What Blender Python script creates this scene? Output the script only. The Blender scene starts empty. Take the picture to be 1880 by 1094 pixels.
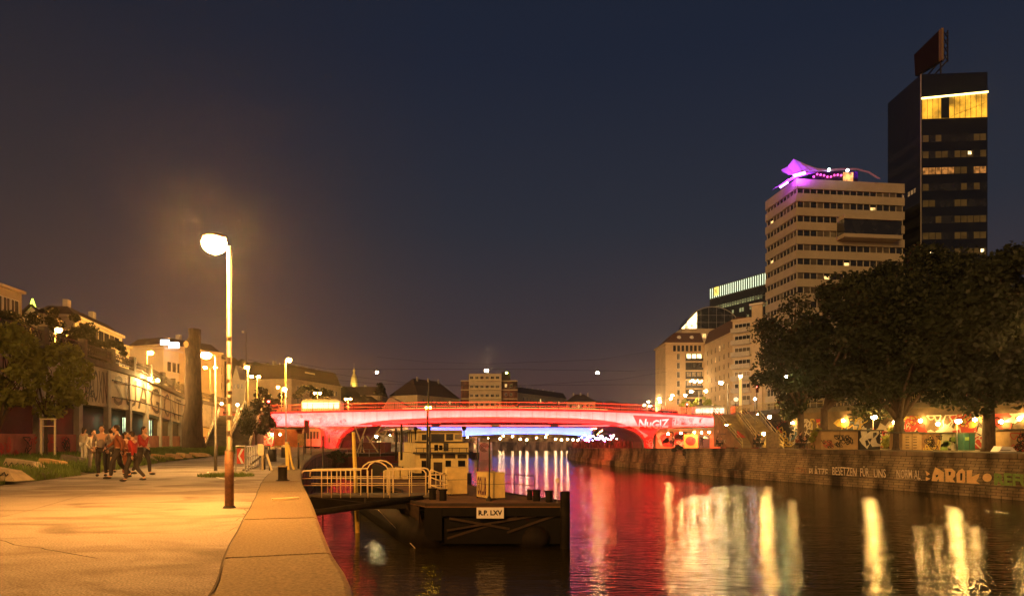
import bpy, math, random
import numpy as np
from mathutils import Vector, Matrix
sc = bpy.context.scene
# ---------------------------------------------------------------- camera
CAMZ, F, HY, CX = 1.5, 1200.0, 805.0, 940.0
cam = bpy.data.objects.new('camera', bpy.data.cameras.new('camera'))
sc.collection.objects.link(cam); sc.camera = cam
cam.location = (0, 0, CAMZ); cam.rotation_euler = (math.pi/2, 0, 0)
cam.data.sensor_width = 36; cam.data.lens = 36*F/1880
cam.data.shift_y = (HY-547)/1880
cam.data.clip_end = 6000
# ---------------------------------------------------------------- night sky
w = bpy.data.worlds.new('World'); sc.world = w; w.use_nodes = True
nt = w.node_tree; N = nt.nodes; L = nt.links
bg = N['Background']; bg.inputs['Strength'].default_value = 1.0
tc = N.new('ShaderNodeTexCoord'); sx = N.new('ShaderNodeSeparateXYZ'); L.new(tc.outputs['Generated'], sx.inputs[0])
def ramp(nt, stops, interp='EASE'):
    r = nt.nodes.new('ShaderNodeValToRGB'); e = r.color_ramp.elements
    while len(e) < len(stops): e.new(0.5)
    for k, (p, c) in enumerate(stops): e[k].position = p; e[k].color = (*c, 1)
    r.color_ramp.interpolation = interp
    return r
rz = ramp(nt, [(0.0, (.125,.055,.032)), (.05, (.088,.043,.036)), (.15, (.042,.033,.040)), (.30, (.0215,.0250,.038)), (.5, (.0115,.0165,.033)), (1.0, (.0065,.0115,.023))], 'LINEAR')
L.new(sx.outputs['Z'], rz.inputs[0])
mr = N.new('ShaderNodeMapRange'); mr.inputs[1].default_value = -.1; mr.inputs[2].default_value = -.8; L.new(sx.outputs['X'], mr.inputs[0])
mx = N.new('ShaderNodeMixRGB'); L.new(mr.outputs[0], mx.inputs[0]); L.new(rz.outputs[0], mx.inputs[1])
rw = ramp(nt, [(0.0, (.13,.062,.035)), (.12, (.085,.045,.032)), (.32, (.040,.027,.025)), (.5, (.019,.017,.022)), (1.0, (.009,.011,.017))], 'LINEAR')
L.new(sx.outputs['Z'], rw.inputs[0]); L.new(rw.outputs[0], mx.inputs[2])
sky = N.new('ShaderNodeTexSky'); sky.sky_type = 'NISHITA'; sky.sun_disc = False
sky.sun_elevation = math.radians(0.5); sky.sun_rotation = math.radians(200)
ad = N.new('ShaderNodeMixRGB'); ad.blend_type = 'ADD'; ad.inputs[0].default_value = .0015
L.new(mx.outputs[0], ad.inputs[1]); L.new(sky.outputs[0], ad.inputs[2]); L.new(ad.outputs[0], bg.inputs[0])
# the last warm glow of the city, from behind the left bank
sun = bpy.data.objects.new('sun', bpy.data.lights.new('sun', 'SUN')); sc.collection.objects.link(sun)
sun.data.energy = 1.65; sun.data.angle = math.radians(25); sun.data.color = (1, .52, .155)
sun.rotation_euler = Vector((.42, .85, -.22)).to_track_quat('-Z', 'Y').to_euler()
sc.view_settings.view_transform = 'Standard'; sc.view_settings.look = 'None'
sc.view_settings.exposure = 0.0; sc.view_settings.gamma = 1.0
try: sc.cycles.caustics_reflective = False; sc.cycles.caustics_refractive = False
except Exception: pass
sc.cycles.max_bounces = 5; sc.cycles.diffuse_bounces = 2; sc.cycles.glossy_bounces = 3
sc.cycles.sample_clamp_indirect = 8.0; sc.cycles.use_denoising = True
# ---------------------------------------------------------------- helpers
R = random.Random(7)
ORG = {}
def P(px, py, Y): return Vector(((px-CX)/F*Y, Y, CAMZ+(HY-py)/F*Y))
def X(px, Y): return (px-CX)/F*Y
def Z(py, Y): return CAMZ+(HY-py)/F*Y
def tag(o, label=None, cat=None, group=None, kind=None):
    if label: o['label'] = label
    if cat: o['category'] = cat
    if group: o['group'] = group
    if kind: o['kind'] = kind
    return o
def thing(name, label, cat, loc=(0,0,0), group=None):
    o = bpy.data.objects.new(name, None); sc.collection.objects.link(o)
    o.location = loc; o.empty_display_size = .3; ORG[o] = Vector(loc)
    return tag(o, label, cat, group)
class MB:
    def __init__(s): s.v = []; s.f = []; s.m = []
    def add(s, vs, fs, mi=0):
        b = len(s.v); s.v += [tuple(v) for v in vs]
        for f in fs: s.f.append(tuple(i+b for i in f)); s.m.append(mi)
    def quad(s, a, b, c, d, mi=0): s.add([a,b,c,d], [(0,1,2,3)], mi)
    def box(s, x0,x1,y0,y1,z0,z1, mi=0):
        s.add([(x0,y0,z0),(x1,y0,z0),(x1,y1,z0),(x0,y1,z0),(x0,y0,z1),(x1,y0,z1),(x1,y1,z1),(x0,y1,z1)],
              [(0,3,2,1),(4,5,6,7),(0,1,5,4),(1,2,6,5),(2,3,7,6),(3,0,4,7)], mi)
    def obox(s, o, u, v, u0,u1, v0,v1, z0,z1, mi=0):
        o = Vector(o); u = Vector(u); v = Vector(v); q = []
        for z in (z0,z1):
            for a,b in ((u0,v0),(u1,v0),(u1,v1),(u0,v1)): q.append(o+u*a+v*b+Vector((0,0,z)))
        s.add(q, [(0,3,2,1),(4,5,6,7),(0,1,5,4),(1,2,6,5),(2,3,7,6),(3,0,4,7)], mi)
    def prism(s, poly, z0, z1, mi=0):
        n = len(poly); vs = [(p[0],p[1],z0) for p in poly]+[(p[0],p[1],z1) for p in poly]
        s.add(vs, [tuple(range(n))[::-1], tuple(range(n,2*n))]+[(i,(i+1)%n,n+(i+1)%n,n+i) for i in range(n)], mi)
    def plate(s, o, u, v, poly, n, t, mi=0):
        o=Vector(o);u=Vector(u);v=Vector(v);n=Vector(n); k=len(poly)
        vs=[o+u*a+v*b for a,b in poly]+[o+u*a+v*b+n*t for a,b in poly]
        s.add(vs, [tuple(range(k))[::-1], tuple(range(k,2*k))]+[(i,(i+1)%k,k+(i+1)%k,k+i) for i in range(k)], mi)
    def tube(s, pts, r, n=8, mi=0):
        pts=[Vector(p) for p in pts]; m=len(pts)
        rs = r if isinstance(r,(list,tuple)) else [r]*m
        b=[]; up=None
        for i,p in enumerate(pts):
            d=(pts[min(i+1,m-1)]-pts[max(i-1,0)])
            d = d.normalized() if d.length>1e-9 else Vector((0,0,1))
            a = Vector((0,0,1)) if abs(d.z)<.9 else Vector((1,0,0))
            if up is not None: a = up
            e1=(a-d*a.dot(d)).normalized(); up=e1; e2=d.cross(e1)
            b += [p+(e1*math.cos(2*math.pi*k/n)+e2*math.sin(2*math.pi*k/n))*rs[i] for k in range(n)]
        fs=[]
        for i in range(m-1):
            for k in range(n):
                k2=(k+1)%n; fs.append((i*n+k,i*n+k2,(i+1)*n+k2,(i+1)*n+k))
        fs += [tuple(range(n))[::-1], tuple(range((m-1)*n,m*n))]
        s.add(b, fs, mi)
    def beam(s, p, q, w, h, mi=0):
        p=Vector(p);q=Vector(q);d=(q-p).normalized(); a=Vector((0,0,1)) if abs(d.z)<.95 else Vector((1,0,0))
        e1=d.cross(a).normalized()*w/2; e2=d.cross(e1).normalized()*h/2
        vs=[p-e1-e2,p+e1-e2,p+e1+e2,p-e1+e2,q-e1-e2,q+e1-e2,q+e1+e2,q-e1+e2]
        s.add(vs,[(0,3,2,1),(4,5,6,7),(0,1,5,4),(1,2,6,5),(2,3,7,6),(3,0,4,7)],mi)
    def sphere(s, c, r, nu=10, nv=6, mi=0):
        c=Vector(c); r = r if isinstance(r,(list,tuple)) else (r,r,r); vs=[]
        for j in range(1,nv):
            t=math.pi*j/nv
            for i in range(nu):
                a=2*math.pi*i/nu; vs.append(c+Vector((r[0]*math.sin(t)*math.cos(a),r[1]*math.sin(t)*math.sin(a),r[2]*math.cos(t))))
        vs.append(c+Vector((0,0,r[2]))); vs.append(c-Vector((0,0,r[2]))); T=len(vs)-2; B=T+1; fs=[]
        for j in range(nv-2):
            for i in range(nu):
                i2=(i+1)%nu; fs.append((j*nu+i,(j+1)*nu+i,(j+1)*nu+i2,j*nu+i2))
        for i in range(nu):
            i2=(i+1)%nu; fs.append((T,i,i2)); fs.append((B,(nv-2)*nu+i2,(nv-2)*nu+i))
        s.add(vs,fs,mi)
    def lathe(s, c, prof, n=12, mi=0):
        s.tube([ (c[0],c[1],c[2]+z) for r,z in prof],[r for r,z in prof],n,mi)
    def text(s, txt, size, fn, mi=0, shear=0, fat=0, sx=1.0):
        vs, fs = glyphs(txt, size, shear, fat)
        s.add([fn(a*sx,b) for a,b in vs], fs, mi)
    def build(s, name, mat, parent=None, smooth=False):
        me = bpy.data.meshes.new(name)
        v = np.array(s.v, dtype=np.float64) if s.v else np.zeros((0,3))
        if parent is not None: o = ORG[parent]
        else:
            mn=v.min(0); mxx=v.max(0); o=Vector(((mn[0]+mxx[0])/2,(mn[1]+mxx[1])/2,mn[2]))
        v = v-np.array(o)
        me.from_pydata(v.tolist(), [], s.f)
        mats = mat if isinstance(mat,(list,tuple)) else [mat]
        for m in mats: me.materials.append(m)
        if len(mats)>1: me.polygons.foreach_set('material_index', s.m)
        if smooth: me.polygons.foreach_set('use_smooth', [True]*len(me.polygons))
        me.update()
        ob = bpy.data.objects.new(name, me); sc.collection.objects.link(ob)
        if parent is not None: ob.parent = parent; ORG[ob] = o
        else: ob.location = o; ORG[ob] = Vector(o)
        return ob
_gc = {}
def glyphs(txt, size, shear=0, fat=0):
    k=(txt,size,shear,fat)
    if k in _gc: return _gc[k]
    cu=bpy.data.curves.new('t','FONT'); cu.body=txt; cu.size=size; cu.shear=shear; cu.offset=fat; cu.resolution_u=2
    ob=bpy.data.objects.new('t',cu); sc.collection.objects.link(ob)
    dg=bpy.context.evaluated_depsgraph_get(); me=bpy.data.meshes.new_from_object(ob.evaluated_get(dg))
    vs=[(v.co.x,v.co.y) for v in me.vertices]; fs=[tuple(p.vertices) for p in me.polygons]
    bpy.data.objects.remove(ob); bpy.data.curves.remove(cu); bpy.data.meshes.remove(me)
    _gc[k]=(vs,fs); return vs,fs
def copy_tree(o, parent=None):
    c=o.copy(); sc.collection.objects.link(c)
    if parent is not None: c.parent=parent
    for ch in list(o.children): copy_tree(ch, c)
    return c
# ---------------------------------------------------------------- materials
MATS={}
def mat(name, col, rough=.7, metal=0, var=.25, scale=3.0, bump=0.0, bscale=None, spec=.4, stretch=None, col2=None):
    if name in MATS: return MATS[name]
    m=bpy.data.materials.new(name); m.use_nodes=True; t=m.node_tree; b=t.nodes['Principled BSDF']
    b.inputs['Roughness'].default_value=rough; b.inputs['Metallic'].default_value=metal
    b.inputs['Specular IOR Level'].default_value=spec
    tcn=t.nodes.new('ShaderNodeTexCoord'); src=tcn.outputs['Object']
    if stretch:
        mp=t.nodes.new('ShaderNodeMapping'); mp.inputs['Scale'].default_value=stretch; t.links.new(src,mp.inputs[0]); src=mp.outputs[0]
    n=t.nodes.new('ShaderNodeTexNoise'); n.inputs['Scale'].default_value=scale; n.inputs['Detail'].default_value=6; n.inputs['Roughness'].default_value=.65
    t.links.new(src,n.inputs['Vector'])
    c2 = col2 if col2 else tuple(c*(1-var) for c in col); c1 = col if col2 else tuple(min(1,c*(1+var)) for c in col)
    r=ramp(t,[(.3,c2),(.7,c1)],'LINEAR'); t.links.new(n.outputs[0],r.inputs[0]); t.links.new(r.outputs[0],b.inputs['Base Color'])
    if bump:
        n2=t.nodes.new('ShaderNodeTexNoise'); n2.inputs['Scale'].default_value=bscale or scale*8; n2.inputs['Detail'].default_value=4
        t.links.new(src,n2.inputs['Vector'])
        bp=t.nodes.new('ShaderNodeBump'); bp.inputs['Strength'].default_value=bump; bp.inputs['Distance'].default_value=.02
        t.links.new(n2.outputs[0],bp.inputs['Height']); t.links.new(bp.outputs[0],b.inputs['Normal'])
    MATS[name]=m; return m
def bricks(name, c1, c2, mortar, bw=.6, bh=.3, rough=.85, stretch=None, rot=None):
    if name in MATS: return MATS[name]
    m=mat(name,c1,rough); t=m.node_tree; b=t.nodes['Principled BSDF']
    br=t.nodes.new('ShaderNodeTexBrick'); br.inputs['Color1'].default_value=(*c1,1); br.inputs['Color2'].default_value=(*c2,1); br.inputs['Mortar'].default_value=(*mortar,1)
    br.inputs['Scale'].default_value=1; br.inputs['Brick Width'].default_value=bw; br.inputs['Row Height'].default_value=bh; br.inputs['Mortar Size'].default_value=.018
    tcn=t.nodes.new('ShaderNodeTexCoord'); s2=t.nodes.new('ShaderNodeSeparateXYZ'); cb=t.nodes.new('ShaderNodeCombineXYZ')
    t.links.new(tcn.outputs['Object'],s2.inputs[0]); ma=t.nodes.new('ShaderNodeMath'); ma.operation='ADD'
    t.links.new(s2.outputs[0],ma.inputs[0]); t.links.new(s2.outputs[1],ma.inputs[1])
    t.links.new(ma.outputs[0],cb.inputs[0]); t.links.new(s2.outputs[2],cb.inputs[1]); t.links.new(cb.outputs[0],br.inputs['Vector'])
    n=t.nodes.new('ShaderNodeTexNoise'); n.inputs['Scale'].default_value=.55; n.inputs['Detail'].default_value=7
    mp=t.nodes.new('ShaderNodeMapping'); mp.inputs['Scale'].default_value=(1,1,.35); t.links.new(tcn.outputs['Object'],mp.inputs[0]); t.links.new(mp.outputs[0],n.inputs[0])
    r=ramp(t,[(.36,(.13,.12,.10)),(.62,(1.15,1.15,1.15))],'LINEAR'); t.links.new(n.outputs[0],r.inputs[0])
    mu=t.nodes.new('ShaderNodeMixRGB'); mu.blend_type='MULTIPLY'; mu.inputs[0].default_value=1
    t.links.new(br.outputs[0],mu.inputs[1]); t.links.new(r.outputs[0],mu.inputs[2]); t.links.new(mu.outputs[0],b.inputs['Base Color'])
    bp=t.nodes.new('ShaderNodeBump'); bp.inputs['Strength'].default_value=.6; bp.inputs['Distance'].default_value=.03; bp.invert=True
    t.links.new(br.outputs['Fac'],bp.inputs['Height']); t.links.new(bp.outputs[0],b.inputs['Normal'])
    return m
def glow(name, col, st, base=(.8,.8,.8)):
    if name in MATS: return MATS[name]
    m=bpy.data.materials.new(name); m.use_nodes=True; b=m.node_tree.nodes['Principled BSDF']
    b.inputs['Base Color'].default_value=(*base,1); b.inputs['Emission Color'].default_value=(*col,1); b.inputs['Emission Strength'].default_value=st
    MATS[name]=m; return m
def lit_window(name, col, st, scale=1.2):
    if name in MATS: return MATS[name]
    m=glow(name,col,st,(.1,.08,.05)); t=m.node_tree; b=t.nodes['Principled BSDF']
    tcn=t.nodes.new('ShaderNodeTexCoord'); n=t.nodes.new('ShaderNodeTexNoise'); n.inputs['Scale'].default_value=scale; n.inputs['Detail'].default_value=5
    t.links.new(tcn.outputs['Object'],n.inputs[0])
    r=ramp(t,[(.35,tuple(c*.15 for c in col)),(.62,col)],'LINEAR'); t.links.new(n.outputs[0],r.inputs[0]); t.links.new(r.outputs[0],b.inputs['Emission Color'])
    return m
SOD=(1,.50,.13); WRM=(1,.62,.25)
M_asph = mat('asphalt',(.30,.27,.24),.9,var=.1,scale=1.1,bump=.5,bscale=45)
def fix_asphalt():
    t=M_asph.node_tree; b=t.nodes['Principled BSDF']; tcn=t.nodes.new('ShaderNodeTexCoord')
    n=t.nodes.new('ShaderNodeTexNoise'); n.inputs['Scale'].default_value=42; n.inputs['Detail'].default_value=3
    t.links.new(tcn.outputs['Object'],n.inputs[0]); r=ramp(t,[(.32,(.5,.5,.5)),(.66,(1.35,1.35,1.35))],'LINEAR'); t.links.new(n.outputs[0],r.inputs[0])
    n3=t.nodes.new('ShaderNodeTexNoise'); n3.inputs['Scale'].default_value=.45; n3.inputs['Detail'].default_value=8; n3.inputs['Distortion'].default_value=1.2
    mp=t.nodes.new('ShaderNodeMapping'); mp.inputs['Rotation'].default_value=(0,0,-.5); mp.inputs['Scale'].default_value=(.7,1.6,1)
    t.links.new(tcn.outputs['Object'],mp.inputs[0]); t.links.new(mp.outputs[0],n3.inputs[0])
    r3=ramp(t,[(.36,(.5,.46,.42)),(.54,(1,1,1))],'LINEAR'); t.links.new(n3.outputs[0],r3.inputs[0])
    old=b.inputs['Base Color'].links[0].from_socket
    for rr in (r,r3):
        mu=t.nodes.new('ShaderNodeMixRGB'); mu.blend_type='MULTIPLY'; mu.inputs[0].default_value=1
        t.links.new(old,mu.inputs[1]); t.links.new(rr.outputs[0],mu.inputs[2]); old=mu.outputs[0]
    t.links.new(old,b.inputs['Base Color'])
fix_asphalt()
M_stone= mat('coping granite',(.18,.14,.08),.85,var=.5,scale=28,bump=.6,bscale=70)
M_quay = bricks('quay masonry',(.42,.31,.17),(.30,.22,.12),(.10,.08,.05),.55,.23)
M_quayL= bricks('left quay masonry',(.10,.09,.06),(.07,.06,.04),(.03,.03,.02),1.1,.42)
M_conc = mat('concrete',(.42,.38,.31),.85,var=.2,scale=1.4,bump=.2)
M_concd= mat('dark concrete',(.13,.11,.08),.9,var=.4,scale=1.0,bump=.2)
M_metal= mat('grey painted metal',(.34,.31,.26),.45,.2,var=.2,scale=5)
M_dark = mat('dark metal',(.03,.025,.02),.55,.3,var=.3,scale=4)
M_black= mat('black',(.010,.009,.008),.85,var=.2,spec=.1)
M_yel  = mat('yellow paint',(.78,.55,.10),.5,var=.18,scale=6)
M_cream= mat('cream paint',(.70,.58,.34),.55,var=.18,scale=5)
M_white= mat('white paint',(.75,.72,.66),.5,var=.1,scale=4)
M_red  = mat('red paint',(.50,.04,.03),.5,var=.2)
M_bark = mat('bark',(.085,.055,.032),.95,var=.5,scale=6,bump=1.0,bscale=14,stretch=(1,1,.25))
M_glass= mat('dark window glass',(.02,.022,.025),.12,var=.5,scale=.4,spec=.8)
M_glass2=mat('curtained window glass',(.10,.085,.06),.25,var=.5,scale=.8,spec=.6)
M_lit  = lit_window('lit room window',(1,.62,.2),2.2)
M_lit2 = lit_window('bright room window',(1,.75,.35),6,.8)
M_litd = lit_window('faint room window',(1,.55,.2),.35)
M_soil = mat('soil',(.07,.06,.025),.95,var=.5,scale=2.5,bump=.6)
M_leafd= mat('dark leaves',(.032,.038,.012),.6,var=.55,scale=.9)
M_leafl= mat('bright leaves',(.21,.22,.035),.55,var=.5,scale=1.5)
M_grass= mat('grass blades',(.12,.17,.035),.7,var=.5,scale=1.5)
for _m in (M_leafd,M_leafl,M_grass):
    t=_m.node_tree; b=t.nodes['Principled BSDF']; tr=t.nodes.new('ShaderNodeBsdfTranslucent'); ms=t.nodes.new('ShaderNodeMixShader')
    ms.inputs[0].default_value=.3; t.links.new(b.inputs['Base Color'].links[0].from_socket,tr.inputs[0])
    t.links.new(b.outputs[0],ms.inputs[1]); t.links.new(tr.outputs[0],ms.inputs[2]); t.links.new(ms.outputs[0],t.nodes['Material Output'].inputs[0])
# ---------------------------------------------------------------- paths
class Path:
    def __init__(s, pts, n=14):
        p=[Vector((a[0],a[1],0)) for a in pts]; q=[p[0]*2-p[1]]+p+[p[-1]*2-p[-2]]; out=[]
        for i in range(1,len(q)-2):
            for k in range(n):
                t=k/n; a,b,c,d=q[i-1],q[i],q[i+1],q[i+2]
                out.append(.5*((2*b)+(c-a)*t+(2*a-5*b+4*c-d)*t*t+(3*b-a-3*c+d)*t**3))
        out.append(p[-1]); s.p=out; s.s=[0]
        for a,b in zip(out,out[1:]): s.s.append(s.s[-1]+(b-a).length)
        s.len=s.s[-1]
    def at(s, d):
        import bisect
        i=min(max(bisect.bisect_right(s.s,d)-1,0),len(s.p)-2); a,b=s.p[i],s.p[i+1]; L_=s.s[i+1]-s.s[i]
        t=(b-a)/L_; return a+t*(d-s.s[i]), t
    def pt(s, d, off=0, z=0):
        """off > 0 : to the left of the walking direction"""
        p,t=s.at(d); return Vector((p.x-t.y*off, p.y+t.x*off, z))
    def px(s, px):
        k=(px-CX)/F; best=None
        for i in range(len(s.p)-1):
            a,b=s.p[i],s.p[i+1]; fa=a.x-k*a.y; fb=b.x-k*b.y
            if fa*fb<=0 and a.y>0: return s.s[i]+(s.s[i+1]-s.s[i])*(fa/(fa-fb) if fa!=fb else 0)
        return None
    def sample(s, step, a=0, b=None):
        b=b or s.len; n=max(1,int((b-a)/step)); return [a+(b-a)*i/n for i in range(n+1)]
def strip(mb, path, ss, o0, z0, o1, z1, mi=0):
    """ribbon between two offset curves; z may be functions of s"""
    f=lambda z,s: z(s) if callable(z) else z
    vs=[]
    for s in ss: vs += [path.pt(s,o0,f(z0,s)), path.pt(s,o1,f(z1,s))]
    mb.add(vs,[(2*i,2*i+1,2*i+3,2*i+2) for i in range(len(ss)-1)],mi)
WZ=-3.0
EDGE=Path([(-.2,-4),(-.75,2),(-1.56,6.23),(-2.48,8.8),(-3.66,12.2),(-5.1,16.4),(-7.6,23.5),(-10.0,31),(-13.8,44),(-20,68),(-25.5,103),(-31,150),(-34,200),(-37,260),(-40,330)])
RW=Path([(56,-30),(50,0),(44.5,22),(37.4,47.8),(33.8,58),(26.6,75),(20.6,95),(15.6,117),(13.2,142),(15.5,175),(21,215),(24,262)])
UPR=Path([(86,-30),(72,18),(62,38),(52,60),(41,80),(35.5,96),(36,112),(38,150),(44,215),(50,262)])
VIA=Path([(-31,0),(-33,30),(-36.5,55),(-41.4,75),(-46.7,94),(-48,112),(-52,150),(-56,200),(-60,260),(-62,330)])
GRS=Path([(-12.2,-4),(-13.5,8),(-16.2,20),(-18,28),(-22.3,42),(-24.3,51),(-27,62),(-30,74),(-35,90),(-38,105),(-40,125)])
def zr(s):  # right quay level
    y=RW.at(s)[0].y; return .4 if y<75 else max(-.6,.4-(y-75)/67*.95)
# ---------------------------------------------------------------- setting
# water
m=bpy.data.materials.new('canal water'); m.use_nodes=True; t=m.node_tree; b=t.nodes['Principled BSDF']
b.inputs['Base Color'].default_value=(.022,.018,.006,1); b.inputs['Roughness'].default_value=.085; b.inputs['IOR'].default_value=1.45; b.inputs['Specular IOR Level'].default_value=.7
tcn=t.nodes.new('ShaderNodeTexCoord')
def wave(scale, rotz, st, det=3):
    mp=t.nodes.new('ShaderNodeMapping'); mp.inputs['Scale'].default_value=scale; mp.inputs['Rotation'].default_value=(0,0,rotz); t.links.new(tcn.outputs['Object'],mp.inputs[0])
    n=t.nodes.new('ShaderNodeTexNoise'); n.inputs['Scale'].default_value=1; n.inputs['Detail'].default_value=det; n.inputs['Distortion'].default_value=.4; t.links.new(mp.outputs[0],n.inputs[0])
    mu=t.nodes.new('ShaderNodeMath'); mu.operation='MULTIPLY'; mu.inputs[1].default_value=st; t.links.new(n.outputs[0],mu.inputs[0]); return mu
a1=wave((1.1,4.2,1),.10,.085); a2=wave((.10,.32,1),.2,.16,2); a3=wave((3.0,12,1),-.05,.020,3)
s1=t.nodes.new('ShaderNodeMath'); s1.operation='ADD'; t.links.new(a1.outputs[0],s1.inputs[0]); t.links.new(a2.outputs[0],s1.inputs[1])
s2=t.nodes.new('ShaderNodeMath'); s2.operation='ADD'; t.links.new(s1.outputs[0],s2.inputs[0]); t.links.new(a3.outputs[0],s2.inputs[1])
bp=t.nodes.new('ShaderNodeBump'); bp.inputs['Strength'].default_value=1; bp.inputs['Distance'].default_value=.42; t.links.new(s2.outputs[0],bp.inputs['Height']); t.links.new(bp.outputs[0],b.inputs['Normal'])
M_water=m
mb=MB(); mb.quad((-300,-60,WZ),(400,-60,WZ),(400,420,WZ),(-300,420,WZ)); tag(mb.build('water',M_water),kind='structure')
# left quay : asphalt, coping, wall
ss=EDGE.sample(1.5)
mb=MB()
def ground_fill(mb, path, ss, off, z, xfar, mi=0):
    vs=[]
    for s in ss:
        p=path.pt(s,off,z); vs += [p, Vector((xfar,p.y,z))]
    mb.add(vs,[(2*i,2*i+1,2*i+3,2*i+2) for i in range(len(ss)-1)],mi)
ground_fill(mb,EDGE,ss,1.27,0,-140)
tag(mb.build('quay_path',M_asph),kind='structure')
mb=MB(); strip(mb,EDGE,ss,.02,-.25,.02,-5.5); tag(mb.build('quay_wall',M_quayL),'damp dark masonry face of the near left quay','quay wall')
mb=MB(); s=0.6
lens=[]
while s<150:
    l=1.9+R.random()*.5 if s<60 else 6
    a,bb=s+.008,s+l-.008; n=3
    sub=[a+(bb-a)*i/n for i in range(n+1)]
    prof=[(-.06,-.3),(-.06,-.09),(-.035,-.03),(.03,.0),(1.25,.012)]
    vs=[]
    dz=R.uniform(-.006,.006)
    for q in sub:
        for o,z in prof: vs.append(EDGE.pt(q,o,z+dz+.004))
        vs.append(EDGE.pt(q,1.25,-.3+dz))
    k=len(prof)+1; fs=[]
    for i in range(n):
        for j in range(k-1): fs.append((i*k+j,(i+1)*k+j,(i+1)*k+j+1,i*k+j+1))
    fs += [tuple(range(k)),tuple(range(n*k,n*k+k))[::-1]]
    mb.add(vs,fs); s+=l
tag(mb.build('quay_edge_stones',M_stone),kind='structure')
mb=MB(); strip(mb,EDGE,EDGE.sample(1.5,.6,150),-.02,-.05,1.3,-.05); tag(mb.build('joint_sand',M_concd),kind='structure')
# crack across the asphalt, painted arc, pale patch on the coping
M_crack=mat('tar joint',(.05,.035,.02),.9)
mb=MB()
for pl in ([(0,949),(60,935),(130,915),(200,897),(300,884),(400,877),(414,874)],):
    q=[P(x,y,1.5*F/(y-HY)) for x,y in pl]
    mb.add([v+Vector((0,d,.003)) for v in q for d in (-.03,.03)],[(2*i,2*i+1,2*i+3,2*i+2) for i in range(len(q)-1)])
q=[EDGE.pt(s_,1.268+.006*math.sin(s_*1.9)+d,.002) for s_ in EDGE.sample(.4,1,34) for d in (0,.022)]
mb.add(q,[(2*i,2*i+1,2*i+3,2*i+2) for i in range(len(q)//2-1)])
rc=random.Random(4)
for x0_,y0_,dx_,dy_,n_ in ((-9.5,9.5,.35,.12,16),(-5.2,8.2,-.30,.22,18),(-12,17,.5,.1,14),(-8,12.5,.22,.3,14),(-4.6,10.4,-.12,.36,12)):
    p_=Vector((x0_,y0_,.003)); q=[]
    for k in range(n_):
        q.append(p_.copy()); p_+=Vector((dx_+rc.uniform(-.16,.16),dy_+rc.uniform(-.16,.16),0))
    w_=.012
    mb.add([v+Vector((d*.5,d,0)) for v in q for d in (-w_,w_*rc.uniform(.2,1))],[(2*i,2*i+1,2*i+3,2*i+2) for i in range(len(q)-1)])
tag(mb.build('path_joint',M_crack),kind='structure')
mb=MB(); pl=[(382,866),(381,869),(386,873),(398,876),(414,879),(432,881)]
q=[P(x,y,1.5*F/(y-HY)) for x,y in pl]
mb.add([v+Vector((0,d,.005)) for v in q for d in (-.09,.09)],[(2*i,2*i+1,2*i+3,2*i+2) for i in range(len(q)-1)])
tag(mb.build('painted_line',M_white),kind='structure')
mb=MB(); mb.beam(P(500,919,1.5*F/114)+Vector((0,0,.035)),P(549,916,1.5*F/111.5)+Vector((0,0,.035)),.12,.04)
tag(mb.build('wooden_slat',M_cream),'short pale slat lying on the stone quay edge','plank')
# grass verge
mb=MB(); ss2=GRS.sample(2.0)
for i,s_ in enumerate(ss2[:-1]): pass
vs=[]
cols=[0,.6,1.5,3,6,10,16,24]
for s_ in ss2:
    for c in cols:
        p=GRS.pt(s_,c,0); p.z=(.01+.28*(1-math.exp(-c/1.2))+ .05*math.sin(p.x*1.3+p.y)) if c>0 else .006; vs.append(p)
k=len(cols); mb.add(vs,[(i*k+j,i*k+j+1,(i+1)*k+j+1,(i+1)*k+j) for i in range(len(ss2)-1) for j in range(k-1)])
tag(mb.build('verge_soil',M_soil,smooth=True),kind='structure')
rg=np.random.default_rng(3)
def blades(n, fn, h0,h1,w0=.012):
    mbb=MB(); 
    for i in range(n):
        p=fn()
        if p is None: continue
        a=rg.uniform(0,math.tau); h=rg.uniform(h0,h1); ln=rg.uniform(0,.5)*h; b2=rg.uniform(0,math.tau)
        d=Vector((math.cos(a),math.sin(a),0))*(w0*(1+p.y/18)); tip=Vector((math.cos(b2)*ln,math.sin(b2)*ln,h))
        mbb.add([p-d,p+d,p+tip],[(0,1,2)])
    return mbb
def gp():
    s_=rg.uniform(8,95); c=rg.uniform(0,1)**1.7*14
    p=GRS.pt(s_,c,0)
    c2=c+.25*math.sin(s_*2.3)+.2*math.sin(s_*.9)
    p.z=.0+.28*(1-math.exp(-c/1.2)); return p if c2>0 else None
tag(blades(42000,gp,.10,.34).build('grass',M_grass),'rough green grass on the verge beside the path','grass',kind='stuff')
def gp2():
    a=rg.uniform(0,math.tau); r=rg.uniform(0,1)**.7
    return Vector((-11.6+1.1*r*math.cos(a)+.15, 26.2+.9*r*math.sin(a), 0))
tag(blades(900,gp2,.06,.2,.008).build('weeds',M_grass),'small tuft of weeds at the kerb beside the white barrier','weeds',kind='stuff')
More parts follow.
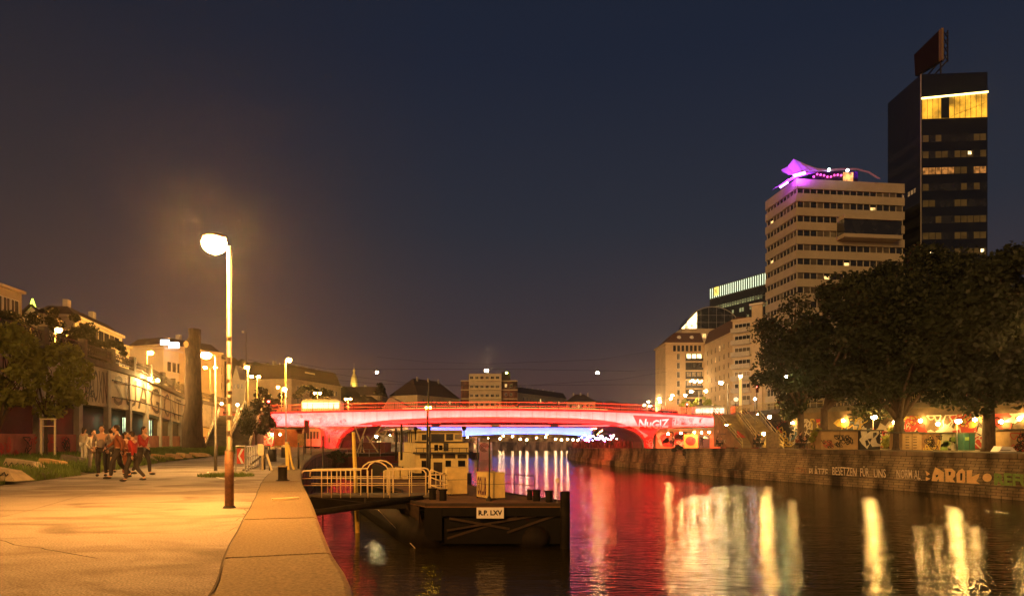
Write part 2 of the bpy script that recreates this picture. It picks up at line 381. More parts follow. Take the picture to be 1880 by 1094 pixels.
# right quay
ssr=RW.sample(2.0)
mb=MB(); f2=lambda s_: zr(s_)
vs=[]
for s_ in ssr:
    vs += [RW.pt(s_,-.05,zr(s_)-.02), Vector((RW.pt(s_,0).x+75,RW.pt(s_,0).y+6,zr(s_)-.02))]
mb.add(vs,[(2*i,2*i+1,2*i+3,2*i+2) for i in range(len(ssr)-1)])
M_pave=mat('right quay paving',(.16,.12,.07),.9,var=.4,scale=1.0,bump=.3)
tag(mb.build('promenade',M_pave),kind='structure')
WR=thing('quay_wall','long stained masonry river wall with painted lettering on the right bank','quay wall',tuple(RW.pt(60,0,WZ)))
mb=MB()
strip(mb,RW,ssr,0,lambda s_:zr(s_)-.4,.25,WZ+1.0); strip(mb,RW,ssr,.25,WZ+1.0,.55,WZ+.85); strip(mb,RW,ssr,.55,WZ+.85,.6,WZ-2); mb.build('wall_face',M_quay,WR)
mb=MB(); strip(mb,RW,ssr,.12,lambda s_:zr(s_)-.42,.12,lambda s_:zr(s_)); strip(mb,RW,ssr,.12,zr,-.7,zr); strip(mb,RW,ssr,-.7,zr,-.7,lambda s_:zr(s_)-.3)
M_cop=bricks('coping blocks',(.30,.22,.13),(.22,.16,.09),(.08,.06,.03),1.4,.6)
mb.build('coping',M_cop,WR)
def wall_text(parent, path, px0, ytop, ybot, txt, color, side=1, fat=0, shear=0, px1=None, off=.2, z_at=None, name='lettering', taper=.25):
    """text on the right bank wall : reads from far (left) to near (right)"""
    s0=path.px(px0); p,_=path.at(s0); z0=Z(ybot,p.y); h=Z(ytop,p.y)-z0
    size=h/.69; vs,_f=glyphs(txt,size,shear,fat); wmax=max(v[0] for v in vs)
    sxx=1.0
    if px1 is not None: sxx=(s0-path.px(px1))/wmax
    mbt=MB()
    mbt.text(txt,size,lambda a,b_: path.pt(s0-a-.02*math.sin(b_*4+a*1.7), off+.03, z0+b_+.06*math.sin(a*1.3)+.012*math.sin(a*6.1+b_*3)),0,shear,fat,sxx)
    return mbt.build(name,color,parent)
M_gw=mat('old white lettering',(.75,.62,.42),.8,var=.3,scale=2.2); M_go=mat('orange lettering',(.95,.60,.25),.7,var=.12); M_gg=mat('green lettering',(.22,.34,.08),.8,var=.3)
M_gk=mat('black spray',(.02,.016,.012),.7); M_gp=mat('pale spray',(.62,.55,.42),.75,var=.2); M_gr=mat('red spray',(.5,.05,.035),.7,var=.25); M_gb=mat('blue spray',(.09,.16,.22),.7,var=.3)
M_gy=mat('yellow spray',(.65,.45,.08),.7,var=.2)
wall_text(WR,RW,1488,859,873,'PLÄTZE',M_gw,px1=1523,fat=.012,off=.22); wall_text(WR,RW,1464,858,872,'STELL',mat('faded brown lettering',(.40,.20,.10),.8,var=.4),px1=1486,fat=.01,off=.22)
wall_text(WR,RW,1531,857,872,'BESETZEN',M_gw,px1=1576,fat=.012,off=.22)
wall_text(WR,RW,1582,859,874,'FÜR',M_gw,px1=1599,fat=.012,off=.22)
wall_text(WR,RW,1607,861,876,'UNS',M_gw,px1=1630,fat=.012,off=.22)
wall_text(WR,RW,1649,862,877,'NORM AL',M_gw,px1=1694,fat=.012,off=.22)
wall_text(WR,RW,1483,875,882,'JOSO',M_gw,px1=1512,fat=.02,off=.25)
wall_text(WR,RW,1521,876,882,'SCHULMATE',M_gw,px1=1568,off=.25)
wall_text(WR,RW,1588,878,887,'LEBEN',M_gw,px1=1612,off=.25)
wall_text(WR,RW,1631,878,887,'JETZT',M_gw,px1=1655,off=.25)
wall_text(WR,RW,1682,880,889,'EGAL',M_gw,px1=1704,off=.25)
wall_text(WR,RW,1829,869,889,'REFU',M_gg,px1=1900,fat=.05,off=.24)
# big orange piece, drawn letter by letter
def wall_poly(parent,path,polys,color,off,name='lettering'):
    mbt=MB()
    for pl in polys:
        vs=[]
        for x,y in pl:
            s_=path.px(x); p,_=path.at(s_); vs.append(path.pt(s_,off,Z(y,p.y)))
        mbt.add(vs,[tuple(range(len(vs)))])
    return mbt.build(name,color,parent)
def cr(x,y): return (1600+x/4.375, 680+y/4.375)
A_=[[(495,925),(510,830),(530,775),(565,790),(600,815),(598,915),(565,918),(560,870),(545,880),(535,925)],
    [(600,785),(665,785),(695,810),(690,850),(672,868),(715,930),(675,940),(645,880),(655,940),(615,915),(610,800)],
    [(720,800),(750,785),(772,810),(772,890),(745,935),(705,915),(700,830)],
    [(785,800),(830,795),(826,850),(862,835),(890,825),(880,860),(862,885),(925,935),(850,945),(830,905),(820,925),(785,920)],
    [(450,800),(488,828),(462,845)],[(455,852),(492,866),(452,888)]]
wall_poly(WR,RW,[[cr(*q) for q in pl] for pl in A_],M_go,.27)
wall_poly(WR,RW,[[cr(*q) for q in pl] for pl in ([(735,822),(752,822),(750,880),(735,880)],[(536,838),(556,834),(554,850),(538,856)],[(640,810),(660,812),(656,838),(642,842)])],M_gk,.30,'lettering_outline')
wall_poly(WR,RW,[[cr(915+35*1+38*math.cos(a),858+34*math.sin(a)) for a in [k*math.tau/12 for k in range(12)]]],M_go,.27,'emblem')
# upper street on the right with its retaining wall
ZU=5.4
ssu=UPR.sample(3)
mb=MB(); vs=[]
for s_ in ssu: vs += [UPR.pt(s_,0,ZU), Vector((900,UPR.pt(s_,0).y,ZU))]
mb.add(vs,[(2*i,2*i+1,2*i+3,2*i+2) for i in range(len(ssu)-1)])
M_road=mat('road surface',(.10,.09,.075),.9,var=.2,scale=.5)
mb.quad((24,262,ZU+.004),(900,262,ZU+.004),(900,1600,ZU+.004),(-160,1600,ZU+.004))
mb.quad((-62,330,ZU),(-900,330,ZU),(-900,1600,ZU),(-160,1600,ZU+.0))
tag(mb.build('upper_street',M_road),kind='structure')
UW=thing('retaining_wall','stained retaining wall with wild murals below the right hand street','wall',tuple(UPR.pt(90,0,0)))
mb=MB(); strip(mb,UPR,ssu,.02,-1,.02,ZU-.5); mb.build('wall_face',mat('ochre rendered wall',(.22,.15,.08),.85,var=.5,scale=.45,col2=(.06,.045,.025)),UW)
mb=MB(); strip(mb,UPR,ssu,.35,ZU-.5,.35,ZU+.12); strip(mb,UPR,ssu,.35,ZU-.5,0,ZU-.5); strip(mb,UPR,ssu,.35,ZU+.12,-.6,ZU+.12); strip(mb,UPR,ssu,-.6,ZU+.12,-.6,ZU); mb.build('coping',M_concd,UW)
def scribble(parent, path, s0, s1, z0, z1, seed, cols, off=.05, rev=False, n=5, lw=.12):
    """spray painted tags : thick closed loops and strokes following the wall"""
    rr=random.Random(seed)
    for c in cols:
        mbt=MB()
        for k in range(n):
            cx=rr.uniform(s0,s1); cz=rr.uniform(z0,z1); a=rr.uniform(.25,.5)*(z1-z0); ph=rr.uniform(0,6); pts=[]
            turns=rr.choice([1,1.5,2]); m_=int(14*turns)
            for j in range(m_+1):
                th=ph+turns*math.tau*j/m_; rad=a*(.6+.35*math.sin(2.3*th+ph)+.15*math.sin(5*th))
                pts.append((cx+rad*math.cos(th)*.8+ .5*a*j/m_, min(max(cz+rad*math.sin(th),z0),z1)))
            for (a0,b0),(a1,b1) in zip(pts,pts[1:]):
                d=Vector((a1-a0,b1-b0,0)); 
                if d.length<1e-4: continue
                nn=Vector((-d.y,d.x,0)).normalized()*lw/2; q=[(a0-nn.x,b0-nn.y),(a0+nn.x,b0+nn.y),(a1+nn.x,b1+nn.y),(a1-nn.x,b1-nn.y)]
                mbt.add([path.pt(u_,off,z_) for u_,z_ in q],[(0,1,2,3)])
        mbt.build('graffiti',c,parent); off+=.006
def fills(parent, path, s0,s1,z0,z1,seed,cols,off=.03,n=6,sz=1.0):
    rr=random.Random(seed)
    for c in cols:
        mbt=MB()
        for k in range(n):
            cx=rr.uniform(s0,s1); cz=rr.uniform(z0,z1); m_=rr.randint(6,10); ph=rr.uniform(0,6); vs=[]
            for j in range(m_):
                th=math.tau*j/m_+ph; rad=sz*rr.uniform(.5,1.1); vs.append(path.pt(cx+rad*math.cos(th)*1.2,off,min(max(cz+rad*math.sin(th),z0),z1)))
            mbt.add(vs,[tuple(range(m_))])
        mbt.build('graffiti',c,parent); off+=.005
u0,u1=UPR.px(1560),UPR.px(1345)
fills(UW,UPR,u0-6,u1,.5,4,11,[M_gb,M_gp,M_gr,M_gy,M_gk],.03,9,1.0); scribble(UW,UPR,u0-6,u1,.5,4,12,[M_gk,M_gp,M_gy,M_gb],.08,n=10,lw=.14)
u2=UPR.px(1860); fills(UW,UPR,u2,u0,.5,4,13,[M_gy,M_gp,M_gr],.03,8,1.1); scribble(UW,UPR,u2,u0,.5,4,14,[M_gk,M_gp,M_gr],.08,n=10)
def railing(path, s0, s1, z, off, step, h, label, parent=None, mat_=None, group=None, name='railing', bars=2, r=.03, infill=0):
    T=thing(name,label,'railing',tuple(path.pt(s0,off,z if not callable(z) else z(s0))),group) if parent is None else parent
    zf=z if callable(z) else (lambda s_:z)
    mb1=MB(); 
    for k in range(bars): mb1.tube([path.pt(q,off,zf(q)+h*(k+1)/bars) for q in path.sample(3,s0,s1)],r,5)
    mb1.build('rail',mat_ or M_metal,T)
    n=max(1,int(abs(s1-s0)/step))
    for i in range(min(n+1,90)):
        q=s0+(s1-s0)*i/n; mb2=MB(); mb2.tube([path.pt(q,off,zf(q)),path.pt(q,off,zf(q)+h)],r*1.2,5); mb2.build('post',mat_ or M_metal,T)
    if infill:
        mb3=MB(); mi=int(abs(s1-s0)/infill)
        for i in range(mi):
            q=s0+(s1-s0)*(i+.5)/mi; mb3.beam(path.pt(q,off,zf(q)+.1),path.pt(q,off,zf(q)+h*.97),.025,.025)
        mb3.build('infill_bars',mat_ or M_metal,T)
    return T
M_yrail=mat('railing lit ochre',(.55,.42,.16),.5,var=.2)
railing(UPR,UPR.px(1480),UPR.px(1345),ZU+.12,.2,2.4,1.05,'metal railing along the right hand street above the stairs',mat_=M_yrail,infill=.14)
railing(UPR,UPR.px(1900),UPR.px(1485),ZU+.12,.2,2.4,1.05,'metal railing of the street behind the big dark trees',mat_=M_yrail,infill=.2)
# far bank straight ahead, where the canal bends
mb=MB(); mb.box(-70,24,262,300,WZ-1,.3); mb.box(-70,24,285,300,.3,5.2); tag(mb.build('embankment',M_quay),'dark far embankment where the canal bends beyond both bridges','embankment')
# hills
def hill(name, pts, Y, depth, m_, label=None):
    mb=MB(); vs=[]; n=len(pts)
    for i,(x,y) in enumerate(pts):
        p=P(x,y,Y); vs += [Vector((p.x,Y-depth*.5,0)),p+Vector((0,0,R.uniform(-.8,.8))),Vector((p.x,Y+depth,0))]
    mb.add(vs,[(3*i+j,3*i+3+j,3*i+4+j,3*i+1+j) for i in range(n-1) for j in (0,1)])
    return tag(mb.build(name,m_,smooth=True),kind='structure')
M_hill=mat('wooded hillside',(.035,.03,.016),.95,var=.6,scale=.15)
def wob(x0,x1,ys,seed):
    rr=random.Random(seed); o=[]; n=60
    for i in range(n+1):
        t=i/n; k=t*(len(ys)-1); j=min(int(k),len(ys)-2); y=ys[j]+(ys[j+1]-ys[j])*(k-j); o.append((x0+(x1-x0)*t,y+rr.uniform(-2,2)))
    return o
hill('hill',wob(395,760,[650,662,672,690,715,735,745],1),330,60,M_hill)
hill('hill',wob(1000,1260,[742,735,738,745,750],2),700,80,M_hill)
hill('hill',wob(560,1000,[745,742,740,744],3),800,80,M_hill)
# ---------------------------------------------------------------- the red bridge
BY0,BY1=105.0,126.0
def bx(px): return X(px,BY0)
def bz(py): return Z(py,BY0)
BR=thing('bridge','wide road bridge over the canal lit glowing red along its flat arched girder','bridge',(bx(910),BY0,WZ))
M_girder=mat('pale girder paint',(.60,.54,.50),.6,var=.22,scale=.9,stretch=(1,1,.25))
M_bred=mat('red painted edge',(.28,.03,.025),.6,var=.3)
top=[(492,757),(640,753.5),(780,751),(940,750.5),(1100,753),(1200,757),(1331,766)]
bot=[(1331,783),(1231,784),(1212,786),(1204,791),(1200,800),(1198,824),(1183,824),(1180,808),(1174,799),(1163,791),(1148,785),(1128,780),(1100,776.5),(1050,774),(980,772.5),(900,772),(820,772.5),(760,774.5),(720,776.5),(686,779.5),(664,783),(648,788),(636,796),(628,806),(621,824),(597,824),(598,800),(594,790),(586,785),(560,784),(492,784)]
mb=MB(); poly=[(bx(a),bz(b+(.0))) for a,b in top+bot]
mb.plate((0,BY0,0),(1,0,0),(0,0,1),poly,(0,1,0),.5); mb.build('girder',M_girder,BR)
# soffit body behind the lit fascia, a little shallower
mb=MB(); poly2=[(bx(a),bz(b+3.0)) for a,b in top]+[(bx(a)+(0),bz(b+2.2)) if b<820 else (bx(a),bz(b+12)) for a,b in bot]
mb.plate((0,BY0+.5,0),(1,0,0),(0,0,1),poly2,(0,1,0),BY1-BY0-1.0)
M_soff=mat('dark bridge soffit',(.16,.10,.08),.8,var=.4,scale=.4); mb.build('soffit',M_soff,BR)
mb=MB(); mb.plate((0,BY1-.5,0),(1,0,0),(0,0,1),poly,(0,1,0),.5); mb.build('girder',M_girder,BR)
mb=MB(); pe=[(bx(a),bz(b-.4)) for a,b in top]+[(bx(a),bz(b+2.6)) for a,b in top[::-1]]
mb.plate((0,BY0-.55,0),(1,0,0),(0,0,1),pe,(0,1,0),.5); mb.build('cornice',M_bred,BR)
# lower flange
fl=[(a,b) for a,b in bot if 610<a<1190 ]
mb=MB()
for (a0,b0),(a1,b1) in zip(fl,fl[1:]):
    p0=Vector((bx(a0),BY0-.25,bz(b0))); p1=Vector((bx(a1),BY0-.25,bz(b1))); 
    nn=Vector((-(p1-p0).z,0,(p1-p0).x)).normalized()*.45
    mb.add([p0,p1,p1+nn*-1,p0+nn*-1, p0+Vector((0,.24,0)),p1+Vector((0,.24,0)),p1-nn+Vector((0,.24,0)),p0-nn+Vector((0,.24,0))],[(0,1,2,3),(4,7,6,5),(0,4,5,1),(3,2,6,7)])
mb.build('flange',M_bred,BR)
mb=MB()
for k in range(1,34):
    px_=560+k*22; 
    if px_<1150: mb.box(bx(px_)-.02,bx(px_)+.02,BY0-.012,BY0,bz(771.5 if 660<px_<1100 else 778),bz(755))
mb.build('panel_joint',mat('joint shadow red',(.30,.2,.19),.8),BR)
mb=MB(); pd=[(bx(a),bz(b-.2)) for a,b in top]+[(bx(a),bz(b+2.6)) for a,b in top[::-1]]
mb.plate((0,BY0+.5,0),(1,0,0),(0,0,1),pd,(0,1,0),BY1-BY0-1); mb.build('deck',M_road,BR)
def topz(x):
    for (a0,b0),(a1,b1) in zip(top,top[1:]):
        if bx(a0)<=x<=bx(a1): return bz(b0-.4)+(bz(b1)-bz(b0))*(x-bx(a0))/(bx(a1)-bx(a0))
    return bz(757)
for yy in (BY0-.3,BY1-.5):
    xs=[bx(500)+i*(bx(1326)-bx(500))/44 for i in range(45)]
    mb=MB()
    for h in (.45,1.05): mb.tube([(x,yy,topz(x)+h) for x in xs],.04 if h>1 else .025,5)
    rl=mb.build('railing',M_yrail,BR)
    for x in xs[::2]:
        mb=MB(); mb.beam((x,yy,topz(x)),(x,yy,topz(x)+1.05),.07,.07); mb.build('post',M_dark,BR)
    mb=MB(); n=240
    for i in range(n):
        x=bx(500)+(bx(1326)-bx(500))*(i+.5)/n; mb.beam((x,yy,topz(x)+.05),(x,yy,topz(x)+1.02),.03,.02)
    mb.build('infill_bars',M_dark,BR)
# handrail lighting (a warm line of light along the bridge)
mb=MB(); mb.tube([(x,BY1-.7,topz(x)+1.12) for x in [bx(700)+i*(bx(1150)-bx(700))/20 for i in range(21)]],.045,5)
mb.build('handrail_light',glow('handrail light',(1,.5,.12),1.6),BR)
# paint on the girder
M_bp=mat('bridge paint red',(.45,.06,.05),.7,var=.2); M_bw=mat('bridge paint white',(.8,.78,.75),.7,var=.05)
def onb(x,y,off=.02): return Vector((bx(x),BY0-off,bz(y)))
def bpoly(pls,c,off=.02,name='graffiti'):
    mb=MB()
    for pl in pls: mb.add([onb(x,y,off) for x,y in pl],[tuple(range(len(pl)))])
    return mb.build(name,c,BR)
bpoly([[(1162,762),(1240,766),(1236,785),(1208,787),(1200,800),(1196,823),(1184,823),(1181,806),(1190,799),(1175,790)]],M_bp,.02)
def btext(t_,x,yt,yb,c,off=.05,fat=.05,x1=None,name='lettering'):
    z0=bz(yb); h=bz(yt)-z0; size=h/.69; vs,_=glyphs(t_,size,.1,fat); wm=max(v[0] for v in vs); k=(bx(x1)-bx(x))/wm if x1 else 1
    mb=MB(); mb.text(t_,size,lambda a,b_: Vector((bx(x)+a+.08*math.sin(b_*5+a),BY0-off,z0+b_+.09*math.sin(a*1.6))),0,.1,fat,k); return mb.build(name,c,BR)
btext('NuGIZ',1171,770,785,M_bw,x1=1229); btext('EHMEX',1233,768,783,mat('bridge paint pink',(.75,.35,.33),.7),x1=1275)
btext('HUPEBAL',526,762,778,mat('bridge paint rose',(.62,.42,.39),.7),x1=632,fat=.12)
def bscrib(x0,x1,y0,y1,seed,c,n=8,lw=.1):
    rr=random.Random(seed); mb=MB()
    for k in range(n):
        cx=rr.uniform(x0,x1); cy=rr.uniform(y0,y1); a=rr.uniform(2,5); ph=rr.uniform(0,6); pts=[(cx+1.2*a*math.cos(ph+j*.6)*(.6+.4*math.sin(j)),min(max(cy+a*math.sin(ph+j*.6),y0),y1)) for j in range(14)]
        for p,q in zip(pts,pts[1:]):
            if (p[0]-q[0])**2+(p[1]-q[1])**2>.01: mb.beam(onb(*p,.05),onb(*q,.05),lw,.03)
    mb.build('graffiti',c,BR)
bscrib(590,632,778,798,3,M_bw,12,.16); bscrib(600,622,795,822,4,M_bw,9,.14); bscrib(598,624,786,822,5,M_bp,7,.12)
bscrib(1184,1198,800,822,6,M_bw,6,.1); bscrib(1240,1325,768,783,7,M_bp,9,.09); bscrib(500,640,762,782,8,M_bp,10,.08)
# red floodlights along the foot of the girder, both faces
def area(name, loc, dirv, sx_, sy_, power, col, spread=180):
    l=bpy.data.lights.new(name,'AREA'); l.spread=math.radians(spread); l.shape='RECTANGLE'; l.size=sx_; l.size_y=sy_; l.energy=power; l.color=col
    o=bpy.data.objects.new(name,l); sc.collection.objects.link(o); o.location=loc; o.rotation_euler=Vector(dirv).to_track_quat('-Z','Y').to_euler()
    return o
RED=(1,.024,.026)
for k in range(8):
    xx=bx(535+k*107)
    area('bridge_floodlight',(xx,BY0-2.1,bz(781)),(0,1,.5),8.9,.2,5600,RED,150)
    mb=MB(); mb.box(xx-4,xx+4,BY0-1.8,BY0-1.6,bz(781)-.14,bz(781)+.02); 
    for d in (-3,0,3): mb.beam((xx+d,BY0-1.7,bz(781)-.1),(xx+d,BY0,bz(781)-.1),.06,.06)
    mb.build('floodlight_bar',M_dark,BR)
for xx in (bx(612),bx(1192)): area('pier_fill',(xx,BY0-4,.4),(0,1,.35),2,.3,420,RED)  # unseen red fill lamps added to brighten the piers
area('bridge_underlight',(bx(905),BY1+2.2,bz(790)),(0,-1,.4),60,.3,1200,RED)
# ---------------------------------------------------------------- blue bridge
B2=195.0
BB=thing('bridge','slim further bridge glowing blue seen under the red bridge','bridge',(X(930,B2),B2,WZ))
M_bg=mat('blue bridge girder',(.62,.64,.66),.6,var=.08)
def b2(x,y): return (X(x,B2),Z(y,B2))
poly=[b2(*q) for q in [(752,783),(940,783),(1086,785),(1086,806),(1072,806),(1070,800),(1030,797),(980,796),(930,796.5),(870,799),(800,804),(770,812),(766,824),(752,824)]]
mb=MB(); mb.plate((0,B2,0),(1,0,0),(0,0,1),poly,(0,1,0),16); mb.build('girder',M_bg,BB)
mb=MB(); mb.plate((0,B2-.4,0),(1,0,0),(0,0,1),[b2(*q) for q in [(700,782),(1150,783.5),(1150,784.8),(700,783.4)]],(0,1,0),17); mb.build('cornice',M_dark,BB)
mb=MB()
for k in range(60): x=X(760+k*5.4,B2); mb.beam((x,B2,Z(783,B2)),(x,B2,Z(777,B2)),.05,.05)
mb.beam((X(760,B2),B2,Z(777,B2)),(X(1084,B2),B2,Z(778,B2)),.08,.08); mb.build('railing',M_metal,BB)
mb=MB(); mb.box(X(1074,B2),X(1084,B2),B2-.3,B2+14,WZ-1,Z(806,B2)); mb.build('pier',M_bg,BB)
for k in range(5): area('blue_floodlight',(X(800+k*66,B2),B2-2.5,Z(801,B2)),(0,1,.5),10,.3,1000,(.05,.15,1),130)
mb=MB(); mb.box(X(770,B2),X(1080,B2),B2-2.9,B2-2.6,Z(801,B2)-.2,Z(801,B2)); 
for k in range(10): xx=X(780+k*32,B2); mb.beam((xx,B2-2.7,Z(801,B2)-.1),(xx,B2,Z(801,B2)-.1),.1,.1)
mb.build('floodlight_bar',M_dark,BB)
# ---------------------------------------------------------------- buildings
def facade_frame(px0,Y0,px1,Y1):
    a=Vector((X(px0,Y0),Y0,0)); b_=Vector((X(px1,Y1),Y1,0)); u=(b_-a); L_=u.length; u=u/L_; n=Vector((u.y,-u.x,0))
    return a,u,n,L_
def window(T, o, u, n, w_, h_, z0, frame, glass, name='window', fr=.08, mull=1):
    mb=MB(); c=o
    mb.obox(c,u,n,0,w_,-.02,.02,z0,z0+h_,1)
    for a0,a1 in ((0,fr),(w_-fr,w_)): mb.obox(c,u,n,a0,a1,.02,.07,z0,z0+h_,0)
    mb.obox(c,u,n,0,w_,.02,.072,z0,z0+fr,0); mb.obox(c,u,n,0,w_,.02,.072,z0+h_-fr,z0+h_,0)
    for k in range(mull): a=w_*(k+1)/(mull+1); mb.obox(c,u,n,a-fr*.35,a+fr*.35,.02,.068,z0+fr,z0+h_-fr,0)
    return mb.build(name,[frame,glass],T)
def block(name,label,cat,px0,Y0,px1,Y1,ytop,depth,wallm,z0=ZU,rows=0,cols=0,fh=3.2,ww=1.1,wh=1.7,lit=.1,roof=None,roofm=None,rh=4,group=None,seed=1,frame=None,toprow=1.6,margin=.08,cornice=True,side=0,litm=None,glassm=None,wallpart='wall'):
    rr=random.Random(seed); a,u,n,L_=facade_frame(px0,Y0,px1,Y1); H=Z(ytop,Y0)
    T=thing(name,label,cat,tuple((a+u*L_/2)+Vector((0,0,z0))),group)
    mb=MB(); mb.obox(a,u,n,0,L_,-depth,0,z0-1,H); mb.build(wallpart,wallm,T)
    if cornice:
        mb=MB(); mb.obox(a,u,n,-.3,L_+.3,-depth-.3,.35,H+.003,H+.35); mb.build('cornice',wallm,T)
    if roof=='hip':
        i=min(depth*.45,L_*.35); zz=H+.35; q=[a-u*.4+n*.4,a+u*(L_+.4)+n*.4,a+u*(L_+.4)-n*(depth+.4),a-u*.4-n*(depth+.4)]
        vs=[v+Vector((0,0,zz)) for v in q]+[a+u*i-n*depth/2+Vector((0,0,zz+rh)),a+u*(L_-i)-n*depth/2+Vector((0,0,zz+rh))]
        mb=MB(); mb.add(vs,[(0,1,5,4),(1,2,5),(2,3,4,5),(3,0,4)]); rf=mb.build('roof',roofm,T)
        for k in range(3):
            c=a+u*(L_*(.25+.25*k))-n*(depth*.42); mb=MB(); mb.obox(c,u,n,0,.9,-.5,0,zz+rh*.4,zz+rh+.9); mb.build('chimney',M_conc,rf)
    elif roof=='mansard':
        zz=H+.35; mb=MB(); q0=[(0,0),(L_,0),(L_,-depth),(0,-depth)]; s_=1.4
        q1=[(s_,-s_),(L_-s_,-s_),(L_-s_,-depth+s_),(s_,-depth+s_)]
        vs=[a+u*x+n*y+Vector((0,0,zz)) for x,y in q0]+[a+u*x+n*y+Vector((0,0,zz+rh)) for x,y in q1]
        mb.add(vs,[(0,1,5,4),(1,2,6,5),(2,3,7,6),(3,0,4,7),(4,5,6,7)]); rf=mb.build('roof',roofm,T)
        for k in range(int(L_/6)):
            c=a+u*(L_*(k+.5)/max(1,int(L_/6)))-n*(depth*.5); mb=MB(); mb.obox(c,u,n,0,1.1,-.6,0,zz+rh-.5,zz+rh+1.5); mb.build('chimney',M_conc,rf)
    m0=L_*margin
    cnt=0
    def rowcol(o,uu,nn,LL,cols_):
        nonlocal cnt
        for r in range(rows):
            zt=H-toprow-r*fh-wh
            if zt<z0+.5: break
            for c in range(cols_):
                if cnt>=100: return
                g = rr.random(); gm = (litm or (M_lit if rr.random()<.6 else M_litd)) if g<lit else (glassm or (M_glass if rr.random()<.7 else M_glass2))
                xx=m0+(LL-2*m0)*(c+.5)/cols_-ww/2
                window(T,o+uu*xx+nn*.03,uu,nn,ww,wh,zt,frame or M_white,gm); cnt+=1
    if rows and cols: rowcol(a,u,n,L_,cols)
    if side:
        if side<0: rowcol(a-n*depth,n,-u,depth,-side)
        else: rowcol(a+u*L_,-n,u,depth,side)
    return T,a,u,n,L_,H
M_pla=mat('pale yellow plaster',(.62,.50,.30),.85,var=.15,scale=.4); M_pla2=mat('beige plaster',(.52,.42,.28),.85,var=.18,scale=.4); M_pla3=mat('white plaster',(.68,.62,.50),.85,var=.12,scale=.4)
M_roof=mat('dark slate roof',(.05,.035,.028),.8,var=.3,scale=2); M_roofr=mat('brown tile roof',(.11,.05,.03),.8,var=.3,scale=2)
M_brick=bricks('red brick',(.22,.08,.05),(.17,.06,.04),(.12,.08,.06),.5,.16)
M_stucco=mat('ochre lit stucco',(.55,.41,.24),.85,var=.12,scale=.3)
# right bank, corner apartment building
T,a,u,n,L_,H=block('apartment_building','tall corner apartment building with a lit balcony column and attic loggia','building',1222,226,1292,226,632,16,M_stucco,rows=0,cornice=False)
for r in range(6):
    zt=H-3.4-r*3.12-1.9
    window(T,a+u*3.9+n*.03,u,n,1.0,2.1,zt,M_white,M_glass)
    lg = [M_lit2,M_glass,M_litd,M_litd,M_glass2,M_glass][r]
    mb=MB(); mb.obox(a+n*.04,u,n,6.9,12.6,-.02,.03,zt-.5,zt+2.1,0)
    for k in range(3): mb.obox(a+n*.04,u,n,7.3+1.8*k,8.7+1.8*k,.03,.06,zt+.2,zt+1.9,1)
    lo=mb.build('loggia_window',[M_dark,lg],T)
    mb=MB(); mb.obox(a+n*.04,u,n,6.8,12.7,.0,1.0,zt-.75,zt-.55,0); mb.obox(a+n*.04,u,n,6.8,12.7,.9,1.0,zt-.55,zt+.35,1); mb.build('balcony',[M_stucco,M_dark],T)
mb=MB()
for k in range(7): mb.obox(a+n*.04,u,n,2.6+k*1.45,3.5+k*1.45,-.02,.03,H-2.4,H-.4,0)
mb.build('attic_window',M_glass,T)
mb=MB(); mb.obox(a,u,n,-.5,L_+.2,-16.5,1.0,H,H+.5); mb.obox(a,u,n,-.3,L_+.1,0,.8,H-3.3,H-2.9); mb.build('cornice',M_stucco,T)
mb=MB(); vs=[a+u*x+n*y+Vector((0,0,z)) for x,y,z in [(0,0,H+.5),(L_,0,H+.5),(L_,-16,H+.5),(0,-16,H+.5),(4,-4,H+4.6),(L_,-4,H+4.6),(L_,-12,H+4.6),(4,-12,H+4.6)]]
mb.add(vs,[(0,1,5,4),(1,2,6,5),(2,3,7,6),(3,0,4,7),(4,5,6,7)]); rf=mb.build('roof',M_roofr,T)
for k in (5.2,9.6): mb=MB(); mb.sphere(a+u*k-n*2.2+Vector((0,0,H+2.6)),(.8,.8,.8),8,6); mb.build('dormer',M_white,rf)
# row building receding
block('apartment_building','long plain plastered building with six rows of small windows between corner block and balcony block','building',1292,226,1347,196,636,14,M_stucco,rows=7,cols=6,fh=3.15,ww=.9,wh=1.7,lit=.12,roof='mansard',roofm=M_roofr,rh=4.5,seed=5,toprow=2.2,frame=M_pla2)
T,a,u,n,L_,H=block('apartment_building','apartment block with wide stacked balconies beside the tall terraced office','building',1345,172,1408,165,590,20,M_pla2,cornice=True)
for r in range(8):
    zt=H-2.9-r*3.12
    window(T,a+u*.6+n*.03,u,n,4.4,2.0,zt,M_white,[M_glass,M_glass,M_glass2,M_glass,M_litd,M_glass,M_glass2,M_glass][r],mull=3)
    mb=MB(); mb.obox(a,u,n,.1,5.4,.0,1.3,zt-.4,zt-.2,0); mb.obox(a,u,n,.1,5.4,1.2,1.3,zt-.2,zt+.8,0); mb.build('balcony',[M_conc],T)
mb=MB(); mb.obox(a,u,n,5.6,8.4,0,.5,ZU,H+3.2); mb.build('stair_tower',M_pla2,T)
mb=MB(); mb.obox(a,u,n,5.2,8.9,-.6,1.1,H+3.2,H+3.6); mb.build('tower_cap',M_pla3,T)
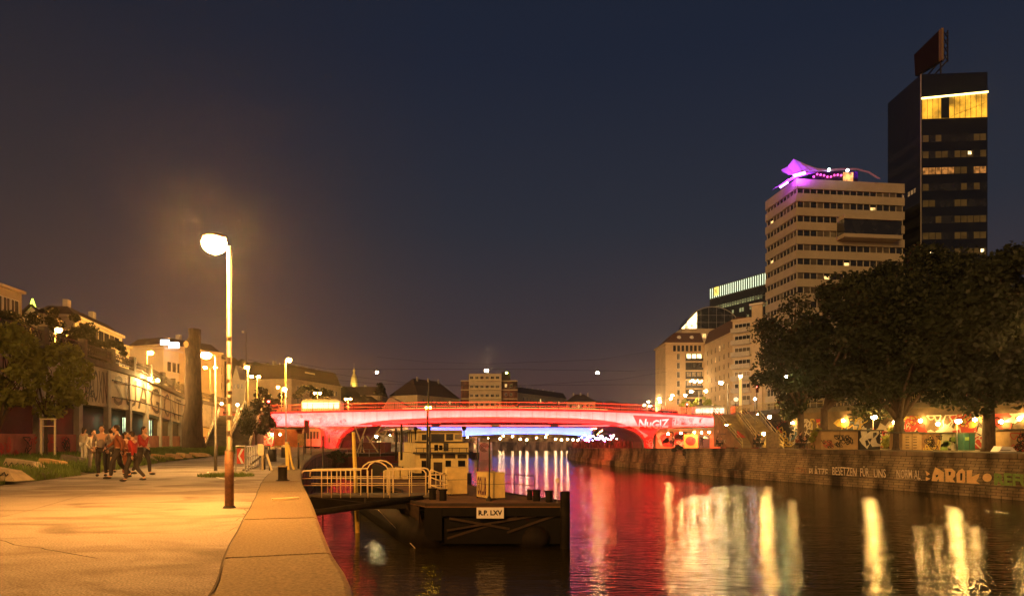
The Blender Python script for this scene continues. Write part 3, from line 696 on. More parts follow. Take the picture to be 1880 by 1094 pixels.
# glass dome building
T,a,u,n,L_,H=block('office_building','set back office storeys below a big dark glass half dome','building',1252,262,1352,262,605,16,M_pla2,rows=2,cols=9,fh=3.6,ww=1.5,wh=1.8,lit=.15,seed=9,glassm=M_glass2)
mb=MB(); r_=9.2; cz=H+.5; cx=a+u*13.2-n*3; segs=20; prof=[(-r_*1.15,0)]
mb.plate(cx+Vector((0,0,cz)),u,(0,0,1),[(r_*1.2*math.cos(k*math.pi/segs),r_*.98*math.sin(k*math.pi/segs)) for k in range(segs+1)],n*-1,12); dome=mb.build('glass_dome',M_glass,T)
mb=MB()
for k in range(segs): 
    p=[cx+u*(r_*1.21*math.cos(j*math.pi/segs))+Vector((0,0,cz+r_*math.sin(j*math.pi/segs)))+n*.1 for j in (k,k+1)]
    mb.beam(p[0],p[1],.3,.3)
for k in range(1,7): 
    x=-r_*1.2+k*r_*2.4/7; zt=r_*.97*math.sqrt(max(0,1-(x/(r_*1.2))**2)); mb.beam(cx+u*x+n*.08+Vector((0,0,cz)),cx+u*x+n*.08+Vector((0,0,cz+zt)),.09,.09)
for k in (1,2): zz=cz+k*2.9; ww_=r_*1.2*math.sqrt(1-(k*2.9/r_)**2); mb.beam(cx-u*ww_+n*.08+Vector((0,0,zz)),cx+u*ww_+n*.08+Vector((0,0,zz)),.09,.09)
mb.build('glazing_bar',M_metal,dome)
mb=MB(); mb.add([cx+u*x+n*.15+Vector((0,0,cz+z)) for x,z in [(-13.5,-.5),(-6.4,-.5),(-6.4,7.2),(-9.0,4.6),(-11.2,2.0)]],[(0,1,2,3,4)]); mb.build('lit_stairwell',M_lit2,T)
# glass bank tower with lit crown
T,a,u,n,L_,H=block('office_tower','glass tower whose crown is ringed with white light strips and a small yellow emblem','building',1303,292,1412,262,530,20,M_glass,rows=0,cornice=False,wallpart='curtain_wall')
for k in range(27):
    mb=MB(); x=L_*(k+.3)/27; mb.obox(a,u,n,x,x+.34,.02,.16,H-4.6+0,H-.2); mb.build('light_strip',glow('crown light',(.75,.95,.62),1.5),T)
mb=MB(); mb.obox(a,u,n,0,L_,.02,.2,H-.15,H+.15); mb.obox(a,u,n,0,L_,.02,.2,H-5.1,H-4.8); mb.obox(a,u,n,3,L_,.02,.5,H-9.2,H-8.9); mb.build('fascia',mat('green grey cladding',(.12,.15,.12),.5),T)
mb=MB(); mb.obox(a,u,n,3.2,5.8,.2,.5,H-3.9,H-.3,0)
em=mb.build('emblem',glow('emblem yellow',(1,.75,.12),1.3),T)
mb=MB(); mb.beam(a+u*3.8+n*.55+Vector((0,0,H-1.1)),a+u*5.2+n*.55+Vector((0,0,H-3.1)),.3,.1); mb.beam(a+u*5.1+n*.55+Vector((0,0,H-1.2)),a+u*4.0+n*.55+Vector((0,0,H-2.6)),.22,.1); mb.build('emblem_mark',M_dark,em)
for r in range(6):
    mb=MB(); z=H-8.2-r*3.5; mb.obox(a,u,n,2,L_,.02,.05,z-2.1,z,0)
    for k in range(22):
        if R.random()<(.8 if r<2 else .3): x=2.2+k*(L_-2.5)/22; mb.obox(a,u,n,x,x+(L_-2.5)/22*.72,.05,.08,z-1.8,z-.2,1)
    mb.build('window_band',[M_glass,lit_window('greenish office light',(.75,.8,.35),.45,.5)],T)
# terraced concrete office
OT=thing('office_building','stepped concrete office block with ribbon windows and a glass box jutting from its front','building',(62.5,143,ZU))
M_oconc=mat('pale concrete cladding',(.37,.32,.24),.85,var=.12,scale=.35)
c0=Vector((X(1462,143),143,0)); cR=Vector((X(1661,146),146,0)); cL=Vector((X(1405,157),157,0)); H=Z(328,143)
def offs(a,b_): 
    u=(b_-a); L_=u.length; u/=L_; return u,L_
uR,LR=offs(c0,cR); uL,LL=offs(cL,c0); nR=Vector((uR.y,-uR.x,0)); nL=Vector((uL.y,-uL.x,0))
base=[cL,c0,cR,cR+Vector((2,20,0)),cL+Vector((9,14,0))]
mb=MB(); cen=sum(base,Vector())/5
mb.prism([tuple((p+(cen-p).normalized()*1.2)[:2]) for p in base],ZU-1,H-1); mb.build('core',M_dark,OT)
fh=3.12; nf=16
for r in range(nf):
    zt=H-r*fh-(0 if r==0 else .0); hb=1.75 if r else 2.1
    z1=zt; z0=zt-hb
    if z0<ZU: break
    mb=MB(); mb.prism([tuple(p[:2]) for p in base],z0,z1); mb.build('spandrel',M_oconc,OT)
    zb=z0-(fh-1.75)+ (0)
    zlow=H-(r+1)*fh
    for (o,uu,nn,LL_,npan) in ((c0,uR,nR,LR,16),(cL,uL,nL,LL,9)):
        mb=MB(); mb.obox(o,uu,nn,.3,LL_-.3,-.5,-.42,zlow,z0,1)
        for k in range(npan+1): x=.3+(LL_-.6)*k/npan; mb.obox(o,uu,nn,x-.07,x+.07,-.42,-.3,zlow,z0,0)
        for k in range(npan):
            x=.3+(LL_-.6)*k/npan; q=R.random()
            if q<.022: mb.obox(o,uu,nn,x+.2,x+(LL_-.6)/npan-.2,-.42,-.40,zlow+.15,z0-.6,2)
            elif q<.3: mb.obox(o,uu,nn,x+.08,x+(LL_-.6)/npan-.08,-.42,-.40,zlow,z0,3)
        mb.build('ribbon_window',[M_conc,M_glass,M_lit,M_glass2],OT)
mb=MB()
bo=c0+uR*(LR*.37); mb.obox(bo,uR,nR,0,LR*.52,0,2.6,H-3*fh-3.1,H-3*fh+.1)
bay=mb.build('glass_box',M_glass,OT)
mb=MB(); mb.obox(bo,uR,nR,-.1,LR*.52+.1,0,2.9,H-3*fh+.1,H-3*fh+.9); mb.obox(bo,uR,nR,-.1,LR*.52+.1,0,2.9,H-3*fh-3.9,H-3*fh-3.1); mb.build('box_frame',M_oconc,bay)
# rooftop bar : swooping canopy lit violet
VI=mat('violet canopy skin',(.6,.32,.8),.5,var=.05)
VI2=glow('bright violet lamp',(.85,.25,1),6)
def oc(px,py,Yo=143): return P(px,py,Yo)
mb=MB()
area('canopy_light',tuple(P(1463,327,141)),(.05,.5,1),4,2,3200,(.45,.04,1)); area('canopy_light',tuple(P(1440,348,141)),(.2,.6,1),3,1,300,(.6,.05,1)); area('canopy_light',tuple(P(1592,327,147)),(.05,.2,1),5,1,1300,(.4,.04,1))
up=[(1434,312),(1446,306),(1457,292),(1466,296),(1480,302),(1500,309),(1520,311),(1545,309),(1572,309),(1596,315),(1617,328)]
lo_=[(1437,316),(1448,321),(1462,322),(1474,318),(1490,316),(1505,315),(1520,315),(1545,313),(1572,312),(1594,318),(1610,328)]
vs=[]
for (a,b_),(c,d) in zip(up,lo_): vs += [oc(a,b_,145),oc(c,d,143.5),oc(a,b_+2,156)]
mb.add(vs,[(3*i+j,3*i+3+j,3*i+4+j,3*i+1+j) for i in range(len(up)-1) for j in (0,1)]); mb.build('canopy',VI,OT)
mb=MB(); mb.add([oc(1418,348,143.5),oc(1446,330,142.5),oc(1473,317,142.5),oc(1498,317,144),oc(1462,327,144),oc(1440,338,146)],[(0,1,4,5),(1,2,3,4)]); mb.build('canopy_wing',VI,OT)
mb=MB(); mb.add([oc(1455,321,142.3),oc(1478,315,142.3),oc(1480,320,142.3),oc(1458,325,142.3)],[(0,1,2,3)]); mb.add([oc(1430,343,142.3),oc(1446,333,142.3),oc(1448,336,142.3),oc(1433,346,142.3)],[(0,1,2,3)]); mb.build('canopy_lamp',VI2,OT)
mb=MB(); mb.box(X(1492,147),X(1575,147),147,150,H,Z(315,147)); mb.build('bar_pavilion',M_glass,OT)
mb=MB(); mb.box(X(1548,146.8),X(1566,146.8),146.7,146.8,H,Z(317,146.8)); mb.build('lit_window',lit_window('orange bar light',(1,.4,.1),2.5),OT)
mb=MB()
for k in range(9): mb.sphere(P(1494+k*6.3,322+R.uniform(-2,3),146.6),.28,6,4)
mb.build('bar_lights',glow('pink bar lights',(1,.08,.35),1.6),OT)
for px_,py_ in ((1522,312),(1556,313)):
    mb=MB(); mb.sphere(P(px_,py_,143),.33,8,6); mb.build('roof_lamp',glow('cool white lamp',(.65,1,.85),14),OT)
# dark tower
DT=thing('office_tower','slender black glass tower with a glowing golden top storey','building',(94,150,ZU))
tc0=Vector((X(1691,150),150,0)); tR=Vector((X(1813,149),149,0)); tL=Vector((X(1630,163),163,0)); H=Z(137,150)
M_tow=mat('black cladding',(.008,.009,.012),.10,var=.4,scale=.5,spec=.9)
tb=[tL,tc0,tR,tR+Vector((1,16,0))]
mb=MB(); mb.prism([tuple(p[:2]) for p in tb],ZU-1,H); mb.build('shaft',M_tow,DT)
ut,Lt=offs(tc0,tR); nt_=Vector((ut.y,-ut.x,0)); ul,Ll=offs(tL,tc0); nl=Vector((ul.y,-ul.x,0))
M_gold=lit_window('golden ceiling light',(1,.46,.03),1.6,.28)
mb=MB(); zt=Z(170,150); zb_=Z(219,150)
mb.plate(tc0+nt_*.0,ut,(0,0,1),[(.15,zb_),(Lt-.05,zb_),(Lt-.05,Z(171,149)),(.15,Z(182,150))],nt_,.06); gw=mb.build('golden_window',M_gold,DT)
mb=MB()
for k in range(13): mb.obox(tc0,ut,nt_,.15+k*(Lt-.3)/12-.03,.15+k*(Lt-.3)/12+.03,.06,.14,zb_,zt-1.6+1.2*k/12)
mb.obox(tc0,ut,nt_,.15+(Lt*.29),.15+Lt*.41,.06,.12,zb_,zt-1.2)
for k in range(7): mb.beam(tc0+ut*(Lt*(.45+.07*k))+nt_*.09+Vector((0,0,zb_+.3+.35*k)),tc0+ut*(Lt*(.55+.07*k))+nt_*.09+Vector((0,0,zb_+1.0+.4*k)),.08,.05)
mb.build('mullion',M_tow,gw)
mb=MB(); mb.beam(tc0+nt_*.2+Vector((0,0,Z(182,150))),tR+nt_*.2+Vector((0,0,Z(170,149))),.3,.35); mb.build('ceiling_edge_light',glow('ceiling edge',(1,.8,.25),4),DT)
fhT=3.72
for r in range(17):
    z=zb_-2.9-r*fhT-.8
    if z<15: break
    mb=MB(); mb.obox(tc0,ut,nt_,.2,Lt-.2,.0,.05,z-1.7,z,0)
    for k in range(10):
        x=.3+k*(Lt-.6)/10; q=R.random(); mi=2 if r in(2,) and (k<5 or k>7) else (1 if q<.55 else 0)
        if mi: mb.obox(tc0,ut,nt_,x+.08,x+(Lt-.6)/10-.08,.05,.08,z-1.6,z-.1,mi)
        if q<.05: mb.obox(tc0,ut,nt_,x+.2,x+.9,.08,.1,z-1.0,z-.3,3)
    mb.build('window_band',[M_glass,mat('grey green blinds',(.12,.11,.06),.5,var=.4,scale=.6),lit_window('orange office light',(1,.38,.08),.55,1.4),M_lit2],DT)
    mb=MB(); mb.obox(tL,ul,nl,.4,Ll-.3,.0,.05,z-1.6,z,0)
    if r>=3:
        for k in range(11):
            if R.random()<(.8 if r==3 else .06): x=.5+k*(Ll-.9)/11; mb.obox(tL,ul,nl,x,x+.7,.05,.08,z-1.2,z-.2,1)
    mb.build('window_band',[M_glass,M_litd],DT)
mb=MB(); mb.beam(tc0+nt_*.08+nl*.1+Vector((0,0,ZU)),tc0+nt_*.08+nl*.1+Vector((0,0,H)),.18,.18); mb.build('corner_trim',M_metal,DT)
# billboard on the tower roof
BL=thing('rooftop_billboard','dark tilted billboard frame standing on the roof of the black tower','billboard',tuple(P(1705,140,156)))
a=P(1678,101,158); b_=P(1726,54,152); c=P(1726,112,152); d=P(1680,140,158)
mb=MB(); k_=Vector((.9,.35,0)); vs=[a,b_,c,d]+[v+k_ for v in (a,b_,c,d)]; mb.add(vs,[(0,1,2,3),(7,6,5,4),(0,4,5,1),(1,5,6,2),(2,6,7,3),(3,7,4,0)]); mb.build('panel',mat('dark red board',(.010,.004,.004),.7,spec=.1),BL)
mb=MB(); mb.beam(P(1728,54,151.5),P(1728,112,151.5),1.0,.5); mb.build('edge_post',mat('lit board edge',(.16,.11,.05),.7),BL)
mb=MB()
for y0,y1 in ((58,70),(70,84),(84,98),(98,112)):
    mb.beam(P(1732,y0,152),P(1740,y1,154),.15,.15); mb.beam(P(1740,y0,154),P(1732,y1,152),.15,.15)
mb.beam(P(1740,56,154),P(1740,114,154),.2,.2); mb.beam(P(1739,112,154),P(1712,142,156),.25,.25); mb.beam(P(1726,112,152),P(1700,142,157),.25,.25); mb.beam(P(1727,113,152),P(1727,138,152),.25,.25); mb.build('scaffold',M_dark,BL)
# far centre
T,a,u,n,L_,H=block('hotel','tall hotel block with brick end towers and pale balcony bands in the middle','building',846,330,950,330,698,16,M_brick,rows=0,cornice=False)
for k in range(7):
    z=H-k*4.55
    mb=MB(); mb.obox(a,u,n,-.1,L_+.1,0,.12,z-.5,z); mb.build('stone_band',M_pla2,T)
mb=MB(); mb.obox(a,u,n,4.2,20.5,0,1.5,ZU,H+3.2); wg=mb.build('middle_wing',M_pla2,T)
mb=MB(); mb.obox(a,u,n,4.0,6.4,-3,.8,H+.1,H+2.9); mb.build('roof_house',M_dark,T); mb=MB(); mb.obox(a,u,n,20.6,25,-3,.8,H+.1,H+4.2); mb.build('roof_house',M_dark,T)
for k in range(7):
    for j in range(6):
        z=H+.2-k*4.5; lit_=(k==4 and j in(0,2))
        window(T,a+u*(4.7+j*2.6)+n*1.53,u,n,1.7,1.7,z,M_pla3,M_lit2 if lit_ else (M_glass2 if R.random()<.5 else M_glass))
    mb=MB(); mb.obox(a,u,n,4.2,20.5,1.5,2.4,z-.7,z-.4); mb.obox(a,u,n,4.2,20.5,2.3,2.4,z-.4,z+.3); mb.build('balcony',M_pla,T)
for k in range(6):
    for j in range(2): window(T,a+u*(22.2+j*2.6)+n*.03,u,n,1.2,1.5,H-3.4-k*4.5,M_pla3,M_lit if (k+j)%5==0 else M_glass)
block('long_building','long low pale building with two window rows right of the brick hotel','building',950,335,1040,385,722,14,M_pla2,rows=3,cols=13,fh=4.2,ww=1.2,wh=1.9,lit=.12,roof='mansard',roofm=M_roof,rh=3.2,seed=21)
block('house','small hipped roof house right of the long low building','building',1040,410,1093,410,738,14,M_pla,rows=1,cols=6,fh=4,ww=1.3,wh=1.9,lit=.3,roof='hip',roofm=M_roof,rh=5,seed=22)
block('town_house','pale town house under a steep black hipped roof, left of the hotel','building',766,300,843,330,726,16,M_pla,rows=1,cols=8,fh=4,ww=1.0,wh=2.0,lit=.05,roof='hip',roofm=M_roof,rh=8.5,seed=23,toprow=1.2)
block('town_house','broad flat house with light corner bay left of the black hipped roof','building',622,330,700,330,727,18,M_pla2,rows=2,cols=10,fh=4.2,ww=1.0,wh=1.9,lit=.08,roof='mansard',roofm=M_roof,rh=4.5,seed=24)
T,a,u,n,L_,H=block('gabled_hall','low hall with a pinkish lit gable roof behind the bridge railing','building',702,280,756,280,750,14,M_pla3,rows=0,cornice=False)
mb=MB(); mb.plate(a+Vector((0,0,H+.01)),u,(0,0,1),[(0,0),(L_,0),(L_*.72,2.0),(L_*.35,4.6),(L_*.2,4.4)],n*-1,14); mb.build('gable',mat('pink plaster',(.55,.33,.24),.8),T)
# floodlit dome tower
T=thing('church_tower','small floodlit yellow church tower with onion dome on the skyline','tower',tuple(P(650,712,420)))
p=P(650,712,420); mb=MB(); mb.lathe((p.x,p.y,p.z),[(2.3,-8),(2.3,3.5),(2.0,6),(1.3,8),(.6,9.3),(.55,10.3),(.9,11.2),(.4,12.2),(.08,13),(.06,16)],12)
mb.build('tower',mat('floodlit stone',(.75,.6,.25),.7),T,True)
mb=MB(); mb.box(p.x-10,p.x+14,p.y+3,p.y+15,ZU-1,p.z-1); mb.build('nave',M_roof,T)
area('tower_floodlight',tuple(p+Vector((0,-9,-3))),(0,.75,.8),3,3,2600,(1,.72,.2))
# left bank houses
block('corner_house','far left plastered house with big loggia windows below its flat eaves','building',-70,70,40,80,502,5,M_pla2,z0=0,rows=3,cols=6,fh=3.6,ww=1.7,wh=2.3,lit=.0,seed=31,toprow=1.0,glassm=M_glass2)
T,a,u,n,L_,H=block('gabled_house','dark house with a pale gable below the green letter sign','building',38,88,80,88,583,8,M_pla3,z0=0,rows=1,cols=3,fh=3.5,ww=.8,wh=1.5,lit=.0,seed=32,toprow=1.0,cornice=False)
mb=MB(); mb.plate(a+Vector((0,0,H+.01)),u,(0,0,1),[(-.2,0),(L_+.2,0),(L_*.5,1.5)],n*-1,8); gb=mb.build('gable',M_pla3,T)
mb=MB(); mb.beam(a-u*.5+n*.2+Vector((0,0,H-.1)),a+u*L_*.5+n*.2+Vector((0,0,H+1.7)),.5,.18); mb.beam(a+u*(L_+.5)+n*.2+Vector((0,0,H-.1)),a+u*L_*.5+n*.2+Vector((0,0,H+1.7)),.5,.18); mb.build('roof_edge',M_roof,gb)
LS=thing('letter_sign','glowing green and yellow letter A standing on a roof at far left','sign',tuple(P(60,570,89)))
mb=MB(); o=P(51,571,89); mb.text('A',2.4,lambda a_,b_: Vector((o.x+a_,89,o.z+b_)),0,0,.05,.8); mb.build('lettering',glow('green neon',(.75,1,.08),3.0),LS)
mb=MB(); mb.beam((o.x,89.2,o.z),(o.x+1.5,89.2,o.z),.1,.1); mb.beam((o.x+.2,89.2,o.z-1),(o.x+.2,89.2,o.z),.1,.1); mb.beam((o.x+1.2,89.2,o.z-1),(o.x+1.2,89.2,o.z),.1,.1); mb.build('sign_frame',M_dark,LS)
block('apartment_building','white apartment building with dark shutters and a row of chimneys above the viaduct','building',138,84,224,101,583,5,M_pla3,z0=0,rows=3,cols=7,fh=3.2,ww=1.6,wh=1.7,lit=.0,frame=M_dark,roof='mansard',roofm=M_roof,rh=1.3,seed=33,toprow=.35)
block('annex','low pale annex between the white apartment building and the lamp lit ochre house','building',208,100,238,105,632,5,M_pla3,z0=0,rows=2,cols=3,fh=3.2,ww=1.1,frame=M_dark,wh=1.5,lit=.0,roof='mansard',roofm=M_roofr,rh=1.0,seed=34)
block('apartment_building','ochre apartment house with a curved cornice line left of the white sign','building',232,130,300,126,640,14,M_pla,z0=0,rows=4,cols=5,fh=3.9,ww=1.3,frame=M_dark,wh=1.9,lit=.0,roof='mansard',roofm=M_roof,rh=1.6,seed=35,toprow=2.4)
block('apartment_building','white apartment house carrying a bright white roof sign','building',300,124,362,136,641,14,M_pla3,z0=0,rows=4,cols=6,fh=3.5,ww=1.0,frame=M_dark,wh=1.8,lit=.06,roof=None,seed=36,toprow=2.2)
RS=thing('roof_sign','bright white illuminated sign board on the roof left of the cut trunk','sign',tuple(P(313,640,124)))
for (x0,y0,x1,y1) in ((296,624,311,630),(311,629,329,636)):
    mb=MB(); a=P(x0,y0,124); mb.box(a.x,X(x1,124),123.7,124,Z(y1+3,124),a.z); mb.build('sign_panel',glow('white sign',(.75,.85,1),5),RS)
block('apartment_building','dim brown apartment house right of the cut trunk','building',362,150,412,158,655,8,M_pla2,z0=0,rows=5,cols=6,fh=3.6,ww=1.0,wh=1.8,lit=.05,roof='mansard',roofm=M_roof,rh=2,seed=37)
T,a,u,n,L_,H=block('villa','white gabled villa on the dark hill behind the tall lamp pole','building',426,250,449,250,697,9,M_pla3,z0=0,rows=1,cols=3,fh=3.6,ww=.8,wh=1.8,lit=.0,seed=38,cornice=False)
mb=MB(); mb.plate(a+Vector((0,0,H+.01)),u,(0,0,1),[(0,0),(L_*.62,0),(L_*.31,5.5)],n*-1,9); mb.build('gable',M_pla3,T)
T,a,u,n,L_,H=block('church','floodlit white church with stepped gables on the hill left of the bridge','church',488,250,530,262,690,10,M_white,z0=0,rows=1,cols=5,fh=3.6,ww=.8,wh=1.8,lit=.0,seed=39,cornice=False)
for x,h_ in ((.5,5),(6.3,4.2),(8,7)):
    mb=MB(); o=a+u*x; mb.lathe((o.x,o.y-.5,H-2),[(1.0,0),(1.0,h_*.45),(.5,h_*.6),(.45,h_*.8),(.05,h_+1)],8); mb.build('spire',M_white,T)
area('church_floodlight',tuple(a+u*4.5+n*7+Vector((0,0,H-7))),tuple(-n+Vector((0,0,.8))),6,2,9000,(1,.68,.25))
T,a,u,n,L_,H=block('apartment_building','long tenement with a dark dormered roof behind the street end of the bridge','building',535,200,626,230,697,16,M_pla2,z0=0,rows=4,cols=13,fh=3.5,ww=1.1,wh=1.8,lit=.12,roof='mansard',roofm=M_roof,rh=4.5,seed=40)
mb=MB(); mb.obox(a,u,n,9,15,-3,-.8,H+1,H+3.4); mb.build('dormer',M_pla3,T)
# ---------------------------------------------------------------- lamps
KL=5.0
def lampg(name,col,st): return glow('lamp '+name,(col[0],col[1]*.92,col[2]*.85),st*KL)
G_big=lampg('main sodium',(1,.43,.085),720); G_big2=lampg('second',(1,.52,.14),480); G_sod=lampg('sodium',(1,.44,.06),340); G_wht=lampg('warm white',(1,.66,.30),150); G_small=lampg('small',(1,.7,.35),28)
G_redl=lampg('red signal',(1,.02,.02),25); G_cool=lampg('cool',(.8,.95,1),16); G_yel=lampg('yellow',(1,.72,.12),60)
M_polel=mat('galvanised lamp pole',(.11,.095,.07),.5,.15,var=.2,scale=6)
def lamp(label, base, h, arms, r=.055, bulb=.12, g=None, head=True, group=None, pole=None, name='street_lamp', collar=None):
    T=thing(name,label,'lamp',tuple(base),group); b0=Vector(base); mb=MB()
    mb.tube([b0,b0+Vector((0,0,h*.22)),b0+Vector((0,0,h*.222)),b0+Vector((0,0,h))],[r*1.45,r*1.4,r,r*.8],10)
    mb.build('pole',pole or M_polel,T,True)
    for dx,dy,dz in arms:
        t0=b0+Vector((0,0,h)); e=t0+Vector((dx,dy,dz)); 
        if abs(dx)+abs(dy)>.05:
            mb=MB(); mb.tube([t0-Vector((0,0,.05)),t0+Vector((dx*.4,dy*.4,dz*.8+.03)),e],r*.5,7); mb.build('arm',pole or M_polel,T,True)
        if head:
            mb=MB(); mb.sphere(e+Vector((0,0,bulb*.5)),(bulb*1.35,bulb*1.1,bulb*.5),12,6); mb.build('lamp_head',M_metal,T,True)
        mb=MB(); mb.sphere(e-Vector((0,0,bulb*.18)),(bulb*1.25,bulb*1.25,bulb*1.05),14,10); mb.build('lamp_glass',g or G_sod,T,True)
    return T
def Lp(px,pyb,Y): return P(px,pyb,Y)
# nearest lamp
b0=P(421,932,14.17); b0.z=0
T=lamp('nearest tall lamp pole with stickers standing at the path joint by the quay','%s'%'' or tuple(b0),5.66,[(-.30,-.05,.08)],r=.062,bulb=.2,g=G_big)
mb=MB()
for k,(z,h_,a_) in enumerate([(.9,.13,.2),(1.15,.08,-.5),(1.9,.10,.1),(2.02,.07,-.6),(2.25,.14,.4),(2.7,.09,-.2),(3.1,.16,.1),(3.6,.1,.3),(1.55,.12,-.1),(2.45,.08,.6)]):
    rr_=.0895 if z<1.24 else .064; n_=6
    vs=[Vector((b0.x+rr_*math.sin(a_+j*.25),b0.y-rr_*math.cos(a_+j*.25),z+dz)) for dz in (0,h_) for j in range(-n_//2,n_//2+1)]
    kk=len(vs)//2; mb.add(vs,[(i,i+1,kk+i+1,kk+i) for i in range(kk-1)])
mb.build('sticker',mat('worn sticker',(.30,.24,.16),.7,var=.5,scale=20),T)
mb=MB(); mb.tube([(b0.x,b0.y,0),(b0.x,b0.y,1.22)],[.0935,.0925],14); mb.build('base_sleeve',mat('brown stained pole base',(.16,.07,.03),.7,var=.5,scale=9),T,True)
mb=MB(); mb.tube([(b0.x,b0.y,0),(b0.x,b0.y,.05)],[.14,.11],14); mb.build('base_plate',M_dark,T)
b1=P(396,864,30.5); b1.z=0
lamp('second lamp pole of the path standing inside the painted curve',tuple(b1),5.35,[(-.42,-.05,.07)],r=.055,bulb=.17,g=G_big2)
b2_=P(458,855,52); b2_.z=0
lamp('slim lamp post on the quay in front of the bridge end',(X(525,52),52,0),Z(716,52),[(0,-.3,.05)],r=.05,bulb=.12,g=G_wht,collar=None)
# upper street, left
def upl(label,px,pyl,Y,dx=-.5,g=None,bulb=.16,zb=7.5,r=.08,arms=None,group=None,pole=None):
    p=P(px,pyl,Y); h=p.z-zb; 
    if arms is None: return lamp(label,(p.x-dx,Y,zb),h,[(dx,-.1,0)],r=r,bulb=bulb,g=g or G_sod,group=group,pole=pole)
    return lamp(label,(p.x,Y,zb),h,arms,r=r,bulb=bulb,g=g or G_sod,group=group,pole=pole)
upl('orange lamp among the trees above the viaduct at far left',109,605,62,.4,bulb=.22,g=lampg('tree sodium',(1,.45,.07),200))
upl('small lamp below and left of the orange lamp in the trees',81,625,66,.3,bulb=.1,zb=8)
upl('single armed lamp above the viaduct in front of the ochre house',277,647,88,.5,bulb=.26,zb=7.8)
upl('twin armed street lamp between trunk and second path lamp',386,674,104,bulb=.2,zb=6.5,arms=[(-.8,0,0),(.8,0,0)])
upl('tall bright lamp mast above the stairs, left of the bridge',455,674,112,.0,bulb=.3,zb=6,arms=[(0,-.3,0)],r=.16,g=G_sod)
upl('twin armed lamp just right of the tall mast by the stairs',472,691,118,bulb=.22,zb=6,arms=[(-1.0,0,0),(.3,0,0)])
upl('very tall orange lamp mast on the street end of the bridge',531,660,110,.6,bulb=.33,zb=5.8,r=.17,pole=M_yrail,g=lampg('mast sodium',(1,.46,.07),170))
upl('cluster lamp in front of the wooded slope left of the bus shelter',517,712,128,bulb=.2,zb=6,arms=[(-.7,0,.2),(.7,0,0)])
upl('twin armed lamp above the lit tram',583,721,150,bulb=.24,zb=5.6,arms=[(-.6,0,0),(.6,0,0)])
upl('twin armed lamp at the middle of the left bridge approach',639,732,165,bulb=.24,zb=5.6,arms=[(-.6,0,0),(.6,0,0)])
T=lamp('unlit slender lamp mast rising above the stairs',(X(452,100),100,6),Z(610,100)-6,[(-.5,0,.1)],r=.09,bulb=.16,g=M_conc)
# lamps hanging over the bridge on wires
def hung(label,px,py,Y,bulb=.3,g=None):
    T=thing('hanging_lamp',label,'lamp',tuple(P(px,py,Y)),'lamps hung on wires over the bridge'); p=P(px,py,Y)
    mb=MB(); mb.sphere(p+Vector((0,0,.22)),(.45,.3,.16),10,5); mb.build('lamp_head',M_dark,T,True)
    mb=MB(); mb.sphere(p,(bulb,bulb,bulb*.8),10,6); mb.build('lamp_glass',g or G_wht,T,True)
    mb=MB(); mb.tube([p+Vector((0,0,.3)),p+Vector((0,0,.9))],.03,5); mb.build('hanger',M_dark,T)
    return T
G_h=lampg('hanging',(1,.78,.36),75)
hung('leftmost lamp hung on the wire above the bridge',692,683,116,.27,G_h); hung('lamp hung on the wire over the hotel roof',893,680,116,.33,lampg('hanging bright',(1,.75,.4),110)); hung('rightmost lamp hung on the wire over the bridge',1097,684,116,.27,G_h)
hung('greenish lamp hung among the tree leaves',1443,691,72,.13,lampg('green lamp',(.9,1,.4),60)); hung('greenish yellow lamp beside the lamp over the hotel roof',930,684,160,.25,lampg('green lamp b',(.8,1,.1),30))
# wires
def wire(pts, label, r=.03):
    mb=MB(); mb.tube([P(*q) for q in pts],r,4); return tag(mb.build('overhead_wire',M_black),label,'wire','overhead wires across the bridge')
wire([(531,664,110),(600,677,115),(692,678,116),(893,677,116),(1097,680,116),(1160,681,116),(1225,676,150)],'uppermost overhead wire carrying the hung lamps',.022)
wire([(531,690,110),(700,705,118),(900,708,118),(1130,706,118),(1225,706,150)],'lowest overhead wire sagging across the bridge',.022)
wire([(455,660,112),(640,690,112),(790,708,114),(960,708,116),(1140,696,118),(1225,682,150)],'overhead wire crossing diagonally over the bridge',.02)
wire([(692,655,116),(780,664,116),(893,668,116),(1100,660,116),(1225,640,150)],'faint upper overhead wire above the hung lamps',.015)
# right street lamps
def upr(label,px,py,Y,g,bulb,arms,r=.07): 
    p=P(px,py,Y); return lamp(label,(p.x,Y,ZU),p.z-ZU,arms,r=r,bulb=bulb,g=g)
upr('nearest twin armed street lamp in front of the balcony column',1283,718,150,G_wht,.28,[(-1.7,0,0),(1.6,0,.1)])
upr('twin armed street lamp in front of the corner apartment building',1247,725,170,G_wht,.26,[(-1.8,0,0),(1.6,0,0)])
upr('twin armed street lamp left of the corner apartment building',1221,731,190,G_wht,.28,[(-1.7,0,0),(1.7,0,0)])
upr('distant twin armed street lamp, third along the right street',1201,737,215,G_wht,.3,[(-1.9,0,0),(1.9,0,0)])
upr('farthest small street lamp on the right street',1188,743,240,G_wht,.3,[(-1,0,0),(1,0,-.3)])
upr('single street lamp right of the twin lamps before the row building',1336,702,128,lampg('right white',(1,.74,.36),90),.3,[(-1.3,0,0)])
T=upr('round advertising pillar mast at the stair head, its floodlighting put in as glow',1358,690,118,lampg('mast white',(1,.75,.3),80),.22,[(0,-.4,0)],r=.2)
for dx in (0,):
    mb=MB(); p=P(1358,690,118); mb.tube([(p.x,117.6,ZU),(p.x,117.6,p.z-.6)],.24,10); mb.build('glowing_sleeve',glow('painted floodlight sleeve',(1,.62,.15),.7,(.7,.6,.3)),T)  # sleeve emits, standing in for floodlight falling on the pillar
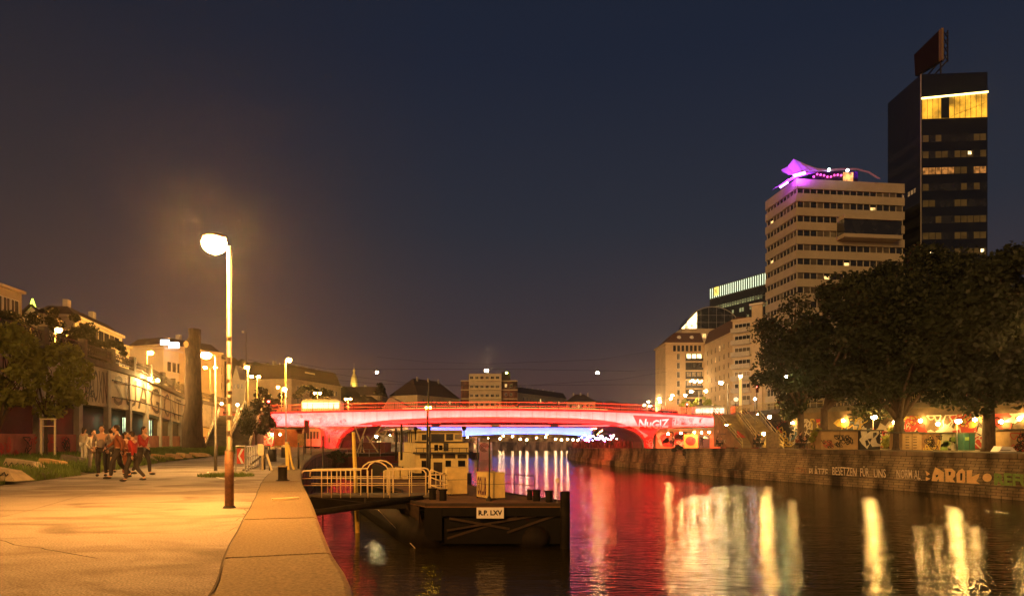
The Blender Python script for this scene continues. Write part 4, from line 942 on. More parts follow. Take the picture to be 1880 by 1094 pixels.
def signal(label,px,py,Y,zb=ZU):
    p=P(px,py,Y); T=thing('traffic_light',label,'traffic light',(p.x,Y,zb)); mb=MB(); mb.tube([(p.x,Y+.1,zb),(p.x,Y+.1,p.z+.4)],.06,6); mb.build('pole',M_dark,T)
    mb=MB(); mb.box(p.x-.17,p.x+.17,Y-.12,Y+.08,p.z-.75,p.z+.28); mb.build('housing',M_black,T)
    mb=MB(); mb.sphere((p.x,Y-.2,p.z),(.16,.1,.16),8,6); mb.build('red_lens',G_redl,T); return T
signal('red traffic light before the young trees on the right street',1261,742,125); signal('red traffic light in front of the dark tree crown',1390,710,88); signal('red traffic light at the head of the left stairs',494,737,100,5.6)
# clock
T=thing('street_clock','round glowing street clock beside the mast at the stair head','clock',(X(1352,110),110,ZU)); p=P(1351,733,110)
mb=MB(); mb.tube([(p.x,110.2,ZU),(p.x,110.2,p.z)],.06,6); mb.build('pole',M_dark,T)
mb=MB(); mb.tube([(p.x,109.8,p.z),(p.x,110.05,p.z)],.36,16); cf=mb.build('clock_face',glow('clock face',(1,.85,.5),1.3),T)
mb=MB(); mb.beam((p.x,109.75,p.z),(p.x,109.75,p.z+.27),.04,.03); mb.beam((p.x,109.75,p.z),(p.x+.18,109.75,p.z-.08),.04,.03); mb.build('hands',M_black,cf)
p=P(1386,732,92); lamp('small cool white globe lamp right of the street clock',(p.x,92,ZU),p.z-ZU,[(0,0,0)],r=.04,bulb=.15,g=G_cool,head=False)
# under-bridge and promenade lamps right
def wall_lamp(label,px,py,Y,g,bulb=.16,grp=None):
    p=P(px,py,Y); T=thing('wall_lamp',label,'lamp',tuple(p),grp)
    mb=MB(); mb.sphere(p,(bulb,bulb*.8,bulb),8,6); mb.build('lamp_glass',g,T,True); mb=MB(); mb.box(p.x-bulb,p.x+bulb,Y+bulb*.7,Y+bulb*1.6,p.z-bulb*.7,p.z+bulb*.9); mb.build('bracket',M_dark,T)
    return T
G_u=lampg('under bridge',(1,.62,.2),110); G_flood=lampg('flood',(1,.62,.14),260)
wall_lamp('first warm lamp under the right bridge span beside the pier',1227,796,106.5,G_u); wall_lamp('second warm lamp under the right bridge span above the red mural',1250,795,107,G_u); wall_lamp('third warm lamp under the right bridge span',1275,793,107,G_u)
wall_lamp('cool lamp between warm ones under the right bridge span',1288,794,107,lampg('under cool',(.9,.85,.9),60)); wall_lamp('fourth warm lamp under the right bridge span above the dark mural',1302,793,107,G_u)
wall_lamp('dazzling floodlight on the wall below the stair head',1334,783,93,G_flood,.26)
wall_lamp('bright lamp low beside the stairs lighting the steps',1402,796,82.5,lampg('flood d',(1,.62,.15),130),.2)
wall_lamp('wall floodlight right of the stairs',1413,765,82,lampg('flood c',(1,.58,.16),90),.2)
p=P(1386,763,86); lamp('short lamp post in the middle of the stairs',(p.x,86,zr(40)),p.z-.2,[(.35,0,0)],r=.04,bulb=.09,g=G_small)
lamp('lamp post glowing under the trees above the graffiti container',(X(1603,70),70,.4),Z(765,70)-.4,[(0,-.2,0)],pole=M_dark,r=.06,bulb=.22,g=lampg('tree flood',(1,.58,.15),100))
lamp('lamp post hidden by leaves left of the rightmost trunk',(X(1757,60.5),60.5,.4),Z(772,60.5)-.4,[(0,-.2,0)],pole=M_dark,r=.05,bulb=.2,g=lampg('tree flood b',(1,.62,.16),95))
lamp('lamp post standing before the mural wall under the trees',(X(1514,74),74,.4),Z(772,74)-.4,[(0,-.2,0)],r=.05,bulb=.16,g=lampg('tree flood c',(1,.62,.2),110))
lamp('lamp on the street above the trees at far right',(X(1850,70),70,ZU),3.5,[(0,-.2,0)],r=.05,bulb=.2,g=lampg('tree flood d',(1,.62,.2),120))
lamp('lamp on the near right street hidden behind the last tree',(X(1960,52),52,ZU),4.5,[(-.4,-.2,0)],r=.05,bulb=.2,g=lampg('tree flood e',(1,.55,.15),260))
for i,(px_,py_) in enumerate([(1455,776),(1548,772),(1642,775),(1690,772),(1722,778),(1790,770),(1838,774),(1872,768)]):
    s_=UPR.px(px_); q=UPR.pt(s_,.9,0)
    wall_lamp(['lamp glowing on the mural wall below the shop signs','lamp on the mural wall behind the ochre container','lamp on the wall above the bright green bush','lamp on the wall above the brown tagged kiosk','lamp on the wall above the pale stall','lamp on the wall behind the lamp lit trunk','lamp on the wall above the upturned boat','last lamp on the wall at the right picture edge'][i],px_,py_,q.y,lampg('mural wall',(1,.60,.17),52),.19)
# shops behind the trees: red and green signs
for lb,x0,x1,y0,y1,c in (('row of glowing red shop signs under the left tree crown',1437,1463,750,757,(1,.05,.03)),('green pharmacy style shop sign among the leaves',1471,1477,744,753,(.5,.9,.1))):
    mb=MB(); mb.box(X(x0,84),X(x1,84),84,84.2,Z(y1,84),Z(y0,84)); tag(mb.build('shop_sign',lit_window('sign %s'%lb[:12],c,4.5,.7)),lb,'sign')
# far embankment lamps seen under the red bridge
for i in range(16):
    px_=[858,897,918,941,955,967,985,1002,1020,1031,1042,1052,1061,968,1004,924][i]; py_=[802,803,805,801,806,807,803,802,806,807,806,807,808,795,797,800][i]; Yf=266
    p=P(px_,py_,Yf); T=thing('street_lamp','warm lamp on the far embankment, number %s from the left under the blue bridge'%['one','two','three','four','five','six','seven','eight','nine','ten','eleven','twelve','thirteen','six and a half','nine and a half','three and a half'][i],'lamp',(p.x,Yf,.3),'lamps along the far embankment')
    T['label']='warm far embankment lamp under the blue bridge, %s from the left'%['first','second','third','fifth','seventh','eighth','tenth','eleventh','twelfth','thirteenth','fourteenth','fifteenth','last','sixth' if False else 'ninth','high twelfth','fourth'][i]
    mb=MB(); mb.tube([(p.x,Yf,.3),(p.x,Yf,p.z)],.07,5); mb.build('pole',M_dark,T); mb=MB(); mb.sphere(p,.42,8,6); mb.build('lamp_glass',lampg('far emb',(1,.66,.28),13),T)
# bar on the right quay under the bridge : string lights, pink and blue
def cluster(label,x0,x1,y0,y1,Y,n,g,seed,name='string_lights',r=.16):
    rr=random.Random(seed); mb=MB(); pts=[]
    for k in range(n):
        x=x0+(x1-x0)*(k+.5)/n; y=y0+(y1-y0)*rr.random(); p=P(x,y,Y+rr.uniform(-3,3)); mb.sphere(p,r,6,4); pts.append(p)
    T=thing(name,label,'lights',tuple(P((x0+x1)/2,(y0+y1)/2,Y))); mb.build('bulbs',g,T); mb=MB(); mb.tube(pts,.03,4); mb.build('cable',M_dark,T); return T
cluster('string of pink and violet bulbs over the quay bar beyond the bridge',1072,1130,800,812,150,16,lampg('pink',(1,.12,.75),22),5)
cluster('string of white bulbs over the quay bar beyond the bridge',1060,1140,798,808,154,15,lampg('whitish',(1,.6,.45),14),6)
cluster('string of blue bulbs at the foot of the blue bridge',1075,1120,803,813,158,9,lampg('bluish',(.25,.3,1),30),7)
cluster('string of orange bulbs high over the quay bar',1085,1150,785,797,140,18,lampg('orange s',(1,.3,.08),30),8,r=.12)
cluster('garland of yellow bulbs on the fourth balcony of the corner building',1266,1290,698,702,222,9,G_small,9,r=.18)
# ---------------------------------------------------------------- left viaduct
VT=thing('viaduct','metro viaduct with graffiti covered wall panels over a dark open gallery','viaduct',tuple(VIA.pt(60,0,0)))
def vtop(s):
    y=VIA.at(s)[0].y
    return 8.0 if y<70 else 8.0-1.5*min(1,(y-70)/40)
def vbot(s): return vtop(s)-3.55
va,vb=VIA.px(-160) or 5, VIA.px(412)
ssv=VIA.sample(2.0,va,vb)
M_panel=mat('pale wall panels',(.52,.44,.30),.85,var=.28,scale=.7)
mb=MB(); strip(mb,VIA,ssv,0,vbot,0,vtop); strip(mb,VIA,ssv,0,vbot,1.2,vbot); mb.build('wall_panels',M_panel,VT)
mb=MB(); strip(mb,VIA,ssv,-.45,lambda s:vtop(s)-.05,-.45,lambda s:vtop(s)+.45); strip(mb,VIA,ssv,-.45,lambda s:vtop(s)-.05,0,lambda s:vtop(s)-.05); strip(mb,VIA,ssv,-.45,lambda s:vtop(s)+.45,1.5,lambda s:vtop(s)+.45); mb.build('cornice',M_concd,VT)
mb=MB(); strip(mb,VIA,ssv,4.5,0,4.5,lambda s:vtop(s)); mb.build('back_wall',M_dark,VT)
mb=MB(); strip(mb,VIA,ssv,0.02,lambda s:vtop(s)+.35,30,lambda s:vtop(s)+.35); mb.build('upper_deck',M_road,VT)
mb=MB(); strip(mb,VIA,ssv,.1,0,.1,1.85); strip(mb,VIA,ssv,.1,1.85,.4,1.85); mb.build('low_wall',mat('reddish low wall',(.36,.13,.09),.85,var=.4,scale=.5),VT)
n_=int((vb-va)/6.2)
for k in range(n_+1):
    q=va+k*6.2; mb=MB(); o,t_=VIA.at(q); nn=Vector((t_.y,-t_.x,0))
    mb.obox(o,t_,nn,-.35,.35,-.3,.12,0,vtop(q)-.1); mb.build('column',M_conc,VT)
    mb=MB(); mb.obox(o,t_,nn,-.32,.32,-.0,.5,vtop(q)+.45,vtop(q)+1.9); mb.build('pedestal',M_concd,VT)
mb=MB()
for h in (.75,1.55): mb.tube([VIA.pt(q,-.3,vtop(q)+h) for q in VIA.sample(3,va,vb)],.05,5)
mb.build('railing',M_dark,VT)
mb=MB()
for i in range(int((vb-va)/.45)):
    q=va+i*.45; a_=VIA.pt(q,-.3,vtop(q)+.75); b_=VIA.pt(q+.45,-.3,vtop(q)+1.5); mb.beam(a_,b_,.05,.05); mb.beam(VIA.pt(q+.45,-.3,vtop(q)+.75),VIA.pt(q,-.3,vtop(q)+1.5),.05,.05)
mb.build('lattice',M_dark,VT)
# big block letters on the panels
def vtext(t_,px0,px1,c=M_gk):
    s0,s1=VIA.px(px0),VIA.px(px1); h=2.9; size=h/.69; vs,_=glyphs(t_,size,0,0); wm=max(v[0] for v in vs); k=(s1-s0)/wm
    mb=MB(); mb.text(t_,size,lambda a,b_: VIA.pt(s0+a,-.03,vbot(s0+a)+.3+b_),0,0,0,k); mb.build('lettering',c,VT)
M_gbr=mat('brown paint',(.06,.04,.025),.8,var=.3)
vtext('NXOXN',150,196,M_gbr); vtext('SUAG',207,292,M_gbr); vtext('CNTU',300,345,M_gbr); vtext('MOLE',2,60,M_gbr)
scribble(VT,VIA,VIA.px(150),VIA.px(410),5.2,7.3,31,[M_gk],-.06,n=10,lw=.1)
mb=MB()
for q in VIA.sample(.55,VIA.px(205),VIA.px(345)):
    for dz in (1.0,2.6): mb.beam(VIA.pt(q,-.03,vbot(q)+dz),VIA.pt(q,-.2,vbot(q)+dz),.12,.14)
mb.build('peg_row',M_dark,VT)
scribble(VT,VIA,VIA.px(0),VIA.px(130),.3,1.6,33,[M_gk,M_gr],.0,n=9,lw=.08)
# doorways lit inside the gallery
def door(label,px,w_,y0,y1,g,off=3.9):
    s0=VIA.px(px)+1.2; o,t_=VIA.at(s0); nn=Vector((t_.y,-t_.x,0)); T=thing('lit_doorway',label,'doorway',tuple(o-nn*off))
    mb=MB(); mb.obox(o-nn*off,t_,nn,-w_/2,w_/2,0,.1,y0,y1); mb.build('opening',g,T)
    mb=MB(); 
    for a_ in (-w_/2-.12,w_/2,-.05): mb.obox(o-nn*off,t_,nn,a_,a_+.12,.1,.2,y0,y1)
    mb.obox(o-nn*off,t_,nn,-w_/2-.12,w_/2+.12,.1,.2,y1,y1+.15); mb.build('frame',M_dark,T)
G_door=lit_window('gallery light',(.8,1,.55),3.5,.6)
door('narrow white lit opening in the gallery left of the wide column',262,.7,1.2,4.0,G_door); door('wide lit doorway in the gallery left of the trunk',291,1.6,.4,4.0,G_door); door('lit doorway beside the cut trunk',327,1.6,.6,4.0,G_door)
mb=MB()
for lb,px_,py_ in (('wall lamp pair on the viaduct panels, left one',254,694),('wall lamp pair on the viaduct panels, right one',270,697)):
    s0=VIA.px(px_); p=VIA.pt(s0,-1.1,0); p.z=Z(py_,p.y); T=thing('wall_lamp',lb,'lamp',tuple(p)); q=VIA.pt(s0,0,p.z-.2)
    mb=MB(); mb.tube([q,p],.04,5); mb.build('arm',M_dark,T); mb=MB(); mb.sphere(p-Vector((0,0,.08)),.16,8,6); mb.build('lamp_glass',lampg('viaduct',(1,.62,.2),420),T)
for lb,px_,py_ in (('wall lamp at the far end of the viaduct, left of the pole',407,741),('wall lamp at the far end of the viaduct, right of the pole',436,743)):
    p=P(px_,py_,98); T=thing('wall_lamp',lb,'lamp',tuple(p)); mb=MB(); mb.sphere(p,.17,8,6); mb.build('lamp_glass',lampg('viaduct b',(1,.62,.2),130),T); mb=MB(); mb.box(p.x-.05,p.x+.05,98,101,p.z+.1,p.z+.2); mb.build('arm',M_dark,T)
# wall between the viaduct end and the bridge, red graffiti wall
AW=thing('abutment_wall','bridge abutment wall painted red with graffiti behind the stair foot','wall',(X(470,108),108,0))
mb=MB(); mb.box(X(398,108),X(500,108),108,109,0,5.6); mb.build('wall_face',mat('rusty red painted wall',(.42,.10,.08),.85,var=.45,scale=.6),AW)
mb=MB(); mb.box(X(398,108),X(500,108),107.8,109,5.6,6.0); mb.build('coping',M_concd,AW)
flat=Path([(X(396,107.9),107.9),(X(450,107.9),107.9),(X(600,107.9),107.9)])
scribble(AW,flat,1,9,.4,5,41,[M_gp,M_gk,M_gr],-.08,n=7,lw=.14)
UBW=thing('underpass_wall','painted wall under the left bridge span behind the parked tram car','wall',(X(560,118),118,0))
mb=MB(); mb.box(X(480,118),X(640,118),118,119,0,4.8); mb.build('wall_face',mat('painted underpass wall',(.42,.16,.10),.85,var=.5,scale=.4),UBW)
wall_lamp('bright lamp low on the wall left of the bridge underpass',499,797,107.4,lampg('und l',(1,.65,.25),90)); wall_lamp('second bright lamp on the wall left of the bridge underpass',514,797,107.4,lampg('und l',(1,.65,.25),90))
RWW=thing('underpass_wall','wall with murals under the right bridge span','wall',(X(1270,109),109,0))
mb=MB(); mb.box(X(1204,109),X(1326,109),109,110,-1,5); mb.build('wall_face',mat('ochre underpass wall',(.42,.25,.12),.85,var=.4,scale=.5),RWW)
flat2=Path([(X(1204,108.9),108.9),(X(1260,108.9),108.9),(X(1330,108.9),108.9)])
fills(RWW,flat2,.5,5,.2,2.6,51,[M_gr,M_gp],-.02,5,.9); scribble(RWW,flat2,.5,5,.2,2.6,52,[M_gk],-.08,n=6,lw=.1)
def panel(label,x0,x1,y0,y1,Y,base,name='mural_board'):
    T=thing(name,label,'board',(X((x0+x1)/2,Y),Y,Z(y1,Y))); mb=MB(); mb.box(X(x0,Y),X(x1,Y),Y,Y+.15,Z(y1,Y),Z(y0,Y)); mb.build('board',base,T); return T
T=panel('board with a round red painted face leaning under the bridge',1256,1281,797,822,108,M_gy); c=P(1268,809,107.95)
mb=MB(); mb.plate(c,(1,0,0),(0,0,1),[(.85*math.cos(k*math.tau/16),.75*math.sin(k*math.tau/16)) for k in range(16)],(0,-1,0),.02); mb.build('painted_disc',M_gr,T)
mb=MB()
for dx in (-.3,.3): mb.plate(c+Vector((dx,-.03,.15)),(1,0,0),(0,0,1),[(.14*math.cos(k*math.tau/8),.18*math.sin(k*math.tau/8)) for k in range(8)],(0,-1,0),.02)
mb.plate(c+Vector((0,-.03,-.3)),(1,0,0),(0,0,1),[(-.4,.1),(-.2,-.08),(.2,-.08),(.4,.1),(0,.02)],(0,-1,0),.02); mb.build('painted_features',M_gk,T)
T=panel('dark board painted with a pale cap shape under the bridge',1284,1303,799,822,108,mat('dark mural',(.03,.035,.03),.7)); c=P(1293,805,107.95)
mb=MB(); mb.plate(c,(1,0,0),(0,0,1),[(-.7,0),(-.3,.3),(.3,.3),(.7,0),(0,.08)],(0,-1,0),.02); mb.build('painted_shape',M_gp,T)
# ---------------------------------------------------------------- stairs
def stairs(label, top_, bot_, width, nst, label_mat, solid=True, railm=None):
    """top_/bot_ : centre points of upper and lower end"""
    a=Vector(top_); b_=Vector(bot_); d=Vector((b_.x-a.x,b_.y-a.y,0)); L_=d.length; d/=L_; n=Vector((-d.y,d.x,0))
    T=thing('staircase',label,'stairs',(b_.x,b_.y,b_.z)); mb=MB(); h=(a.z-b_.z)/nst
    for i in range(nst): mb.obox(a,d,n,L_*i/nst,L_*(i+1)/nst,-width/2,width/2,b_.z if solid else a.z-h*(i+1)-.3-a.z+0, a.z-h*(i+1)) if solid else None
    v2=MB(); v2.v=[(x,y,z) for x,y,z in mb.v]; 
    # obox adds z of a : correct for it
    v2.v=[(x,y,z-a.z) for x,y,z in mb.v]; v2.f=mb.f; v2.m=mb.m; v2.build('steps',label_mat,T)
    for sgn in (-1,1):
        o=n*sgn*(width/2+.02)
        mb=MB(); mb.plate(a+o+Vector((0,0,0)),d,(0,0,1),[(0,-.5),(0,.25),(L_,b_.z-a.z+.25),(L_,b_.z-a.z-.1)],n*sgn,.12); mb.build('stringer',label_mat,T)
        rt=MB(); 
        for hh in (.55,1.05): rt.tube([a+o+Vector((0,0,hh)),b_+o+Vector((0,0,hh))],.05,6)
        rl=rt.build('handrail',railm or M_yrail,T)
        for k in range(6):
            q=a+(b_-a)*k/5+o; mb=MB(); mb.beam(q,q+Vector((0,0,1.05)),.05,.05); mb.build('post',railm or M_yrail,rl)
    return T
stairs('broad lit stairs leading down from the right end of the bridge',P(1336,758,97),(X(1392,86),86,.3),4.2,26,mat('ochre stair concrete',(.26,.19,.09),.85,var=.4,scale=.8))
stairs('upper flight of stairs right of the broad bridge stairs',P(1370,758,95),(X(1418,82),82,.35),2.6,26,MATS['ochre stair concrete'])
stairs('dark stairs with pale handrail left of the nearest lamp pole',P(420,760,100),(X(396,86),86,.2),2.6,24,M_concd,railm=M_metal)
stairs('stairs with twin handrails leading up to the bridge on the left bank',P(468,742,102),(X(437,84),84,.1),2.6,26,M_concd,railm=M_metal)
# tram on the approach, parked old tram car below, shelter
def vehicle(name,label,cat,x0,x1,z0,zt,Y,dep,bodym,glassm,nw,dims=.55):
    T=thing(name,label,cat,((x0+x1)/2,Y,z0)); mb=MB(); h=zt-z0; 
    mb.plate((x0,Y,0),(1,0,0),(0,0,1),[(.0,z0+.3),(x1-x0,z0+.3),(x1-x0,zt-.35),(x1-x0-.25,zt-.05),(.25,zt-.05),(0,zt-.35)],(0,1,0),dep); mb.build('body',bodym,T)
    w_=(x1-x0-.4)/nw
    for k in range(nw):
        mb=MB(); mb.box(x0+.25+k*w_,x0+.1+(k+1)*w_,Y-.05,Y-.003,z0+h*.48,z0+h*.84,0); mb.build('window',glassm,T)
    for k in (.15,.3,.7,.85):
        mb=MB(); c=x0+(x1-x0)*k; mb.tube([(c,Y+.1,z0+.33),(c,Y+.3,z0+.33)],.33,12); mb.build('wheel',M_black,T)
    mb=MB(); mb.box(x0+.6,x1-.6,Y+.4,Y+dep-.4,zt-.05,zt+.18); mb.build('roof_unit',M_metal,T)
    return T
vehicle('tram','brightly lit tram crossing the left bridge approach','tram',X(553,122),X(625,122),5.75,8.7,122,2.4,mat('tram paint',(.7,.62,.5),.4),glow('tram window light',(1,.8,.45),2.2),7)
vehicle('tram_car','old cream tram car used as a kiosk under the left bridge span','tram',X(560,104),X(598,104)-.4,0,3.1,102.6,2.3,M_cream,M_glass2,5)
T=vehicle('car','parked car with glowing red tail lights on the right street end','car',X(1209,119),X(1245,119),5.2,6.7,119,1.8,mat('car paint dark',(.08,.06,.06),.3),M_glass,4)
mb=MB(); mb.sphere((X(1209,119),118.9,5.9),.16,6,5); mb.build('tail_light',lampg('tail',(1,.12,.1),12),T)
T=vehicle('bus','pale city bus with lit windows at the stair head of the bridge','bus',X(1275,121),X(1332,121),5.1,7.5,121,2.4,M_white,glow('bus window light',(1,.7,.5),2.2),6)
# ---------------------------------------------------------------- barge
M_hull=mat('black tarred steel',(.013,.010,.007),.7,var=.6,scale=1.5,bump=.3,spec=.12)
M_hullr=mat('rusty steel',(.035,.02,.011),.8,var=.55,scale=2.2,bump=.3)
M_deckp=mat('worn brown deck',(.17,.085,.035),.85,var=.4,scale=1.6,bump=.2)
M_box=mat('weathered cream sheet metal',(.72,.54,.20),.6,var=.16,scale=2.5)
DZ=-1.2
BG=thing('pontoon_barge','black steel landing pontoon with cream cabinets and a white name board on its end','barge',(-.8,27,WZ))
FLx,FRx=-3.75,2.25
deck=[(-3.55,27.0),(2.2,27.0),(2.2,28.2),(-.3,32.6),(-5.2,44.5),(-11.2,44.5),(-5.75,34.2),(-4.9,29.2)]
mb=MB(); mb.prism(deck,DZ-.14,DZ); mb.build('deck',M_deckp,BG)
mb=MB()
for (x0,y0),(x1,y1) in zip(deck,deck[1:]+deck[:1]):
    mb.beam((x0,y0,DZ-.02),(x1,y1,DZ-.02),.09,.12)
mb.build('edge_rail',M_hullr,BG)
mb=MB(); mb.box(-3.6,2.2,27.26,27.5,WZ+.12,DZ-.14); mb.box(-3.6,2.2,27.05,27.35,DZ-.5,DZ-.14); mb.box(-3.62,-2.9,27.0,27.5,WZ+.3,DZ-.14); mb.build('end_bulkhead',M_black,BG)
mb=MB()
mb.beam((-2.7,27.25,WZ+.35),(.2,27.25,DZ-.55),.05,.09); mb.beam((-2.6,27.12,DZ-.6),(-.1,27.2,WZ+.75),.05,.09); mb.beam((-.2,27.2,WZ+.6),(1.9,27.2,DZ-.45),.05,.09); mb.beam((-2.7,27.1,WZ+.7),(1.0,27.2,DZ-.5),.05,.08)
mb.build('cross_brace',M_hullr,BG)
# two round nosed floats
for (xc,yn,yb_,xb,r_) in ((-3.3,27.1,44,-9.8,.95),(1.25,27.0,44,-6.2,.85)):
    mb=MB(); pts=[]; rr_=[]
    ds=[0,.25,.6,1.0,1.6,2.2,17]
    for k,dd in enumerate(ds):
        t_=dd/17; pts.append((xc+(xb-xc)*t_, yn+(yb_-yn)*t_, WZ+.22+ (0.25 if k<3 else 0)*(1-dd))); rr_.append(r_*[.35,.62,.82,.93,.98,1.0,1.0][k])
    mb.tube(pts,rr_,18); mb.build('float',M_hull,BG,True)
# side ribs and hull side on the quay side
mb=MB(); side=[(-4.9,29.2),(-5.75,34.2),(-11.2,44.5)]
for k in range(16):
    t_=k/15; p0=Vector((-3.9,27.6,0)).lerp(Vector((-6.3,34.6,0)),t_); mb.beam((p0.x-.45*t_-.1,p0.y,DZ-.16),(p0.x+.15,p0.y+.15,WZ+.1),.1,.14)
mb.build('side_ribs',M_hullr,BG)
mb=MB(); mb.add([(-3.9,27.5,WZ),(-6.6,36,WZ),(-11,44.5,WZ),(-3.9,27.5,DZ-.3),(-6.2,36,DZ-.3),(-10.8,44.5,DZ-.3)],[(0,1,4,3),(1,2,5,4)]); mb.add([(2.2,27.6,WZ),(-.2,33,WZ),(-5,44,WZ),(2.1,27.6,DZ-.14),(-.3,32.6,DZ-.14),(-5.2,44.5,DZ-.14)],[(0,3,4,1),(1,4,5,2)]); mb.build('hull_side',M_hull,BG)
mb=MB(); 
for k in range(5): mb.box(-5.2-.12*k,-5.05-.12*k,30.4+k*.9,30.8+k*.9,DZ-.75,DZ-.15)
mb.build('fender_timber',M_concd,BG)
# corner dolphin post, bollards
mb=MB(); mb.tube([(2.18,26.85,WZ-.4),(2.18,26.85,-.66)],[.2,.2],14); mb.build('corner_post',M_hull,BG)
def bollard_pair(x,y,s=1):
    for dx,dy in ((-.27,.45),(.22,0)):
        mb=MB(); mb.lathe((x+dx*s,y+dy*s,DZ),[(.15*s,0),(.15*s,.40*s),(.19*s,.41*s),(.19*s,.47*s),(.02,.48*s)],14); mb.build('bollard',M_hull,BG)
bollard_pair(-3.25,28.6,1.05); bollard_pair(1.35,27.9,1.05); 
mb=MB(); mb.lathe((.78,28.9,DZ),[(.12,0),(.12,.42),(.14,.45),(.02,.46)],12); mb.build('bollard',M_hull,BG)
# name board
mb=MB(); mb.box(X(875,26.9),X(925,26.9),26.88,26.93,Z(951,26.9),Z(931,26.9)); nb=mb.build('name_board',M_white,BG)
z0=Z(945,26.87); size=(Z(936.5,26.87)-z0)/.69; vs,_=glyphs('R.P. LXV',size,0,.01); wm=max(v[0] for v in vs); kx=(X(922,26.87)-X(878,26.87))/wm
mb=MB(); mb.text('R.P. LXV',size,lambda a_,b_: Vector((X(878,26.87)+a_,26.868,z0+b_)),0,0,.01,kx); mb.build('lettering',M_black,nb)
# cabinets on the deck
def cabinet(x0,x1,y0,dx,dy,z1,label,tagged):
    T=thing('deck_cabinet',label,'cabinet',((x0+x1)/2,y0,DZ+.002))
    # front-left face runs (x0,y0)->(x0-dx, y0+dy)
    a=Vector((x0,y0,0)); b_=Vector((x1,y0+.25,0)); c=Vector((x0-dx,y0+dy,0)); d=b_+(c-a)
    mb=MB(); mb.prism([tuple(a[:2]),tuple(b_[:2]),tuple(d[:2]),tuple(c[:2])],DZ+.08,z1); mb.build('casing',M_box,T)
    mb=MB(); mb.prism([(a.x-.03,a.y-.03),(b_.x+.03,b_.y-.03),(d.x+.03,d.y+.03),(c.x-.03,c.y+.03)],z1,z1+.04); mb.build('lid',M_box,T)
    mb=MB(); zm=(DZ+z1)/2+.1; mb.beam(a+Vector((0,-.006,zm)),b_+Vector((0,-.006,zm)),.012,.02); mb.beam(c+Vector((-.006,-.006,zm)),a+Vector((-.006,-.006,zm)),.012,.02); mb.build('seam',M_concd,T)
    for q in (a,b_,c): mb=MB(); mb.beam(q+Vector((.03,.05,DZ+.002)),q+Vector((.03,.05,DZ+.1)),.06,.06); mb.build('foot',M_dark,T)
    if tagged:
        u=(a-c); L_=u.length; u/=L_; n=Vector((u.y,-u.x,0)); M_pur=mat('purple red spray',(.12,.03,.05),.7)
        hh=z1-DZ-.08
        size=(.70*hh)/.69; vs,_=glyphs('GOLU8',size,0,.03); wm=max(v[0] for v in vs); k_=L_*.86/wm
        mb=MB(); mb.text('GOLU8',size,lambda p_,q_: c+u*(L_*.07+p_)+n*.012+Vector((0,0,DZ+.22+q_)),0,0,.03,k_); mb.build('lettering',M_pur,T)
        mb=MB(); mb.text('GOLU8',size*.16,lambda p_,q_: c+u*(L_*.7+p_*.3)+n*.02+Vector((0,0,DZ+.25+q_)),0,0,.0,k_*1.02); mb.build('lettering_fill',M_gp,T)
        mb=MB()
        for k in range(7): s_=L_*(.12+.11*k); mb.beam(c+u*s_+n*.01+Vector((0,0,DZ+.26)),c+u*s_+n*.01+Vector((0,0,DZ+.14-.06*(k%2))),.02,.01)
        mb.build('paint_drips',M_pur,T)
    return T
cabinet(X(894,28.8),X(927,28.8),28.8,.5,1.0,-.03,'cream cabinet tagged with purple spray lettering on the barge deck',True)
cabinet(X(822,31),X(857,31),31,.2,.8,.10,'plain cream cabinet behind the bollards on the barge deck',False)
# poles on the barge
def pole(name,label,base,topz_,r,m_,cat='pole',lean=(0,0),group=None):
    mb=MB(); b_=Vector(base); mb.tube([b_,Vector((b_.x+lean[0],b_.y+lean[1],topz_))],[r,r*.85],8); return tag(mb.build(name,m_,None,True),label,cat,group)
T=thing('flag_pole','black pole with a conical foot standing beside the tagged cabinet','pole',(X(898,28.4),28.4,DZ)); mb=MB(); mb.tube([(T.location.x,28.4,DZ),(T.location.x+.02,28.4,Z(802,28.4))],[.035,.03],8); mb.build('shaft',M_dark,T); mb=MB(); mb.lathe(tuple(T.location),[(.17,0),(.06,.18),(.04,.22)],10); mb.build('foot',M_dark,T)
pole('pole','thin dark pole on the far side of the barge deck',(X(877,33),33,DZ),Z(803,33),.035,M_dark)
mb=MB(); mb.tube([(X(877,33),33,Z(803,33)),(X(899,30),30,Z(803,30))],.02,5); tag(mb.build('cable',M_dark),'cable strung between the two dark barge poles','cable')
T=thing('mast','tall black mast with twin yellow lamps rising in front of the bridge','mast',(X(786,33),33,DZ)); mb=MB(); mb.tube([(X(784,33),33,DZ),(X(785,33),33,Z(760,33)),(X(788,33),33,Z(697,33))],[.06,.05,.03],8); mb.build('shaft',M_dark,T)
for dx in (-.09,.1): mb=MB(); mb.sphere(P(786,748,32.9)+Vector((dx,0,0)),.065,8,6); mb.build('lamp_glass',lampg('mast yellow',(1,.62,.03),25),T)
pole('pole','second dark mast close behind the twin lamp mast',(X(789,36),36,DZ),Z(782,36),.06,M_dark)
T=thing('sign_pole','yellow banner board on a pole between the dark masts','sign',(X(787,38),38,WZ)); mb=MB(); mb.box(X(785,38),X(790,38),38,38.05,Z(801,38),Z(782,38)); mb.build('board',M_yel,T); mb=MB(); mb.tube([(X(787,38.1),38.1,WZ),(X(787,38.1),38.1,Z(801,38))],.03,6); mb.build('shaft',M_dark,T)
